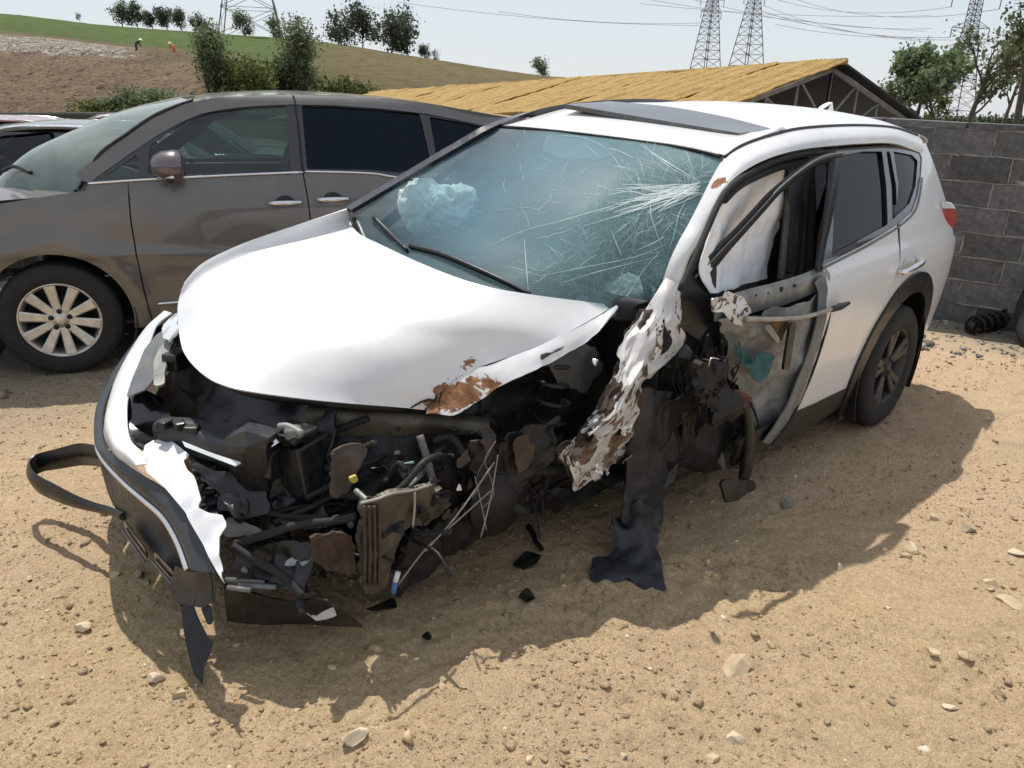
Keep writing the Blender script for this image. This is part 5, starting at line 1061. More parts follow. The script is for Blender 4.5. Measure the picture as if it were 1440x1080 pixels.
ro = [(1185, 214, .74), (1178, 262, .77), (1170, 310, .805), (1161, 350, .845), (1157, 382, .87)]; ri = [(1166, 228, .74), (1163, 262, .765), (1156, 310, .80), (1149, 350, .84), (1146, 378, .865)]
sheet('window_frame_rear', M['black_plastic'], fd, loft([[at(a, b_, y=y), at((a+c)/2, (b_+d)/2, y=y+.012), at(c, d, y=y2)] for (a, b_, y), (c, d, y2) in zip(ro, ri)], 24, 8), .02, flip=True)
# belt rail of the door with its row of clip holes
bt = [(1000, 420), (1030, 412), (1060, 405), (1095, 396), (1125, 386), (1150, 377), (1161, 376)]; bb = [(1005, 452), (1034, 446), (1064, 438), (1098, 430), (1130, 418), (1152, 408), (1166, 402)]; by = [.76, .775, .79, .81, .835, .86, .88]
T1 = [at(*p, y=y) for p, y in zip(bt, by)]; T2 = [at(*p, y=y+.02) for p, y in zip(bb, by)]
holes = [on for on in ((1056, 419), (1064, 417), (1081, 413), (1100, 407), (1119, 402))]
rail = sheet('door_belt_rail', M['grey_metal'], fd, loft([T1, [a*.6+b_*.4+np.array([.01, .018, .004]) for a, b_ in zip(T1, T2)], T2], 14, 60), .006, crumple=(.004, 14, 7))
for k, (hx_, hy_) in enumerate(holes):
    c_ = at(hx_, hy_, y=np.interp(hx_, [p[0] for p in bt], by)+.022)
    lathe('clip_hole', M['black_plastic'], rail, [(.0, .0), (.0, .007+.004*(k % 2)), (-.01, .008)], 12, c_)
# inner panel, crumpled towards the hinge
ip = [[at(1004, 450, y=.80), at(1040, 446, y=.83), at(1080, 440, y=.86), at(1120, 430, y=.885), at(1160, 408, y=.905)],
      [at(1012, 490, y=.76), at(1045, 485, y=.80), at(1085, 480, y=.85), at(1122, 470, y=.89), at(1158, 455, y=.92)],
      [at(1025, 535, y=.76), at(1055, 530, y=.81), at(1085, 525, y=.85), at(1112, 520, y=.885), at(1143, 510, y=.92)],
      [at(1045, 575, y=.78), at(1068, 575, y=.82), at(1090, 575, y=.86), at(1106, 570, y=.89), at(1124, 562, y=.915)],
      [at(1066, 620, y=.82), at(1075, 624, y=.84), at(1084, 622, y=.86), at(1092, 616, y=.88), at(1100, 608, y=.90)]]
sheet('door_inner_panel', plain('inner_panel', (.24, .25, .25), .5, metal=.1, var=.35, scale=8, dirt=(.12, .10, .07), dirt_amt=.8, bmp=.4, bscale=30), fd, loft(ip, 50, 44), .004, [lambda q, uv: uv[:, 1]-.05+.06*vnoise(q, 16, 3)], crumple=[(.022, 9, 41), (.008, 24, 42)])
ed = [(1158, 384, .89), (1166, 400, .905), (1166, 440, .925), (1153, 490, .93), (1135, 540, .925), (1110, 592, .91), (1084, 626, .89)]
ee = [(1146, 398, .89), (1152, 415, .91), (1150, 445, .93), (1138, 492, .935), (1120, 540, .93), (1098, 588, .915), (1074, 622, .895)]
sheet('door_edge', M['satin_grey'], fd, loft([[at(a, b_, y=y-.03), at((a*2+c)/3, (b_*2+d)/3, y=y+.006), at(c, d, y=y2)] for (a, b_, y), (c, d, y2) in zip(ed, ee)], 40, 10), .006, crumple=(.004, 12, 4), flip=True)
tube('edge_seal', M['rubber'], fd, [at(a+1, b_, y=y-.005) for a, b_, y in ed], .006, 6, 40)
plate('water_shield', M['teal'], fd, [at(1026, 486, y=.84), at(1046, 490, y=.85), at(1064, 502, y=.86), at(1086, 500, y=.89), at(1084, 520, y=.885), at(1078, 534, y=.88), at(1064, 537, y=.86), at(1052, 522, y=.85), at(1040, 512, y=.845)], .004, crumple=[(-.018, 12, 3), (.008, 26, 4)], res=.01)
plate('insulation_scrap', plain('insulation', (.12, .075, .03), .9, var=.6, scale=20, bmp=.6), fd, [at(1078, 455, y=.88), at(1108, 450, y=.90), at(1100, 485, y=.90), at(1088, 480, y=.89)], .006, crumple=[(.012, 20, 5)])
plate('torn_bracket', M['grey_metal'], fd, [at(1074, 460, y=.93), at(1082, 455, y=.93), at(1098, 478, y=.93), at(1094, 484, y=.93)], .004)
plate('window_channel', M['black_plastic'], fd, [at(1112, 455, y=.94), at(1121, 452, y=.94), at(1110, 522, y=.945), at(1102, 520, y=.945)], .012)
tube('torn_edge', M['rusty'], fd, [at(1056, 566, y=.86), at(1066, 592, y=.865), at(1076, 622, y=.87)], .007, 5)
# bent rod sticking out past the door
rod = tube('bent_rod', plain('rod_steel', (.42, .38, .33), .4, metal=.5, var=.25, dirt=(.2, .15, .1), dirt_amt=.6), fd, [at(1048, 449, y=.86), at(1085, 449, y=.90), at(1130, 446, y=.93), at(1172, 434, y=.955)], [.013, .011, .010, .009], 10, 24)
tube('rod_end', M['black_plastic'], rod, [at(1170, 435, y=.955), at(1182, 431, y=.96), at(1194, 426, y=.965)], [.013, .017, .008], 9)
# mirror stump: chipped white scraps and black sail panel
plate('mirror_sail', M['black_plastic'], fd, [at(950, 412, y=.69), at(1012, 352, y=.705), at(1006, 410, y=.73), at(1000, 455, y=.74), at(985, 480, y=.73), at(957, 460, y=.70)], .012, crumple=[(.012, 9, 2)])
plate('mirror_stump', M['chipped_light'], fd, [at(1002, 420, y=0.810), at(1012, 416, y=0.810), at(1016, 424, y=0.810), at(1026, 410, y=0.820), at(1048, 418, y=0.830), at(1050, 440, y=0.830), at(1040, 452, y=0.830), at(1042, 462, y=0.830), at(1030, 458, y=0.820), at(1024, 442, y=0.820), at(1004, 436, y=0.810)], .008, crumple=[(.02, 14, 8)], res=.008)

# ---- torn left wing and hinge pillar: chipped paint over rust
wg = [[at(936, 392, y=0.645), at(948, 397, y=0.675), at(963, 404, y=0.690)],
      [at(905, 432, y=0.660), at(932, 430, y=0.705), at(958, 432, y=0.715)],
      [at(884, 462, y=0.675), at(920, 465, y=0.735), at(962, 462, y=0.735)],
      [at(872, 498, y=0.685), at(912, 505, y=0.755), at(966, 490, y=0.735)],
      [at(858, 535, y=0.685), at(888, 540, y=0.775), at(915, 538, y=0.755)],
      [at(838, 572, y=0.675), at(868, 578, y=0.765), at(908, 575, y=0.725)],
      [at(812, 605, y=0.665), at(845, 615, y=0.745), at(890, 620, y=0.695)],
      [at(786, 638, y=0.655), at(815, 650, y=0.715), at(880, 650, y=0.665)],
      [at(800, 668, y=0.645), at(815, 680, y=0.685), at(850, 672, y=0.655)]]
WG = loft(wg, 130, 60); ug, vg = np.meshgrid(np.linspace(0, 1, 130), np.linspace(0, 1, 60), indexing='ij')
def rdg(fu, fv, sd_): return (1-2*np.abs(vnoise(np.stack([ug.ravel()*fu+.35*np.sin(vg.ravel()*5), vg.ravel()*fv+ug.ravel()*2.0, 0*ug.ravel()], 1), 1.0, sd_))).reshape(130, 60)
am = np.clip((ug-.10)/.35, .05, 1)
WG = WG+(am*(.024*rdg(3.2, 3.2, 51)+.018*rdg(8, 6, 52)+.007*rdg(18, 14, 53)))[..., None]*np.array([.35, .75, .25])
sheet('torn_wing', M['chipped_heavy'], suv, WG, .004, [lambda q, uv: .5-np.abs(uv[:, 1]-.5)-.04+(.02+.16*uv[:, 0])*(vnoise(q, 16, 6)+.5*vnoise(q, 40, 7)), lambda q, uv: .95-uv[:, 0]+.10*vnoise(q, 22, 3), lambda q, uv: .55-vnoise(q*np.array([1, 1, .6]), 17, 88)*np.clip(uv[:, 0]*2.2-.5, 0, 1)], crumple=[(.012, 7, 51)], backmat=M['rusty'])
sheet('wing_inner_layer', M['rusty'], suv, WG[20:, 4:-4]+np.array([-.012, -.028, -.008]), .004, [lambda q, uv: .5-np.abs(uv[:, 1]-.5)-.02+.10*vnoise(q, 14, 16)], crumple=[(-.012, 14, 61), (-.006, 30, 62)])
for k, (a0, b0, yy) in enumerate([(884, 500, .70), (905, 520, .76), (935, 480, .75), (870, 552, .70), (900, 560, .76), (846, 590, .69), (876, 604, .74), (826, 622, .68), (858, 640, .72), (838, 660, .70), (815, 662, .69), (884, 636, .70), (920, 500, .77), (950, 470, .74)]):
    c_ = at(a0, b0, y=yy); q = [c_+np.array([RNG.uniform(-.035, .035), RNG.uniform(-.01, .03), RNG.uniform(-.05, .05)]) for _ in range(5)]; c2 = np.mean(q, 0); q = sorted(q, key=lambda p: math.atan2(p[2]-c2[2], p[0]-c2[0]))
    plate('wing_shred', [M['chipped_light'], M['rusty'], M['grey_metal']][k % 3], suv, q, .003, crumple=[(-.014, 16, 400+k)], res=.007, ragged=.008)
plate('wing_inner_flap', M['rusty'], suv, [at(905, 545, y=0.710), at(925, 545, y=0.690), at(905, 600, y=0.660), at(885, 650, y=0.640), at(840, 660, y=0.650), at(860, 620, y=0.700), at(885, 585, y=0.730)], .005, crumple=[(.02, 10, 61)])
plate('wing_tip', M['chipped_heavy'], suv, [at(800, 655, y=0.700), at(830, 650, y=0.710), at(836, 672, y=0.700), at(815, 690, y=0.690), at(806, 695, y=0.690)], .005, crumple=[(.014, 16, 63)], res=.01)
plate('hinge_pillar', M['dark_metal'], suv, [at(957, 420, y=0.660), at(1002, 450, y=0.680), at(1030, 540, y=0.640), at(1050, 640, y=0.640), at(940, 650, y=0.600), at(920, 560, y=0.620), at(950, 500, y=0.660)], .01, crumple=[(.04, 7, 71), (.015, 20, 72)])
# ---- left sill and floor remains under the door
plate('crushed_sill', M['dark_metal'], suv, [at(935, 560, y=.74), at(1060, 560, y=.80), at(1078, 625, y=.82), at(1045, 670, y=.80), at(985, 665, y=.76), at(930, 660, y=.70)], .01, crumple=[(.05, 6, 75), (.02, 16, 76)])
tube('hanging_hinge', M['black_plastic'], suv, [at(1045, 560, y=.86), at(1052, 600, y=.88), at(1050, 650, y=.89), at(1042, 684, y=.89)], [.02, .026, .03, .022], 7)
plate('hinge_foot', M['black_plastic'], suv, [at(1016, 672, y=.92), at(1062, 676, y=.92), at(1064, 688, y=.93), at(1036, 705, y=.94), at(1020, 708, y=.94)], .012, crumple=[(.01, 15, 3)])
# ---- front bumper cover, pushed forward off its mounts
bw = empty('front_bumper'); bw.parent = suv
cA = [(242, 440, .86), (222, 456, .81), (210, 484, .75), (191, 522, .69), (178, 570, .635), (182, 612, .61), (198, 636, .60), (206, 652, .59)]
cB = [(238, 441, .80), (205, 474, .70), (172, 520, .61), (151, 566, .54), (147, 612, .525), (160, 638, .535), (180, 653, .54), (200, 668, .54)]
upA = [at(a, b_, z=z) for a, b_, z in cA]; upB = [at(a, b_, z=z) for a, b_, z in cB]
sheet('bumper_skin', M['white_plastic'], bw, loft([upA, [a*.5+b_*.5+np.array([.02, -.015, .012]) for a, b_ in zip(upA, upB)], upB], 16, 60), .004, crumple=(.004, 7, 3))
# broken white centre piece, its inner edge snapped ragged
ctop = [(196, 640), (203, 626), (214, 620), (238, 619), (258, 633), (268, 641), (257, 647), (263, 660), (272, 668), (279, 690), (282, 702), (276, 712), (300, 722), (312, 722), (320, 738), (308, 755), (307, 780), (318, 824), (303, 800), (287, 768), (262, 722), (232, 686), (206, 664)]
cz = [.585, .59, .59, .59, .585, .58, .575, .57, .565, .55, .54, .53, .52, .51, .49, .475, .45, .395, .415, .445, .49, .52, .55]
plate('centre_piece', M['white_plastic'], bw, [at(a, b_, z=z) for (a, b_), z in zip(ctop, cz)], .004, res=.012)
# grey moulding and chrome strip and lower valance
g0 = [(205, 470, .70), (172, 518, .61), (148, 566, .54), (144, 615, .53), (160, 640, .54), (200, 668, .535), (235, 690, .51), (262, 716, .49), (284, 762, .44), (303, 806, .39)]
g1 = [(198, 478, .66), (164, 524, .575), (141, 572, .50), (138, 620, .485), (146, 645, .48), (176, 678, .47), (206, 704, .45), (232, 728, .43), (252, 762, .395), (266, 800, .35)]
G0 = [at(a, b_, z=z) for a, b_, z in g0]; G1 = [at(a, b_, z=z) for a, b_, z in g1]
sheet('grey_moulding', M['grey_plastic'], bw, loft([G0, [a*.5+b_*.5+np.array([.018, -.006, .006]) for a, b_ in zip(G0, G1)], G1], 12, 70), .005)
tube('chrome_strip', M['chrome'], bw, [p+np.array([.004, -.002, 0]) for p in G1[1:]], [.008, .009, .010, .011, .011], 8, 70)
g2 = [(196, 482, .62), (162, 530, .53), (139, 580, .44), (136, 628, .40), (150, 680, .36), (180, 722, .34), (205, 748, .32), (228, 772, .30), (248, 795, .29), (268, 806, .32)]
g3 = [(192, 488, .56), (160, 540, .46), (141, 592, .38), (138, 640, .32), (156, 700, .26), (186, 745, .24), (212, 780, .225), (232, 812, .21), (250, 838, .20), (272, 850, .21)]
G2 = [at(a, b_, z=z) for a, b_, z in g2]; G3 = [at(a, b_, z=z) for a, b_, z in g3]
v_holes = [((182, 752), (206, 772), (212, 788), (196, 790)), ((222, 792), (246, 806), (252, 822), (236, 824))]
sheet('lower_valance', M['grey_plastic'], bw, loft([[p+np.array([-.01, 0, -.004]) for p in G1], [p+np.array([-.035, .0, .0]) for p in G2], G3], 30, 80), .006)
lip = [at(a, b_, z=z) for a, b_, z in ((138, 644, .30), (156, 704, .24), (188, 750, .21), (214, 788, .20), (234, 822, .19), (252, 850, .18))]
sheet('chin_lip', M['black_plastic'], bw, loft([[p+np.array([-.03, 0, .03]) for p in lip], lip, [p+np.array([-.05, .01, -.06]) for p in lip]], 10, 50), .008, [lambda q, uv: .9-uv[:, 0]+.25*vnoise(q, 9, 3)])
for k, ((a0, b0), (a1, b1)) in enumerate((((180, 735), (212, 778)), ((222, 778), (252, 810)))):
    o_ = at(a0, b0, z=.27); e_ = at(a1, b1, z=.25)
    plate('valance_slot', M['black_gloss'], bw, [o_+[.014, 0, .02], e_+[.014, 0, .02], e_+[.014, 0, -.025], o_+[.014, 0, -.03]], .004)
    tube('slot_blade', M['satin_grey'], bw, [o_+[.022, .0, -.02], e_+[.022, .0, -.025]], .005, 5)
# corner of the valance, torn, with a pointed strip hanging to the ground
vc = [[at(246, 800, z=.30), at(262, 804, z=.33), at(274, 806, z=.35), at(292, 800, z=.37)], [at(240, 830, z=.22), at(262, 830, z=.24), at(280, 832, z=.26), at(296, 826, z=.29)], [at(246, 852, z=.18), at(262, 852, z=.19), at(282, 856, z=.20), at(300, 846, z=.23)]]
sheet('valance_corner', M['grey_plastic'], bw, loft(vc, 24, 24), .006, crumple=(.01, 10, 9))
plate('hanging_strip', M['black_plastic'], bw, [at(254, 846, z=.20), at(272, 845, z=.20), at(288, 880, z=.15), at(300, 908, z=.10), at(284, 936, z=.06), at(280, 962, z=.015), at(270, 945, z=.04), at(262, 895, z=.13)], .006, crumple=[(.012, 9, 6)])
plate('hanging_shard', M['black_plastic'], bw, [at(280, 850, z=.21), at(296, 850, z=.21), at(300, 872, z=.17), at(294, 884, z=.15)], .005)
# loop of trim strip sprung out beyond the right corner
lp = [at(158, 648, z=.36), at(134, 642, z=.33), at(112, 640, z=.30), at(82, 646, z=.26), at(56, 652, z=.23), at(45, 662, z=.22), at(52, 678, z=.215), at(78, 692, z=.21), at(106, 704, z=.21), at(132, 712, z=.215), at(156, 718, z=.23), at(176, 726, z=.26)]
wdt = [.04, .048, .052, .048, .044, .042, .042, .038, .028, .02, .016, .014]
sheet('sprung_trim_loop', M['black_plastic'], bw, loft([[p+np.array([0, 0, w_]) for p, w_ in zip(lp, wdt)], [p+np.array([.012, -.006, 0]) for p in lp], [p+np.array([0, 0, -w_*.9]) for p, w_ in zip(lp, wdt)]], 10, 70), .007)
# undertray with its torn pale lip
ut = [[at(312, 822, z=.26), at(360, 838, z=.25), at(410, 846, z=.25), at(450, 846, z=.26), at(480, 850, z=.27)], [at(314, 850, z=.19), at(360, 858, z=.18), at(410, 864, z=.18), at(455, 868, z=.18), at(500, 872, z=.2)], [at(318, 872, z=.13), at(360, 878, z=.12), at(410, 880, z=.12), at(455, 880, z=.12), at(508, 884, z=.13)]]
und = sheet('undertray', M['black_plastic'], suv, loft(ut, 24, 50), .006, crumple=(.012, 8, 3))
plate('torn_lip', plain('pale_plastic', (.45, .43, .40), .6, var=.25), und, [at(428, 862, z=.215), at(444, 866, z=.21), at(468, 852, z=.25), at(474, 866, z=.23), at(462, 872, z=.21), at(440, 873, z=.20)], .004, crumple=[(.01, 20, 4)], res=.008)
for k, (a0, b0, a1, b1) in enumerate(((318, 815, 372, 819), (320, 826, 352, 830), (336, 822, 388, 826))):
    tube('shutter_blade', M['satin_grey'], und, [at(a0, b0, z=.30), at(a1, b1, z=.30)], .008, 6)
# ---- headlamp remains, right corner
plate('headlamp_shell', M['clear_plastic'], suv, [at(238, 446, z=.86), at(249, 440, z=.88), at(250, 470, z=.87), at(240, 482, z=.83), at(226, 468, z=.82)], .006, crumple=[(.012, 18, 3)])
plate('lamp_bezel', M['satin_grey'], suv, [at(226, 464, z=.79), at(236, 470, z=.80), at(224, 500, z=.77), at(216, 535, z=.73), at(206, 548, z=.70), at(176, 558, z=.66), at(188, 528, z=.69), at(204, 492, z=.74)], .006, crumple=[(.006, 8, 4)])
plate('lamp_bracket', M['grey_metal'], suv, [at(232, 474, z=.80), at(243, 478, z=.80), at(236, 500, z=.78), at(231, 520, z=.76), at(230, 540, z=.73), at(216, 546, z=.72), at(216, 510, z=.76)], .01, crumple=[(.006, 18, 4)])
box('lamp_motor', M['black_plastic'], suv, at(250, 506, z=.76), (.10, .07, .07), Matrix.Rotation(.5, 3, 'Z'), .012)
# black cavity of the grille opening
plate('grille_duct', M['black_gloss'], suv, [at(166, 590, z=.58), at(178, 560, z=.62), at(206, 548, z=.66), at(228, 560, z=.62), at(240, 600, z=.56), at(236, 625, z=.55), at(206, 630, z=.56), at(176, 612, z=.56)], .01, crumple=[(.02, 7, 2)])
# ---- engine bay
M['brown_metal'] = plain('brown_metal', (.05, .038, .03), .7, metal=.1, var=.5, scale=14, dirt=(.12, .085, .05), dirt_amt=.6, bmp=.5, bscale=40)
sheet('bay_floor_backing', M['black_plastic'], suv, loft([[(.74, -.70, .24), (.72, -.2, .22), (.60, .36, .22)], [(.2, -.74, .26), (.2, -.2, .24), (.15, .40, .22)], [(-.42, -.74, .30), (-.42, -.2, .30), (-.5, .50, .28)]], 16, 20), .01, crumple=(.02, 6, 2))  # added black backing; keeps sunlit ground from showing through the bay
sheet('bay_side_backing', M['black_plastic'], suv, loft([[(.62, -.66, .84), (.2, -.70, .95), (-.3, -.72, 1.02)], [(.66, -.60, .55), (.2, -.58, .60), (-.36, -.60, .7)], [(.68, -.62, .24), (.2, -.60, .26), (-.42, -.66, .3)]], 16, 20), .01, crumple=(.015, 6, 4))  # added black backing along the right of the bay
sheet('bay_front_backing', M['black_plastic'], suv, loft([[(.60, -.70, .80), (.56, -.3, .74), (.46, .20, .72)], [(.74, -.68, .52), (.70, -.25, .50), (.58, .30, .48)], [(.76, -.70, .24), (.74, -.2, .22), (.62, .36, .22)]], 16, 30), .01, crumple=[(.03, 6, 5), (-.012, 14, 6)])  # added black backing that keeps the bay dark behind the bumper
eb = suv
def darkplate(name, mat, pts, amp=.015, fr=10, sd_=1, th=.006, par=None, res=.02):
    return plate(name, mat, par or eb, [at(p[0], p[1], **p[2]) for p in pts], th, crumple=[(amp*.7, fr, sd_), (-amp*.6, fr*1.7, sd_+3), (-amp*.25, fr*4, sd_+7)] if amp else None, res=min(res, .012), ragged=.010)
X = lambda v: {'x': v}; Yv_ = lambda v: {'y': v}; Z = lambda v: {'z': v}
# radiator pack and slam panel
sheet('radiator', plain('radiator_fins', (.03, .032, .035), .6, metal=.4, var=.5, scale=40), eb, loft([[(.72, -.62, .26), (.70, -.2, .26), (.62, .30, .26)], [(.70, -.62, .45), (.68, -.2, .45), (.60, .30, .45)], [(.68, -.62, .62), (.66, -.2, .60), (.55, .30, .58)]], 20, 30), .03, crumple=(.015, 6, 1))
tie = [at(222, 606, z=.615), at(262, 610, z=.62), at(318, 630, z=.62), at(384, 650, z=.62)]
bmx = loft([[p+np.array([-.05, -.02, .03]) for p in tie], [p+np.array([-.01, 0, .035]) for p in tie], [p+np.array([.02, .01, .02]) for p in tie], [p+np.array([.025, .012, -.05]) for p in tie]], 14, 40)
slam = sheet('slam_panel', M['grey_plastic'], eb, bmx, .008, crumple=(.006, 12, 3))
sheet('seal_strip', plain('strip_white', (.66, .70, .70), .35, var=.1), slam, loft([[at(256, 620, z=.64), at(296, 636, z=.64), at(338, 650, z=.64)], [at(260, 628, z=.63), at(298, 643, z=.63), at(330, 655, z=.63)]], 6, 20), .006)
for k, (a0, b0) in enumerate(((232, 596), (252, 598), (270, 604))):
    box('slam_clip', M['black_plastic'], slam, at(a0, b0, z=.655), (.05, .04, .03), Matrix.Rotation(.4+k, 3, 'Z'), .008)
# fuse box with its angled lid, battery behind
fbc = at(354, 612, z=.70)
lid = [[at(317, 612, z=.70), at(352, 588, z=.72), at(392, 606, z=.715)], [at(316, 618, z=.69), at(345, 606, z=.745), at(378, 616, z=.735)], [at(320, 628, z=.67), at(346, 628, z=.70), at(374, 632, z=.69)]]
fb = sheet('fuse_box', M['grey_plastic'], eb, np.array(lid), .02, smooth=False)
sheet('fuse_box_body', M['black_plastic'], fb, np.array([[at(318, 626, z=.67), at(346, 628, z=.69), at(374, 631, z=.69), at(400, 612, z=.69)], [at(326, 690, z=.50), at(350, 700, z=.49), at(378, 702, z=.48), at(404, 690, z=.50)]]), .02, smooth=False)
box('battery', M['black_plastic'], eb, at(425, 652, z=.57), (.16, .14, .18), Matrix.Rotation(.35, 3, 'Z')@Matrix.Rotation(.15, 3, 'X'), .012)
bt_ = box('battery_cap', M['black_plastic'], eb, at(412, 608, z=.70), (.12, .12, .03), Matrix.Rotation(.3, 3, 'Z'), .01)
lathe('filler_cap', M['satin_grey'], eb, [(.012, 0), (.012, .024), (0, .028), (-.02, .028)], 20, at(412, 606, z=.725), rot=[[1, 0, 0], [0, 0, -1], [0, 1, 0]])
plate('battery_label', plain('label_grey', (.45, .47, .48), .5), eb, [at(446, 622, y=.22), at(454, 620, y=.22), at(453, 640, y=.22), at(447, 641, y=.22)], .002)
tube('battery_clamp', M['grey_metal'], eb, [at(392, 600, z=.73), at(405, 600, z=.735), at(425, 610, z=.73)], .012, 6)
plate('bright_bracket', M['chrome'], eb, [at(374, 625, z=.69), at(390, 615, z=.70), at(396, 620, z=.69), at(380, 630, z=.68)], .004)
# dark mass behind: engine, strut tower, apron
def lump(name, mat, c, s, seed, amp=.3, sub=4):
    bm = bmesh.new(); bmesh.ops.create_icosphere(bm, subdivisions=sub, radius=1.0); P = np.array([v.co[:] for v in bm.verts])
    P = np.sign(P)*np.abs(P)**.7; r = 1+amp*vnoise(P, 1.7, seed)+.12*vnoise(P, 5, seed+1); P = P*r[:, None]*np.array(s)+np.array(c)
    for v, p in zip(bm.verts, P): v.co = p
    me = bpy.data.meshes.new(name); bm.to_mesh(me); bm.free(); return link(name, me, eb, mat)
lump('engine', M['dark_metal'], (.15, -.15, .60), (.30, .38, .22), 3)
lump('gearbox', M['dark_metal'], (.22, .15, .42), (.22, .20, .18), 8)
sheet('inner_wing', M['dark_metal'], eb, loft([[(.50, .18, .62), (.2, .26, .72), (-.15, .34, .80), (-.5, .42, .88)], [(.52, .30, .50), (.2, .36, .58), (-.2, .42, .64), (-.55, .50, .68)], [(.5, .40, .40), (.2, .42, .42), (-.2, .46, .42), (-.6, .58, .42)], [(.5, .38, .15), (.2, .40, .16), (-.2, .44, .15), (-.6, .55, .15)]], 40, 50), .006, crumple=[(.05, 4, 81), (.02, 11, 82), (.008, 30, 83)])
darkplate('strut_tower', plain('tower_grey', (.035, .042, .045), .5, var=.4, scale=8, dirt=(.09, .07, .05), dirt_amt=.5), [(760, 500, Yv_(.56)), (800, 480, Yv_(.58)), (838, 490, Yv_(.60)), (848, 520, Yv_(.60)), (820, 560, Yv_(.58)), (790, 545, Yv_(.56))], .008, 9, 4)
lathe('tower_nut', M['chrome'], eb, [(.008, .0), (.008, .008), (.008, .013), (0, .016), (-.01, .016)], 14, at(838, 510, y=.64))
tube('coil_spring', M['dark_metal'], eb, [at(775, 540, y=.52)+np.array([.06*math.cos(t), .06*math.sin(t), .10-t*.012]) for t in np.linspace(0, 22, 70)], .009, 6, 140)
# bent upper rail, frame rail plate, brackets
ur = [at(430, 588, z=.69), at(480, 588, z=.68), at(540, 592, z=.665), at(610, 597, z=.645), at(660, 603, z=.63), at(688, 609, z=.62)]
sheet('upper_rail', M['olive_metal'], eb, loft([[p+np.array([-.03, -.03, .035]) for p in ur], [p+np.array([0, 0, .03]) for p in ur], [p+np.array([.012, .012, 0]) for p in ur], [p+np.array([.0, .005, -.055*k]) for p, k in zip(ur, (1.2, 1.1, .9, .6, .4, .25))]], 16, 60), .005, crumple=[(.006, 10, 5)])
for a0, b0 in ((640, 601), (664, 606), (560, 600)): lathe('rail_hole', M['black_plastic'], eb, [(.004, 0), (.004, .006), (-.004, .007)], 10, at(a0, b0, z=.645)+np.array([.012, .016, 0]))
frl = darkplate('frame_rail', M['olive_metal'], [(508, 706, Yv_(.53)), (545, 698, Yv_(.55)), (580, 690, Yv_(.55)), (612, 680, Yv_(.54)), (640, 706, Yv_(.52)), (600, 735, Yv_(.52)), (572, 748, Yv_(.53)), (560, 770, Yv_(.53)), (545, 830, Yv_(.52)), (512, 828, Yv_(.52)), (506, 760, Yv_(.53))], .012, 9, 6, .02)
tube('rail_edge', plain('bare_steel', (.35, .33, .31), .45, metal=.5), frl, [at(506, 708, y=.56), at(530, 702, y=.57), at(552, 694, y=.57), at(580, 690, y=.57), at(606, 682, y=.57)], .005, 5)
tube('rail_weld', plain('primer', (.38, .36, .32), .6), frl, [at(583, 692, y=.575), at(583, 715, y=.57), at(580, 744, y=.56)], .004, 5)
for k in range(4):
    a0 = 512+k*7; tube('rail_rib', M['brown_metal'], frl, [at(a0, 712, y=.555), at(a0+1, 770, y=.545), at(a0, 822 if k < 4 else 775, y=.54)], .006, 5)
darkplate('brown_bracket', plain('brown_primer', (.055, .04, .03), .7, var=.5, scale=12, bmp=.5), [(468, 632, Yv_(.40)), (500, 622, Yv_(.40)), (518, 626, Yv_(.42)), (506, 648, Yv_(.42)), (500, 680, Yv_(.43)), (478, 712, Yv_(.43)), (464, 700, Yv_(.42)), (466, 660, Yv_(.41))], .01, 12, 7, .014)
darkplate('rust_plate', M['rusty'], [(440, 752, Yv_(.50)), (470, 748, Yv_(.50)), (504, 756, Yv_(.51)), (504, 802, Yv_(.50)), (470, 806, Yv_(.49)), (442, 790, Yv_(.49))], .012, 10, 3, .01)
darkplate('headlamp_carrier', M['black_plastic'], [(300, 700, Z(.50)), (318, 690, Z(.52)), (345, 700, Z(.52)), (352, 720, Z(.48)), (330, 724, Z(.47)), (305, 718, Z(.48))], .01, 10, 3, .01)
darkplate('crash_foam', plain('foam_grey', (.20, .19, .175), .8, var=.3, scale=14), [(300, 742, Z(.42)), (330, 728, Z(.44)), (376, 744, Z(.42)), (372, 754, Z(.40)), (320, 760, Z(.39))], .01, 12, 4, .02)
darkplate('foil_scrap', plain('foil', (.32, .33, .34), .4, metal=.4, var=.4, scale=20), [(402, 786, Z(.36)), (436, 772, Z(.38)), (440, 786, Z(.36)), (420, 798, Z(.34)), (404, 796, Z(.34))], .015, 16, 5, .004, res=.01)
darkplate('coolant_tank', M['black_plastic'], [(330, 776, Z(.36)), (380, 760, Z(.40)), (440, 770, Z(.38)), (452, 810, Z(.30)), (440, 838, Z(.26)), (380, 828, Z(.27)), (335, 812, Z(.28))], .03, 7, 6, .02)
darkplate('wiring_cover', M['black_plastic'], [(386, 660, Z(.52)), (450, 670, Z(.50)), (462, 740, Z(.42)), (430, 748, Z(.40)), (390, 730, Z(.42))], .03, 8, 7, .02)
darkplate('fan_shroud', M['black_plastic'], [(262, 645, Z(.58)), (300, 660, Z(.58)), (378, 660, Z(.57)), (384, 720, Z(.45)), (330, 735, Z(.44)), (290, 690, Z(.52))], .02, 8, 9, .02)
for k in range(4):
    o_ = at(292+k*3, 668+k*16, z=.52-k*.02); box('shroud_louvre', M['grey_plastic'], eb, o_, (.10, .05, .012), Matrix.Rotation(.9, 3, 'Z')@Matrix.Rotation(.3, 3, 'X'), .003)
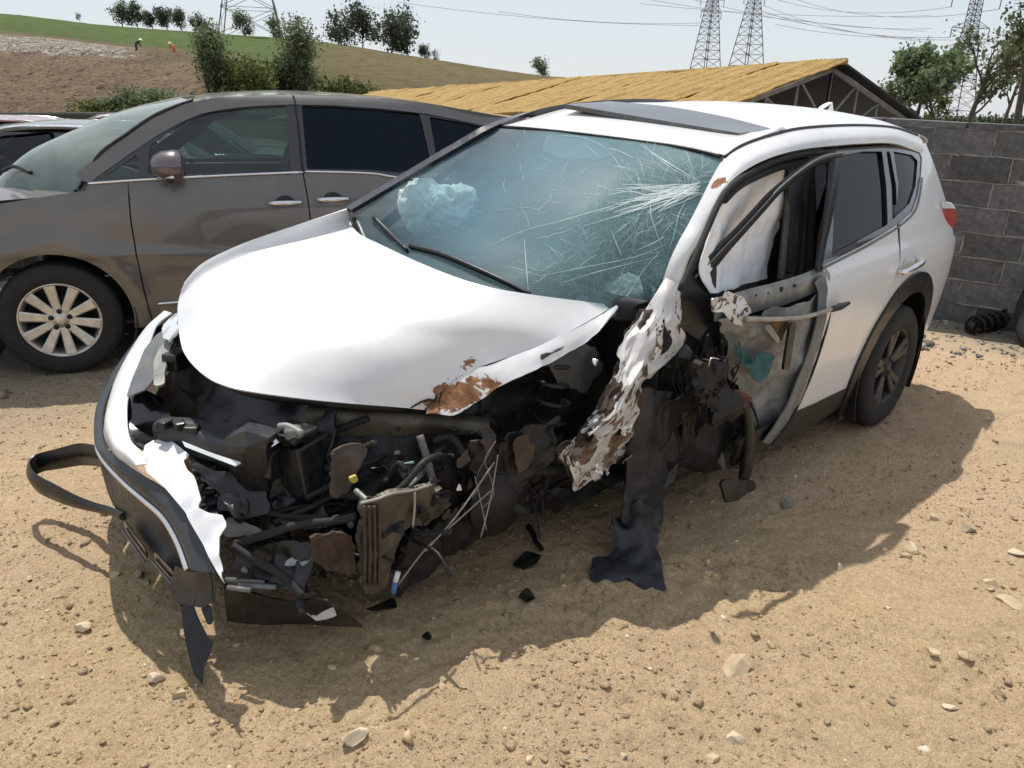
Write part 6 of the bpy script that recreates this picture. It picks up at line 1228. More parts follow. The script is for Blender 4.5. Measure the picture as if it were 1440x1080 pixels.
# the crushed corner where the wheel was: knuckle, subframe, arms
darkplate('subframe', M['dark_metal'], [(560, 760, Yv_(.46)), (640, 720, Yv_(.46)), (720, 690, Yv_(.46)), (800, 680, Yv_(.48)), (790, 720, Yv_(.46)), (700, 740, Yv_(.44)), (620, 790, Yv_(.44)), (560, 840, Yv_(.44))], .03, 7, 3, .02)
darkplate('crumpled_apron', M['dark_metal'], [(655, 625, Yv_(.56)), (700, 618, Yv_(.56)), (735, 600, Yv_(.58)), (790, 590, Yv_(.62)), (780, 650, Yv_(.62)), (740, 690, Yv_(.58)), (690, 690, Yv_(.55)), (660, 670, Yv_(.55))], .03, 9, 11, .006)
darkplate('apron_gusset', M['brown_metal'], [(722, 618, Yv_(.60)), (740, 612, Yv_(.61)), (752, 630, Yv_(.61)), (742, 660, Yv_(.60)), (726, 668, Yv_(.59))], .008, 14, 4, .006)
lathe('wheel_hub', M['dark_metal'], eb, [(.05, 0), (.05, .05), (.03, .07), (.02, .14), (-.01, .14), (-.02, .06)], 28, at(700, 700, y=.55))
tube('lower_arm', M['dark_metal'], eb, [at(740, 720, y=.6), at(700, 705, y=.55), at(650, 720, y=.45), at(600, 740, y=.35)], [.02, .03, .035, .02], 8)
tube('brake_pipe', M['dark_metal'], eb, [at(620, 640, y=.5), at(596, 650, y=.52), at(570, 680, y=.52), at(545, 700, y=.5)], .012, 7)
tube('drive_shaft', M['dark_metal'], eb, [at(660, 640, y=.5), at(730, 660, y=.56), at(800, 660, y=.62)], .022, 8)
tube('stay', plain('stay_grey', (.12, .115, .10), .6, var=.4), eb, [at(590, 612, y=.42), at(602, 650, y=.46), at(610, 690, y=.48)], .014, 6)
tube('stay', M['dark_metal'], eb, [at(640, 616, y=.44), at(600, 645, y=.42)], .012, 6)
# hoses and wiring
hose = [[(330, 765, .40), (380, 750, .44), (420, 738, .46), (470, 733, .47), (500, 726, .49)], [(328, 768, .40), (360, 788, .37), (395, 808, .33), (425, 838, .28)], [(430, 700, .50), (470, 680, .52), (510, 655, .55), (545, 640, .55)], [(385, 735, .42), (440, 712, .46), (480, 690, .48)], [(345, 712, .46), (400, 726, .44), (460, 728, .44)], [(500, 690, .52), (530, 712, .50), (556, 700, .52), (600, 660, .52)]]
for k, h_ in enumerate(hose): tube('hose', M['rubber'] if k != 5 else M['grey_metal'], eb, [at(a, b_, z=z) for a, b_, z in h_], .014 if k < 2 else .010, 8, 40)
wires = []
for k in range(46):
    a0, b0 = RNG.uniform(430, 860), RNG.uniform(540, 700); d0 = Yv_(RNG.uniform(.32, .50)) if a0 > 620 else Z(.62-.0017*(b0-600)-RNG.uniform(.02, .08))
    p = at(a0, b0, **d0); pts = [p]
    for j in range(4): pts.append(pts[-1]+RNG.normal(0, .022, 3)+np.array([0, 0, -.035]))
    wires.append((pts, RNG.uniform(.003, .007)))
o_ = tubes('wiring_loom', M['rubber'], eb, wires); o_['kind'] = 'stuff'
pale = []
for k in range(5):
    p = at(694+RNG.normal(0, 8), 622+RNG.normal(0, 4), y=.62); pts = [p]
    for j in range(5): pts.append(pts[-1]+np.array([RNG.normal(.012, .02), RNG.normal(.006, .012), -.028-RNG.random()*.02]))
    pale.append((pts, .0009))
pale += [([at(690, 690, y=.6), at(640, 735, y=.58), at(600, 770, y=.58), at(560, 822, y=.58)], .0028), ([at(668, 670, y=.62), at(678, 715, y=.62), at(684, 745, y=.62)], .002), ([at(700, 640, y=.62), at(690, 700, y=.63), at(676, 756, y=.64)], .0025), ([at(695, 650, y=.62), at(652, 712, y=.62), at(628, 742, y=.60), at(598, 775, y=.6)], .003)]
o_ = tubes('frayed_wires', M['pale_wire'], eb, pale[3:]); o_['kind'] = 'stuff'
plate('connector', M['yellow_tag'], eb, [at(492, 672, y=.45), at(502, 668, y=.45), at(504, 678, y=.45), at(494, 680, y=.45)], .01)
tube('connector_plug', plain('plug_white', (.6, .6, .58), .5), eb, [at(560, 804, y=.58), at(556, 818, y=.58)], .009, 8)
tube('connector_plug', plain('plug_blue', (.05, .12, .28), .5), eb, [at(556, 818, y=.58), at(553, 834, y=.58)], .010, 8)
plate('plastic_shard', plain('shard_white', (.6, .6, .57), .5), eb, [at(642, 690, y=.6), at(647, 680, y=.6), at(650, 690, y=.6)], .004)
plate('plastic_shard', plain('shard_green', (.25, .42, .36), .5), eb, [at(566, 652, y=.5), at(586, 648, y=.5), at(584, 652, y=.5)], .004)
for k in range(260):
    a0, b0 = RNG.uniform(262, 640), RNG.uniform(585, 830); sz = RNG.uniform(.012, .042)
    if in_poly(np.array([[a0, b0]]), [(300, 620), (420, 590), (640, 610), (620, 700), (540, 800), (430, 830), (340, 800), (290, 690)])[0] < 0: continue
    zz = .655-.0017*(b0-600)-RNG.uniform(0, .07); c_ = at(a0, b0, z=zz)
    q = [c_+np.array([RNG.uniform(-sz, sz), RNG.uniform(-sz, sz), RNG.uniform(-sz, sz)*.7]) for _ in range(5)]; c2 = np.mean(q, 0); q = sorted(q, key=lambda p: math.atan2(p[1]-c2[1], p[0]-c2[0]))
    if k % 13 == 0: lathe('bolt', M['grey_metal'], suv, [(.012, 0), (.012, .007), (.0, .007), (.0, .012), (-.004, .012)], 8, c_, rot=np.array(Matrix.Rotation(RNG.uniform(-1, 1), 3, 'X'))); continue
    if k % 11 == 0:
        d_ = RNG.normal(0, .08, 3)*np.array([1, 1, .5]); tube('corrugated_hose', M['rubber'], suv, [c_-d_, c_+RNG.normal(0, .03, 3), c_+d_], [.010, .014]*14, 8, 28); continue
    plate('bay_fragment', [M['black_plastic'], M['dark_metal'], M['black_gloss'], M['grey_plastic'], M['dark_metal'], M['olive_metal'], M['dark_metal'], M['brown_metal'], M['black_plastic']][k % 9], suv, q, .004, crumple=[(-.012, 18, 200+k)], res=.009, ragged=.006)
# crumpled sheet and brackets where the left front wheel was
for k in range(70):
    a0, b0 = RNG.uniform(560, 880), RNG.uniform(560, 760)
    if in_poly(np.array([[a0, b0]]), [(690, 560), (840, 480), (870, 520), (800, 620), (790, 680), (700, 730), (600, 790), (560, 800), (600, 690), (650, 640)])[0] < 0: continue
    sz = RNG.uniform(.02, .07); c_ = at(a0, b0, y=RNG.uniform(.46, .60))
    q = [c_+np.array([RNG.uniform(-sz, sz), RNG.uniform(-.02, .02), RNG.uniform(-sz, sz)]) for _ in range(5)]; c2 = np.mean(q, 0); q = sorted(q, key=lambda p: math.atan2(p[2]-c2[2], p[0]-c2[0]))
    plate('torn_sheet', [M['dark_metal'], M['olive_metal'], M['dark_metal'], M['brown_metal'], M['black_plastic'], M['dark_metal'], M['rusty']][k % 7], suv, q, .004, crumple=[(-.014, 15, 300+k)], res=.010, ragged=.008)
for k in range(13):
    a0, b0 = RNG.uniform(300, 620), RNG.uniform(600, 790); zz = .60-.0016*(b0-600)+.01; p = at(a0, b0, z=zz); dx = RNG.normal(0, .10, 3)*np.array([1, 1, .35])
    tube('hose', [M['rubber'], M['rubber'], M['dark_metal'], M['dark_metal']][k % 4], suv, [p-dx, p+RNG.normal(0, .02, 3), p+dx, p+dx*1.4+np.array([0, 0, -.06])], RNG.uniform(.005, .012), 7, 14)
# tangle of loom and crushed brackets by the door hinge
for k in range(26):
    a0, b0 = RNG.uniform(930, 1062), RNG.uniform(470, 660)
    if a0 > 1010 and b0 < 520: continue
    c_ = at(a0, b0, y=RNG.uniform(.66, .86)); th = RNG.uniform(0, 6.28)
    q = [c_+np.array([RNG.uniform(-.05, .05), RNG.uniform(-.03, .03), RNG.uniform(-.09, .09)]) for _ in range(5)]
    c2 = np.mean(q, 0); q = sorted(q, key=lambda p: math.atan2(p[2]-c2[2], p[0]-c2[0]))
    plate('crushed_bracket', [M['black_plastic'], M['dark_metal'], M['dark_metal'], M['grey_plastic']][k % 4], suv, q, .006, crumple=[(.025, 14, 100+k)], res=.015)
tw = []
for k in range(60):
    p = at(RNG.uniform(962, 1050), RNG.uniform(470, 600), y=RNG.uniform(.68, .82)); pts = [p]
    for j in range(4): pts.append(pts[-1]+RNG.normal(0, .014, 3)+np.array([0, 0, -.035]))
    tw.append((pts, RNG.uniform(.002, .0045)))
o_ = tubes('door_wiring', M['rubber'], suv, tw); o_['kind'] = 'stuff'
tube('hinge_wire', M['chrome'], suv, [at(996, 516, y=.92), at(1000, 504, y=.93), at(1012, 505, y=.93)], .003, 5)
plate('red_scrap', plain('maroon', (.09, .025, .02), .7, var=.5, scale=16), suv, [at(1030, 545, y=.88), at(1062, 560, y=.88), at(1050, 575, y=.88), at(1036, 568, y=.88)], .004, crumple=[(.015, 18, 2)])
darkplate('hub_remains', M['dark_metal'], [(990, 520, Yv_(.88)), (1020, 516, Yv_(.88)), (1030, 560, Yv_(.87)), (1026, 600, Yv_(.86)), (1000, 600, Yv_(.86)), (986, 560, Yv_(.86))], .04, 9, 8, .03)
M['liner'] = plain('liner', (.012, .015, .019), .45, var=.5, scale=12, dirt=(.05, .052, .052), dirt_amt=.45, bmp=.5, bscale=40)
# ---- wheel-arch liner torn loose, trailing on the ground: held by the car, lying on the dirt
ln = [[at(902, 548, y=0.730), at(922, 548, y=0.745), at(946, 552, y=0.730)], [at(889, 595, y=0.720), at(914, 600, y=0.755), at(942, 602, y=0.740)], [at(880, 650, y=0.705), at(910, 655, y=0.750), at(939, 650, y=0.740)], [at(876, 700, y=0.705), at(906, 705, y=0.745), at(938, 700, y=0.740)],
      [at(874, 735, y=0.720), at(904, 748, y=0.750), at(930, 745, y=0.750)]]
liner = sheet('wheel_arch_liner', M['liner'], None, loft(ln, 50, 36), .005, [lambda q, uv: .5-np.abs(uv[:, 1]-.5)-.02+.05*vnoise(q, 13, 3), lambda q, uv: .93-uv[:, 0]+.10*vnoise(q, 12, 8)], crumple=[(.010, 9, 5), (-.006, 16, 6)])
liner['label'] = 'torn black wheel arch liner trailing from the wreck onto the dirt'; liner['category'] = 'car part'
lo_ = [at(869, 704, y=.74), at(900, 700, y=.76), at(935, 716, y=.77), at(924, 742, z=.10), at(922, 768, z=.055), at(932, 797, z=.03), at(932, 831, z=.014), at(900, 829, z=.018), at(883, 814, z=.025), at(856, 818, z=.018), at(830, 819, z=.012), at(830, 785, z=.03), at(854, 782, z=.04), at(864, 772, z=.05), at(851, 744, z=.09), at(871, 742, z=.10)]
plate('liner_foot', M['liner'], liner, lo_, .005, crumple=[(.010, 10, 6), (-.008, 14, 8)], res=.012)
# ================================================================== the grey van beside it
VF = Frame((.0775, -3.605, float(gz0(-.15, -3.4))), R_(-25)); vat = VF.at
van = tag(empty('minivan', (.0775, -3.605, float(gz0(-.15, -3.4))), R_(-25)), 'grey brown minivan with silver ten-spoke wheel parked behind the wreck', 'van')
VCAM = VF.loc_of(CAM)
VIEW[0] = VCAM
def Yn(x, z):
    x = np.asarray(x, float); z = np.asarray(z, float)
    y = np.interp(z, [.15, .28, .45, .62, .80, .92, 1.00, 1.06, 1.12, 1.2, 1.35, 1.5, 1.62, 1.68], [.84, .875, .895, .905, .905, .90, .893, .88, .862, .835, .785, .728, .665, .60])
    # lower crease rising towards the rear, bulge over the wheel
    return y+.012*np.exp(-((z-.70-.05*(x+1))/.035)**2)-.10*np.clip(x-.35, 0, None)**2+.018*np.exp(-((np.hypot(x, z-.36)-.46)/.06)**2)-.03*np.clip(-x-3.2, 0, None)**2
def V_(px, py): return VF.on(px, py, Yn)
def vxz(pts): return [(lambda p: (p[0], p[2]))(V_(*q)) for q in pts]
vp_, nt, N, L, b = nodes('van_paint')
n = noise_node(nt, 3, 6, .65); cc = ramp(nt, n.outputs[0], [(.3, (.115, .108, .104)), (.7, (.14, .132, .127))]); dn = noise_node(nt, 5, 8, .7, dist=.5); kk = ramp(nt, dn.outputs[0], [(.42, .02), (.75, .22)])
L.new(mixc(nt, kk.outputs[0], cc.outputs[0], (.24, .205, .165)), b.inputs['Base Color']); b.inputs['Metallic'].default_value = .45; b.inputs['Roughness'].default_value = .38; b.inputs['Coat Weight'].default_value = .8; b.inputs['Coat Roughness'].default_value = .06
M['van_paint'] = vp_
M['van_screen'] = glass('van_screen', (.7, .8, .78), .8, haze=.55, hazecol=(.52, .58, .56), speck=False)  # pale milky layer paints the sky's reflection into the screen
HV = (0.0, .80, .343)
arcv = [(.405*math.cos(t), .343+.405*math.sin(t)) for t in np.linspace(0, 2*math.pi, 48)]
arcr = [(-3.09+.405*math.cos(t), .343+.405*math.sin(t)) for t in np.linspace(0, 2*math.pi, 48)]
belt_v = vxz([(60, 262), (125, 257), (180, 253), (250, 249), (330, 245), (426, 241), (480, 241), (530, 243), (575, 250)])
gap1 = vxz([(180, 255), (184, 310), (192, 360), (203, 410), (214, 450)]); gap1 = gap1+[(gap1[-1][0]-.03, .27)]
gap2 = vxz([(426, 243), (432, 275), (437, 312)]); gap2 = gap2+[(gap2[-1][0]-.02, .75), (gap2[-1][0]-.03, .27)]
def sh(g, d): return [(x+d, z) for x, z in g]
xs1, xs2 = gap1[0][0], gap2[0][0]
bz = lambda x: float(np.interp(x, [p[0] for p in belt_v][::-1], [p[1] for p in belt_v][::-1]))
fen = sh(gap1, .004)[::-1]+[(xs1+.004, bz(xs1)), (belt_v[1][0], belt_v[1][1]+.0), (belt_v[1][0]+.02, 1.10), (-.05, 1.075), (.30, 1.02), (.62, .93), (.75, .80), (.82, .55), (.80, .30), (.45, .25)]
side_panel('front_wing', vp_, van, Yn, fen, [arcv+[(.3, .1), (-.3, .1)]], res=.02)
fdoor = sh(gap1, -.004)+sh(gap2, .004)[::-1]+[(x, bz(x)) for x in np.linspace(xs2+.004, xs1-.004, 12)]
vd = side_panel('front_door', vp_, van, Yn, fdoor, res=.02)
sdoor = sh(gap2, -.004)+[(-2.62, .27), (-2.66, .9), (-2.70, bz(-2.6))]+[(x, bz(x)) for x in np.linspace(-2.66, xs2-.004, 12)]
vs_ = side_panel('sliding_door', vp_, van, Yn, sdoor, res=.025)
rq = [(-2.67, .9), (-2.63, .27), (-3.5, .3), (-3.95, .5), (-4.05, .9), (-4.0, 1.1), (-3.9, bz(-2.6)), (-2.71, bz(-2.6))]
side_panel('rear_quarter', vp_, van, Yn, rq, [arcr], res=.04)
# shut lines are open gaps; a dark inner skin closes them
inner_p = [(.7, .3), (.7, .95), (-.3, 1.08), (-2.6, 1.10), (-3.9, 1.10), (-4.0, .5), (-3.5, .32)]
side_panel('inner_side', M['interior'], van, Yn, inner_p, [arcv+[(.3, .1), (-.3, .1)], arcr], out=-.03, res=.05)
# greenhouse: roof rail and pillars with openings
top = vxz([(120, 250), (150, 232), (185, 210), (220, 188), (250, 171), (280, 158), (310, 151), (345, 148), (380, 146), (412, 145), (470, 147), (540, 152), (600, 159), (660, 170), (715, 184)])
rail_o = vxz([(104, 246), (140, 218), (180, 188), (215, 164), (245, 150), (272, 143), (300, 138), (345, 135), (412, 133), (500, 136), (600, 145), (715, 165)])
gh = [(belt_v[1][0]+.03, belt_v[1][1]+.01)]+rail_o+[(-3.8, 1.50), (-3.9, bz(-2.6)+.0)]+[(x, bz(x)+.003) for x in np.linspace(-2.7, belt_v[1][0], 20)]
w0 = vxz([(143, 250), (170, 233), (194, 216), (194, 247)])
w1 = vxz([(208, 246), (210, 206), (232, 188), (262, 170), (295, 158), (345, 152), (403, 149), (407, 205), (408, 241)])
w2 = vxz([(424, 149), (470, 150), (530, 154), (590, 160), (600, 200), (606, 228), (585, 238), (560, 243), (520, 239), (432, 238)])
w3 = vxz([(604, 164), (660, 174), (712, 187), (740, 200), (700, 225), (615, 226)])
side_panel('window_surround', vp_, van, Yn, gh, [vxz([(128, 255), (160, 232), (190, 211), (222, 190), (252, 173), (282, 160), (312, 154), (345, 150), (380, 148), (412, 147), (470, 148), (540, 153), (600, 160), (660, 172), (735, 190), (735, 235), (600, 244), (560, 247), (520, 242), (430, 241), (330, 244), (200, 252)])], res=.018)
blk = vxz([(122, 257), (158, 230), (188, 209), (220, 188), (250, 171), (280, 158), (310, 152), (345, 148), (380, 146), (412, 145), (470, 146), (540, 151), (600, 158), (660, 170), (740, 188), (740, 240), (600, 247), (560, 249), (520, 244), (430, 243), (330, 246), (200, 254)])
side_panel('window_frame', M['black_gloss'], van, Yn, blk, [w0, w1, w2, w3], out=-.008, res=.014, thick=.012)
for nm, poly, mt in (('quarter_glass', w0, 'van_glass'), ('front_window', w1, 'van_glass'), ('sliding_window', w2, 'navy_glass'), ('rear_window', w3, 'navy_glass')):
    pc = np.mean(poly, 0); side_panel(nm, M[mt], van, Yn, [tuple(pc+(np.array(q)-pc)*1.06) for q in poly], out=-.022, res=.03)
tube('chrome_strip', M['chrome'], van, [V_(*p)+np.array([0, .006, 0]) for p in ((124, 258), (180, 254), (250, 250), (330, 246), (426, 242))], .008, 6, 40)
tube('chrome_strip', M['chrome'], van, [V_(*p)+np.array([0, .006, 0]) for p in ((429, 241), (480, 242), (525, 244), (550, 248), (580, 251), (640, 252))], .007, 6, 40)
tube('door_chrome', M['chrome'], vd, [V_(*p)+np.array([0, .006, 0]) for p in ((222, 427), (260, 424), (330, 420))], .010, 6)
# handles with dark recess
for par, (hx_, hy_), nm in ((vd, (401, 285), 'd'), (vs_, (468, 280), 's')):
    c_ = V_(hx_, hy_)
    lathe('handle_recess', M['interior'], par, [(.003, 0), (.003, .055), (.0, .06)], 20, c_, rot=[[1, 0, 0], [0, 1, 0], [0, 0, .75]])
    tube('door_handle', M['chrome'], par, [c_+[.10, .012, 0], c_+[.06, .040, .002], c_+[-.02, .046, .004], c_+[-.10, .014, .002]], [.012, .017, .017, .012], 9, 20)
# mirror
mc_ = V_(240, 232)+np.array([.0, .13, .01])
mm_ = [[mc_+np.array([dx, dy*w_, dz*h_]) for dx, w_, h_ in ((.10, .25, .25), (.085, .6, .6), (.04, .92, .9), (-.02, 1, 1), (-.06, .96, .96), (-.065, .8, .8))] for dy, dz in [(.11*math.cos(t), .085*math.sin(t)) for t in np.linspace(0, 2*math.pi, 20)]]
mir = sheet('mirror', plain('mirror_paint', (.13, .11, .115), .3, metal=.4, coat=.8, var=.1), van, np.array(mm_), .004)
sheet('mirror_glass', M['grey_plastic'], mir, np.array([[mc_+np.array([-.062, .11*.82*r_*math.cos(t), .085*.82*r_*math.sin(t)]) for t in np.linspace(0, 2*math.pi, 20)] for r_ in (.02, .5, 1)]), .003)
tube('mirror_trim', M['chrome'], mir, [mc_+np.array([.03, -.10, -.062]), mc_+np.array([.07, 0, -.068]), mc_+np.array([-.02, .10, -.055])], .010, 6)
tube('mirror_base', M['black_plastic'], mir, [mc_+np.array([.02, -.16, -.05]), mc_+np.array([.02, -.08, -.07]), mc_+np.array([.0, .06, -.075])], [.03, .028, .02], 8)
# wheels
wheel('wheel', van, HV, .343, .215, .226, 10, M['alloy_silver'], twin=False, sw=.58)
wheel('wheel', van, (-3.09, .80, .343), .343, .215, .226, 10, M['alloy_silver'], twin=False, sw=.58, simple=True)
for x_ in (0.0, -3.09): wheel('wheel', van, (x_, -.80, .343), .343, .215, .226, 10, M['alloy_silver'], side=-1, twin=False, simple=True)
for x_ in (0.0, -3.09): sheet('arch_liner', M['black_plastic'], van, np.array([[(x_+.42*math.cos(t), y, .343+.42*math.sin(t)) for y in (.90, .75, .45)] for t in np.linspace(R_(-30), R_(210), 30)]), .006)
# roof, windscreen, bonnet
zr = lambda x: float(np.interp(-x, [.62, .9, 1.2, 1.7, 2.5, 3.3, 3.9], [1.52, 1.60, 1.645, 1.668, 1.655, 1.60, 1.50]))
er_ = [V_(*p) for p in ((272, 143), (300, 138), (345, 135), (412, 133), (500, 136), (600, 145), (715, 165))]
rrows = []
for p in er_:
    rrows.append([np.array([p[0], p[1]*s, p[2]+.004*(1-abs(s)**2)]) for s in (1, .6, .2, -.2, -.6, -1)])
rrows.append([np.array([-3.9, .60*s, 1.46]) for s in (1, .6, .2, -.2, -.6, -1)])
sheet('roof', vp_, van, loft(rrows, 50, 30), .02, view=np.array([-1.5, 0, 9.0]), backmat=M['interior'])
tube('roof_shut_line', M['black_plastic'], van, [V_(412, 134)+np.array([0, .002, .004]), V_(416, 150)+np.array([0, .003, 0]), V_(422, 200)+np.array([0, .003, 0]), V_(426, 240)+np.array([0, .003, 0])], .006, 5)
wtop = er_[0]; wbase = [np.array([belt_v[1][0]+.06, .80, 1.10]), np.array([.30, .45, 1.07]), np.array([.36, 0, 1.06]), np.array([.30, -.45, 1.07]), np.array([belt_v[1][0]+.06, -.80, 1.10])]
wtl = [np.array([wtop[0]+.0, wtop[1]*s, wtop[2]+.006]) for s in (.98, .5, 0, -.5, -.98)]
for k, s in ((1, .06), (2, .08), (3, .06)): wtl[k] = wtl[k]+np.array([s, 0, .0])
ed_l = [wbase[0], V_(140, 219), V_(180, 189), V_(215, 165), V_(245, 151), wtl[0]]; ed_r = [p*np.array([1, -1, 1]) for p in ed_l]
sheet('windscreen', M['van_screen'], van, coons(wbase, wtl, ed_l, ed_r, 24, 30), .005, view=np.array([4, 0, 4.0]))
for s in (1, -1):
    tube('pillar_trim', M['black_plastic'], van, [p*np.array([1, s, 1])+np.array([.004, 0, .004]) for p in ed_l], .010, 6, 40)
bon = [[np.array([x, s*w_, z-.05*abs(s)**3]) for s in (1, .6, 0, -.6, -1)] for x, w_, z in ((belt_v[1][0]+.10, .84, 1.12), (.25, .82, 1.09), (.55, .76, 1.02), (.80, .68, .90), (.92, .60, .75))]
sheet('bonnet', vp_, van, loft(bon, 24, 24), .006, view=np.array([0, 0, 9.0]))
tube('wiper', M['black_plastic'], van, [vat(5, 240, y=.45), vat(20, 234, y=.50), vat(44, 243, y=.62)], .012, 6)
sheet('front_bumper', vp_, van, loft([[np.array([x, s*w_, z]) for s, w_, x in ((1, .74, .70), (.6, .8, .92), (0, 1, .98), (-.6, .8, .92), (-1, .74, .70))] for z in (.25, .5, .75)], 10, 24), .01, view=np.array([9, 0, .5]))
# far side
side_panel('right_side', vp_, van, Yn, [(.7, .3), (.62, .93), (-.05, 1.08), (-3.9, 1.10), (-4.0, .5), (-3.5, .32)], [arcv+[(.3, .1), (-.3, .1)], arcr], res=.06, mirror=True)
rg = [(-.62, 1.12), (-1.0, 1.42), (-1.3, 1.53), (-2.6, 1.51), (-3.3, 1.42), (-3.6, 1.14)]
side_panel('right_window_frame', M['black_gloss'], van, Yn, [(-.35, 1.09), (-.95, 1.50), (-1.3, 1.59), (-2.6, 1.57), (-3.4, 1.46), (-3.9, 1.10)], [rg], res=.04, mirror=True)
side_panel('right_glass', M['van_glass'], van, Yn, rg, out=-.01, res=.08, mirror=True)
sheet('tailgate', vp_, van, loft([[np.array([x, s*w_, z]) for s in (1, 0, -1)] for x, w_, z in ((-4.05, .78, .4), (-4.1, .8, .8), (-4.0, .74, 1.15), (-3.9, .58, 1.47))], 14, 8), .01, view=np.array([-9, 0, .5]))
sheet('floor_pan', M['interior'], van, np.array([[(x, y, .30) for y in (-.82, 0, .82)] for x in (.4, -1, -2.5, -4.0)]), .02, view=np.array([0, 0, 9.0]))
sheet('dashboard', M['seat_cloth'], van, loft([[p+np.array([-.03, 0, -.02]) for p in wbase], [np.array([-.35, y, 1.06]) for y in (.78, .4, 0, -.4, -.78)], [np.array([-.5, y, .95]) for y in (.78, .4, 0, -.4, -.78)], [np.array([-.55, y, .5]) for y in (.78, .4, 0, -.4, -.78)]], 14, 20), .01)
for cy in (.40, -.40): car_seat(van, -1.22, cy, .62, plain('van_seat', (.11, .10, .09), .9, var=.2))
for cy in (.40, -.40): car_seat(van, -2.2, cy, .62, M['seat_cloth'])
tube('steering_wheel', M['interior'], van, [(-.72+.06*math.sin(t), .40+.18*math.cos(t), 1.0+.17*math.sin(t)) for t in np.linspace(0, 2*math.pi, 14)], .016, 8, 40)
VIEW[0] = CAM

# ================================================================== two more cars behind the van
def sedan(name, loc, yaw, paint, label, scale=1.0, glassm='green_glass', trim=True):
    F_ = Frame(loc, yaw); VIEW[0] = F_.loc_of(CAM)
    rt = tag(empty(name, loc, yaw), label, 'car', 'cars parked behind the van'); k = scale
    def Ys(x, z): return np.interp(z, [.15, .3, .6, .85, .95, 1.1, 1.38, 1.46], [.80, .85, .885, .87, .84, .77, .62, .5])*k-.10*np.clip(np.asarray(x)-.3, 0, None)**2-.06*np.clip(-np.asarray(x)-2.9, 0, None)**2
    ar = [(.36*math.cos(t), .33+.36*math.sin(t)) for t in np.linspace(0, 2*math.pi, 36)]; ar2 = [(x-2.75, z) for x, z in ar]
    for m_ in (False, True):
        side_panel('body_side', paint, rt, Ys, [(.80, .3), (.85, .6), (.70, .78), (-.45, .95), (-2.9, 1.0), (-3.6, .95), (-3.7, .6), (-3.6, .3)], [ar, ar2], res=.05, mirror=m_)
        g1 = [(-.62, .975), (-1.18, 1.36), (-1.62, 1.405), (-1.64, .985)]; g2 = [(-1.72, .985), (-1.70, 1.405), (-2.25, 1.36), (-2.75, 1.03)]
        fr_ = [(-.45, .95), (-1.15, 1.40), (-1.65, 1.44), (-2.3, 1.40), (-2.95, 1.0)]
        side_panel('window_frame', M['black_gloss'], rt, Ys, fr_, [g1, g2], out=.002, res=.03, mirror=m_)
        side_panel('side_window', M[glassm], rt, Ys, g1, out=-.008, res=.08, mirror=m_); side_panel('side_window', M[glassm], rt, Ys, g2, out=-.008, res=.08, mirror=m_)
        s_ = -1 if m_ else 1
        tube('window_trim', M['chrome'], rt, [(x, s_*(float(Ys(x, z))+.006), z) for x, z in ((-.45, .955), (-.8, 1.17), (-1.15, 1.405), (-1.65, 1.445), (-2.3, 1.405), (-2.7, 1.17), (-2.95, 1.0))], .008, 5, 40)
        tube('belt_trim', M['chrome'], rt, [(x, s_*(float(Ys(x, z))+.006), z) for x, z in ((-.45, .952), (-1.6, .975), (-2.95, 1.0))], .007, 5, 20)
    rows = [[(x, s*w_, z+c*(1-s*s)) for s in (1, .5, 0, -.5, -1)] for x, w_, z, c in ((-1.12, .60, 1.405, .02), (-1.4, .60, 1.435, .025), (-1.7, .60, 1.445, .028), (-2.1, .60, 1.425, .025), (-2.35, .60, 1.39, .02))]
    sheet('roof', paint, rt, loft(rows, 20, 16), .02, view=np.array([-1.5, 0, 9.]))
    for nm, a, bb2, mt, vw in (('windscreen', [(-.30, .70, .96), (-.20, 0, .97), (-.30, -.70, .96)], [(-1.12, .59, 1.405), (-1.06, 0, 1.425), (-1.12, -.59, 1.405)], M[glassm], (5, 0, 5.)), ('rear_window', [(-2.35, .58, 1.39), (-2.4, 0, 1.41), (-2.35, -.58, 1.39)], [(-3.0, .70, 1.01), (-3.1, 0, 1.01), (-3.0, -.70, 1.01)], M[glassm], (-9, 0, 5.)),
                               ('bonnet', [(-.32, .76, .95), (-.22, 0, .98), (-.32, -.76, .95)], [(.78, .66, .74), (.88, 0, .78), (.78, -.66, .74)], paint, (0, 0, 9.)), ('boot_lid', [(-3.0, .72, 1.0), (-3.1, 0, 1.02), (-3.0, -.72, 1.0)], [(-3.62, .68, .94), (-3.68, 0, .97), (-3.62, -.68, .94)], paint, (0, 0, 9.)),
                               ('nose', [(.78, .66, .75), (.88, 0, .78), (.78, -.66, .75)], [(.80, .70, .28), (.92, 0, .25), (.80, -.70, .28)], paint, (9, 0, .5)), ('tail', [(-3.62, .68, .94), (-3.68, 0, .96), (-3.62, -.68, .94)], [(-3.62, .74, .3), (-3.72, 0, .28), (-3.62, -.74, .3)], paint, (-9, 0, .5))):
        sheet(nm, mt, rt, loft([[np.array(p) for p in a], [(np.array(p)+np.array(q))/2+np.array([0.02, 0, .02]) for p, q in zip(a, bb2)], [np.array(p) for p in bb2]], 12, 14), .01, view=np.array(vw))
    sheet('cabin_floor', M['interior'], rt, np.array([[(x, y, .4) for y in (-.7, 0, .7)] for x in (.2, -1.5, -3.4)]), .02, view=np.array([0, 0, 9.]))
    for x_ in (0, -2.75):
        for s_ in (1, -1): wheel('wheel', rt, (x_, s_*.76, .32), .32, .20, .20, 7, M['alloy_silver'], side=s_, twin=False, simple=True)
    for cy in (.37, -.37): car_seat(rt, -1.4, cy, .45, M['seat_cloth'])
    VIEW[0] = CAM; return rt
def car_on(px, py, d, zroof):
    p = at(px, py, d=d); return p
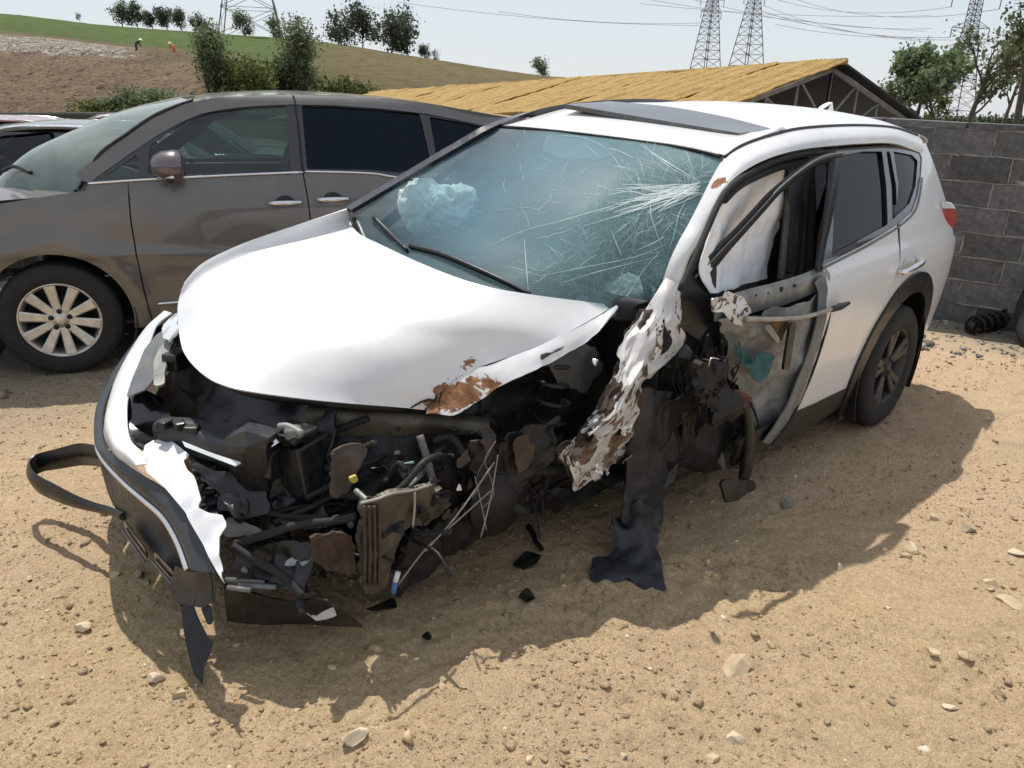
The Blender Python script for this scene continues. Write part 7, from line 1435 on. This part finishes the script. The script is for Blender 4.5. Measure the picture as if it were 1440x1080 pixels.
silver = plain('sedan_paint', (.10, .105, .11), .3, metal=.5, coat=.8, var=.1, dirt=(.3, .27, .22), dirt_amt=.3)
q = at(70, 170, d=7.6); zb = q[2]-1.46
sedan('dark_sedan', (q[0]+1.45*math.cos(R_(-30)), q[1]+1.45*math.sin(R_(-30)), zb), R_(-30), silver, 'dark silver sedan with green tinted windows behind the van bonnet')
redp = plain('red_paint', (.28, .12, .115), .3, coat=.8, var=.12, dirt=(.5, .42, .38), dirt_amt=.4)
q = at(165, 157, d=10.6); zb = q[2]-1.46
sedan('red_car', (q[0]+1.3*math.cos(R_(-30)), q[1]+1.3*math.sin(R_(-30)), zb), R_(-30), redp, 'faded red car whose roof shows between the sedan and the van')
q = at(-5, 163, d=11.2); zb = q[2]-1.46
sedan('red_car', (q[0]+1.6*math.cos(R_(-30)), q[1]+1.6*math.sin(R_(-30)), zb), R_(-30), redp, 'faded red car at the left edge, only its roof in view')

# ================================================================== cast-off strut and tyre by the wall
st = tag(empty('suspension_strut', tuple(at(1400, 455, z=0.02))), 'cast-off black suspension strut with coil lying on gravel by the wall', 'car part'); s0 = np.array(st.location)
a_, b_ = at(1362, 459, z=.07)-s0, at(1415, 447, z=.10)-s0
tube('damper', M['black_plastic'], st, [a_, (a_+b_)/2, b_], [.035, .045, .04], 10)
ax = (b_-a_)/np.linalg.norm(b_-a_); e1_ = np.cross(ax, [0, 0, 1]); e1_ /= np.linalg.norm(e1_); e2_ = np.cross(ax, e1_)
tube('coil', M['dark_metal'], st, [a_+(b_-a_)*(.05+.9*t/30)+.065*(math.cos(t)*e1_+math.sin(t)*e2_) for t in np.linspace(0, 30, 80)], .013, 6, 200)
tube('piston_rod', M['chrome'], st, [b_, at(1448, 440, z=.13)-s0], .014, 8)
for k, px in enumerate((1356, 1392)): plate('bent_tab', M['dark_metal'], st, [at(px, 455, z=.05)-s0, at(px+10, 452, z=.07)-s0, at(px+14, 464, z=.02)-s0, at(px+3, 466, z=.01)-s0], .006, crumple=[(.01, 20, k)])
tyr = at(1486, 448, z=.26)
tw_ = tag(empty('old_tyre', (tyr[0], tyr[1], float(gz0(tyr[0], tyr[1])))), 'worn tyre cut off by the right edge of the picture', 'tyre'); 
lathe('tyre_body', M['rubber'], tw_, [(-.08, .20), (-.10, .24), (-.105, .29), (-.09, .32), (0, .33), (.09, .32), (.105, .29), (.10, .24), (.08, .20)], 48, (0, 0, .32), rot=np.array(Matrix.Rotation(R_(50), 3, 'Z')@Matrix.Rotation(R_(-12), 3, 'X')))
lathe('tyre_bead', M['black_plastic'], tw_, [(-.08, .20), (-.06, .185), (.06, .185), (.08, .20)], 48, (0, 0, .32), rot=np.array(Matrix.Rotation(R_(50), 3, 'Z')@Matrix.Rotation(R_(-12), 3, 'X')))
# ================================================================== two field workers on the hill
def worker(name, base, H, mat_top, mat_leg, label, hatm, seed):
    rt = tag(empty(name, tuple(base)), label, 'person', 'workers bending in the field')
    me = bpy.data.meshes.new('body'); h = H
    J = [(0, 0, .92), (.10, 0, 1.12), (.34, 0, 1.28), (.46, 0, 1.33), (.56, 0, 1.34), (.34, .18, 1.24), (.42, .24, .98), (.50, .22, .72), (.34, -.18, 1.24), (.46, -.24, 1.0), (.58, -.18, .78), (.02, .11, .86), (.10, .13, .48), (0, .13, .08), (.12, .13, .04), (.02, -.11, .86), (.04, -.14, .48), (-.12, -.14, .08), (.0, -.14, .04)]
    E = [(0, 1), (1, 2), (2, 3), (3, 4), (2, 5), (5, 6), (6, 7), (2, 8), (8, 9), (9, 10), (0, 11), (11, 12), (12, 13), (13, 14), (0, 15), (15, 16), (16, 17), (17, 18)]
    Rd = [.16, .17, .18, .07, .11, .08, .06, .045, .08, .06, .045, .11, .08, .06, .045, .11, .08, .06, .045]
    me.from_pydata([tuple(np.array(j)*h) for j in J], E, []); o = bpy.data.objects.new('body', me); COL.objects.link(o); o.parent = rt
    o.modifiers.new('skin', 'SKIN'); sv = me.skin_vertices[0].data
    for k, r_ in enumerate(Rd): sv[k].radius = (r_*h, r_*h)
    sv[0].use_root = True; ss = o.modifiers.new('sub', 'SUBSURF'); ss.levels = 1; ss.render_levels = 1; me.materials.append(mat_top)
    lathe('hat', hatm, rt, [(.16, 0), (.16, .10), (.04, .13), (.02, .24), (0, .24), (0, 0)], 16, np.array([.56, 0, 1.40])*h, rot=[[1, 0, 0], [0, 0, -1], [0, 1, 0]]); rt.rotation_euler = (0, 0, yr+seed); return rt
worker('person', on_hill(192, 75)-np.array([0, 0, .05]), .82, plain('dark_green_cloth', (.04, .07, .04), .9), None, 'field worker in dark green clothes and pale hat, bending', plain('pale_hat', (.75, .8, .7), .8), .2)
worker('person', on_hill(246, 79)-np.array([0, 0, .05]), .80, plain('orange_cloth', (.62, .16, .07), .9), None, 'field worker in bright orange clothes, bending beside the shrubs', plain('yellow_hat', (.65, .6, .35), .8), 2.8)

# ================================================================== bits of plastic fallen from the wreck
for k, (pts, lab) in enumerate([([(720, 790), (742, 776), (762, 782), (756, 796), (735, 800)], 'crumpled black plastic scrap in the shade below the missing wheel'), ([(728, 845), (742, 838), (752, 850), (740, 858)], 'small dark plastic chip in the SUV shadow'), ([(738, 742), (744, 740), (766, 776), (760, 780)], 'short dark metal strip lying under the crushed corner'), ([(515, 858), (552, 846), (562, 856), (530, 868)], 'flat black shard beside the torn undertray'), ([(668, 700), (690, 712), (686, 724), (672, 716)], 'little grey fragment under the frame rail'), ([(1096, 706), (1110, 700), (1118, 708), (1104, 714)], 'tiny pale chip on the shaded dirt by the door'), ([(590, 905), (604, 900), (608, 910), (596, 914)], 'small dark shard near the front edge of the shadow')]):
    P = np.array([at(a, b_, z=0.0) for a, b_ in pts]); P[:, 2] = gz(P[:, 0], P[:, 1])+.010+.012*(np.arange(len(P)) % 2); c_ = P.mean(0)
    o = plate('plastic_shard', M['grey_metal'] if k in (4, 5) else M['black_plastic'], None, P, .004, crumple=[(.008, 20, k)], res=.01); tag(o, lab, 'debris', 'debris fallen from the wreck')

# ---- crumbs of broken glass round the torn corner
r = np.random.default_rng(21); n = 80; gx = np.concatenate([r.normal(-.35, .5, n//2), r.normal(.55, .45, n//2)]); gy = np.concatenate([r.normal(1.05, .30, n//2), r.normal(.75, .35, n//2)]); gzz = gz(gx, gy)
sc_ = r.uniform(.002, .005, (n, 1, 1))*np.array([1, 1, .7]); V = IV[None]*(1+.3*r.normal(0, 1, (n, len(IV), 1)).clip(-1, 1))*sc_+np.stack([gx, gy, gzz+.004], 1)[:, None]
o = link('broken_glass', fast_mesh('broken_glass', V.reshape(-1, 3), (IF[None]+(np.arange(n)*len(IV))[:, None, None]).reshape(-1, 3)), None, plain('glass_crumbs', (.42, .48, .46), .15, coat=.6, var=.3, scale=40), smooth=False)
tag(o, 'crumbs of broken safety glass on the dirt round the wreck', 'broken glass', kind='stuff')
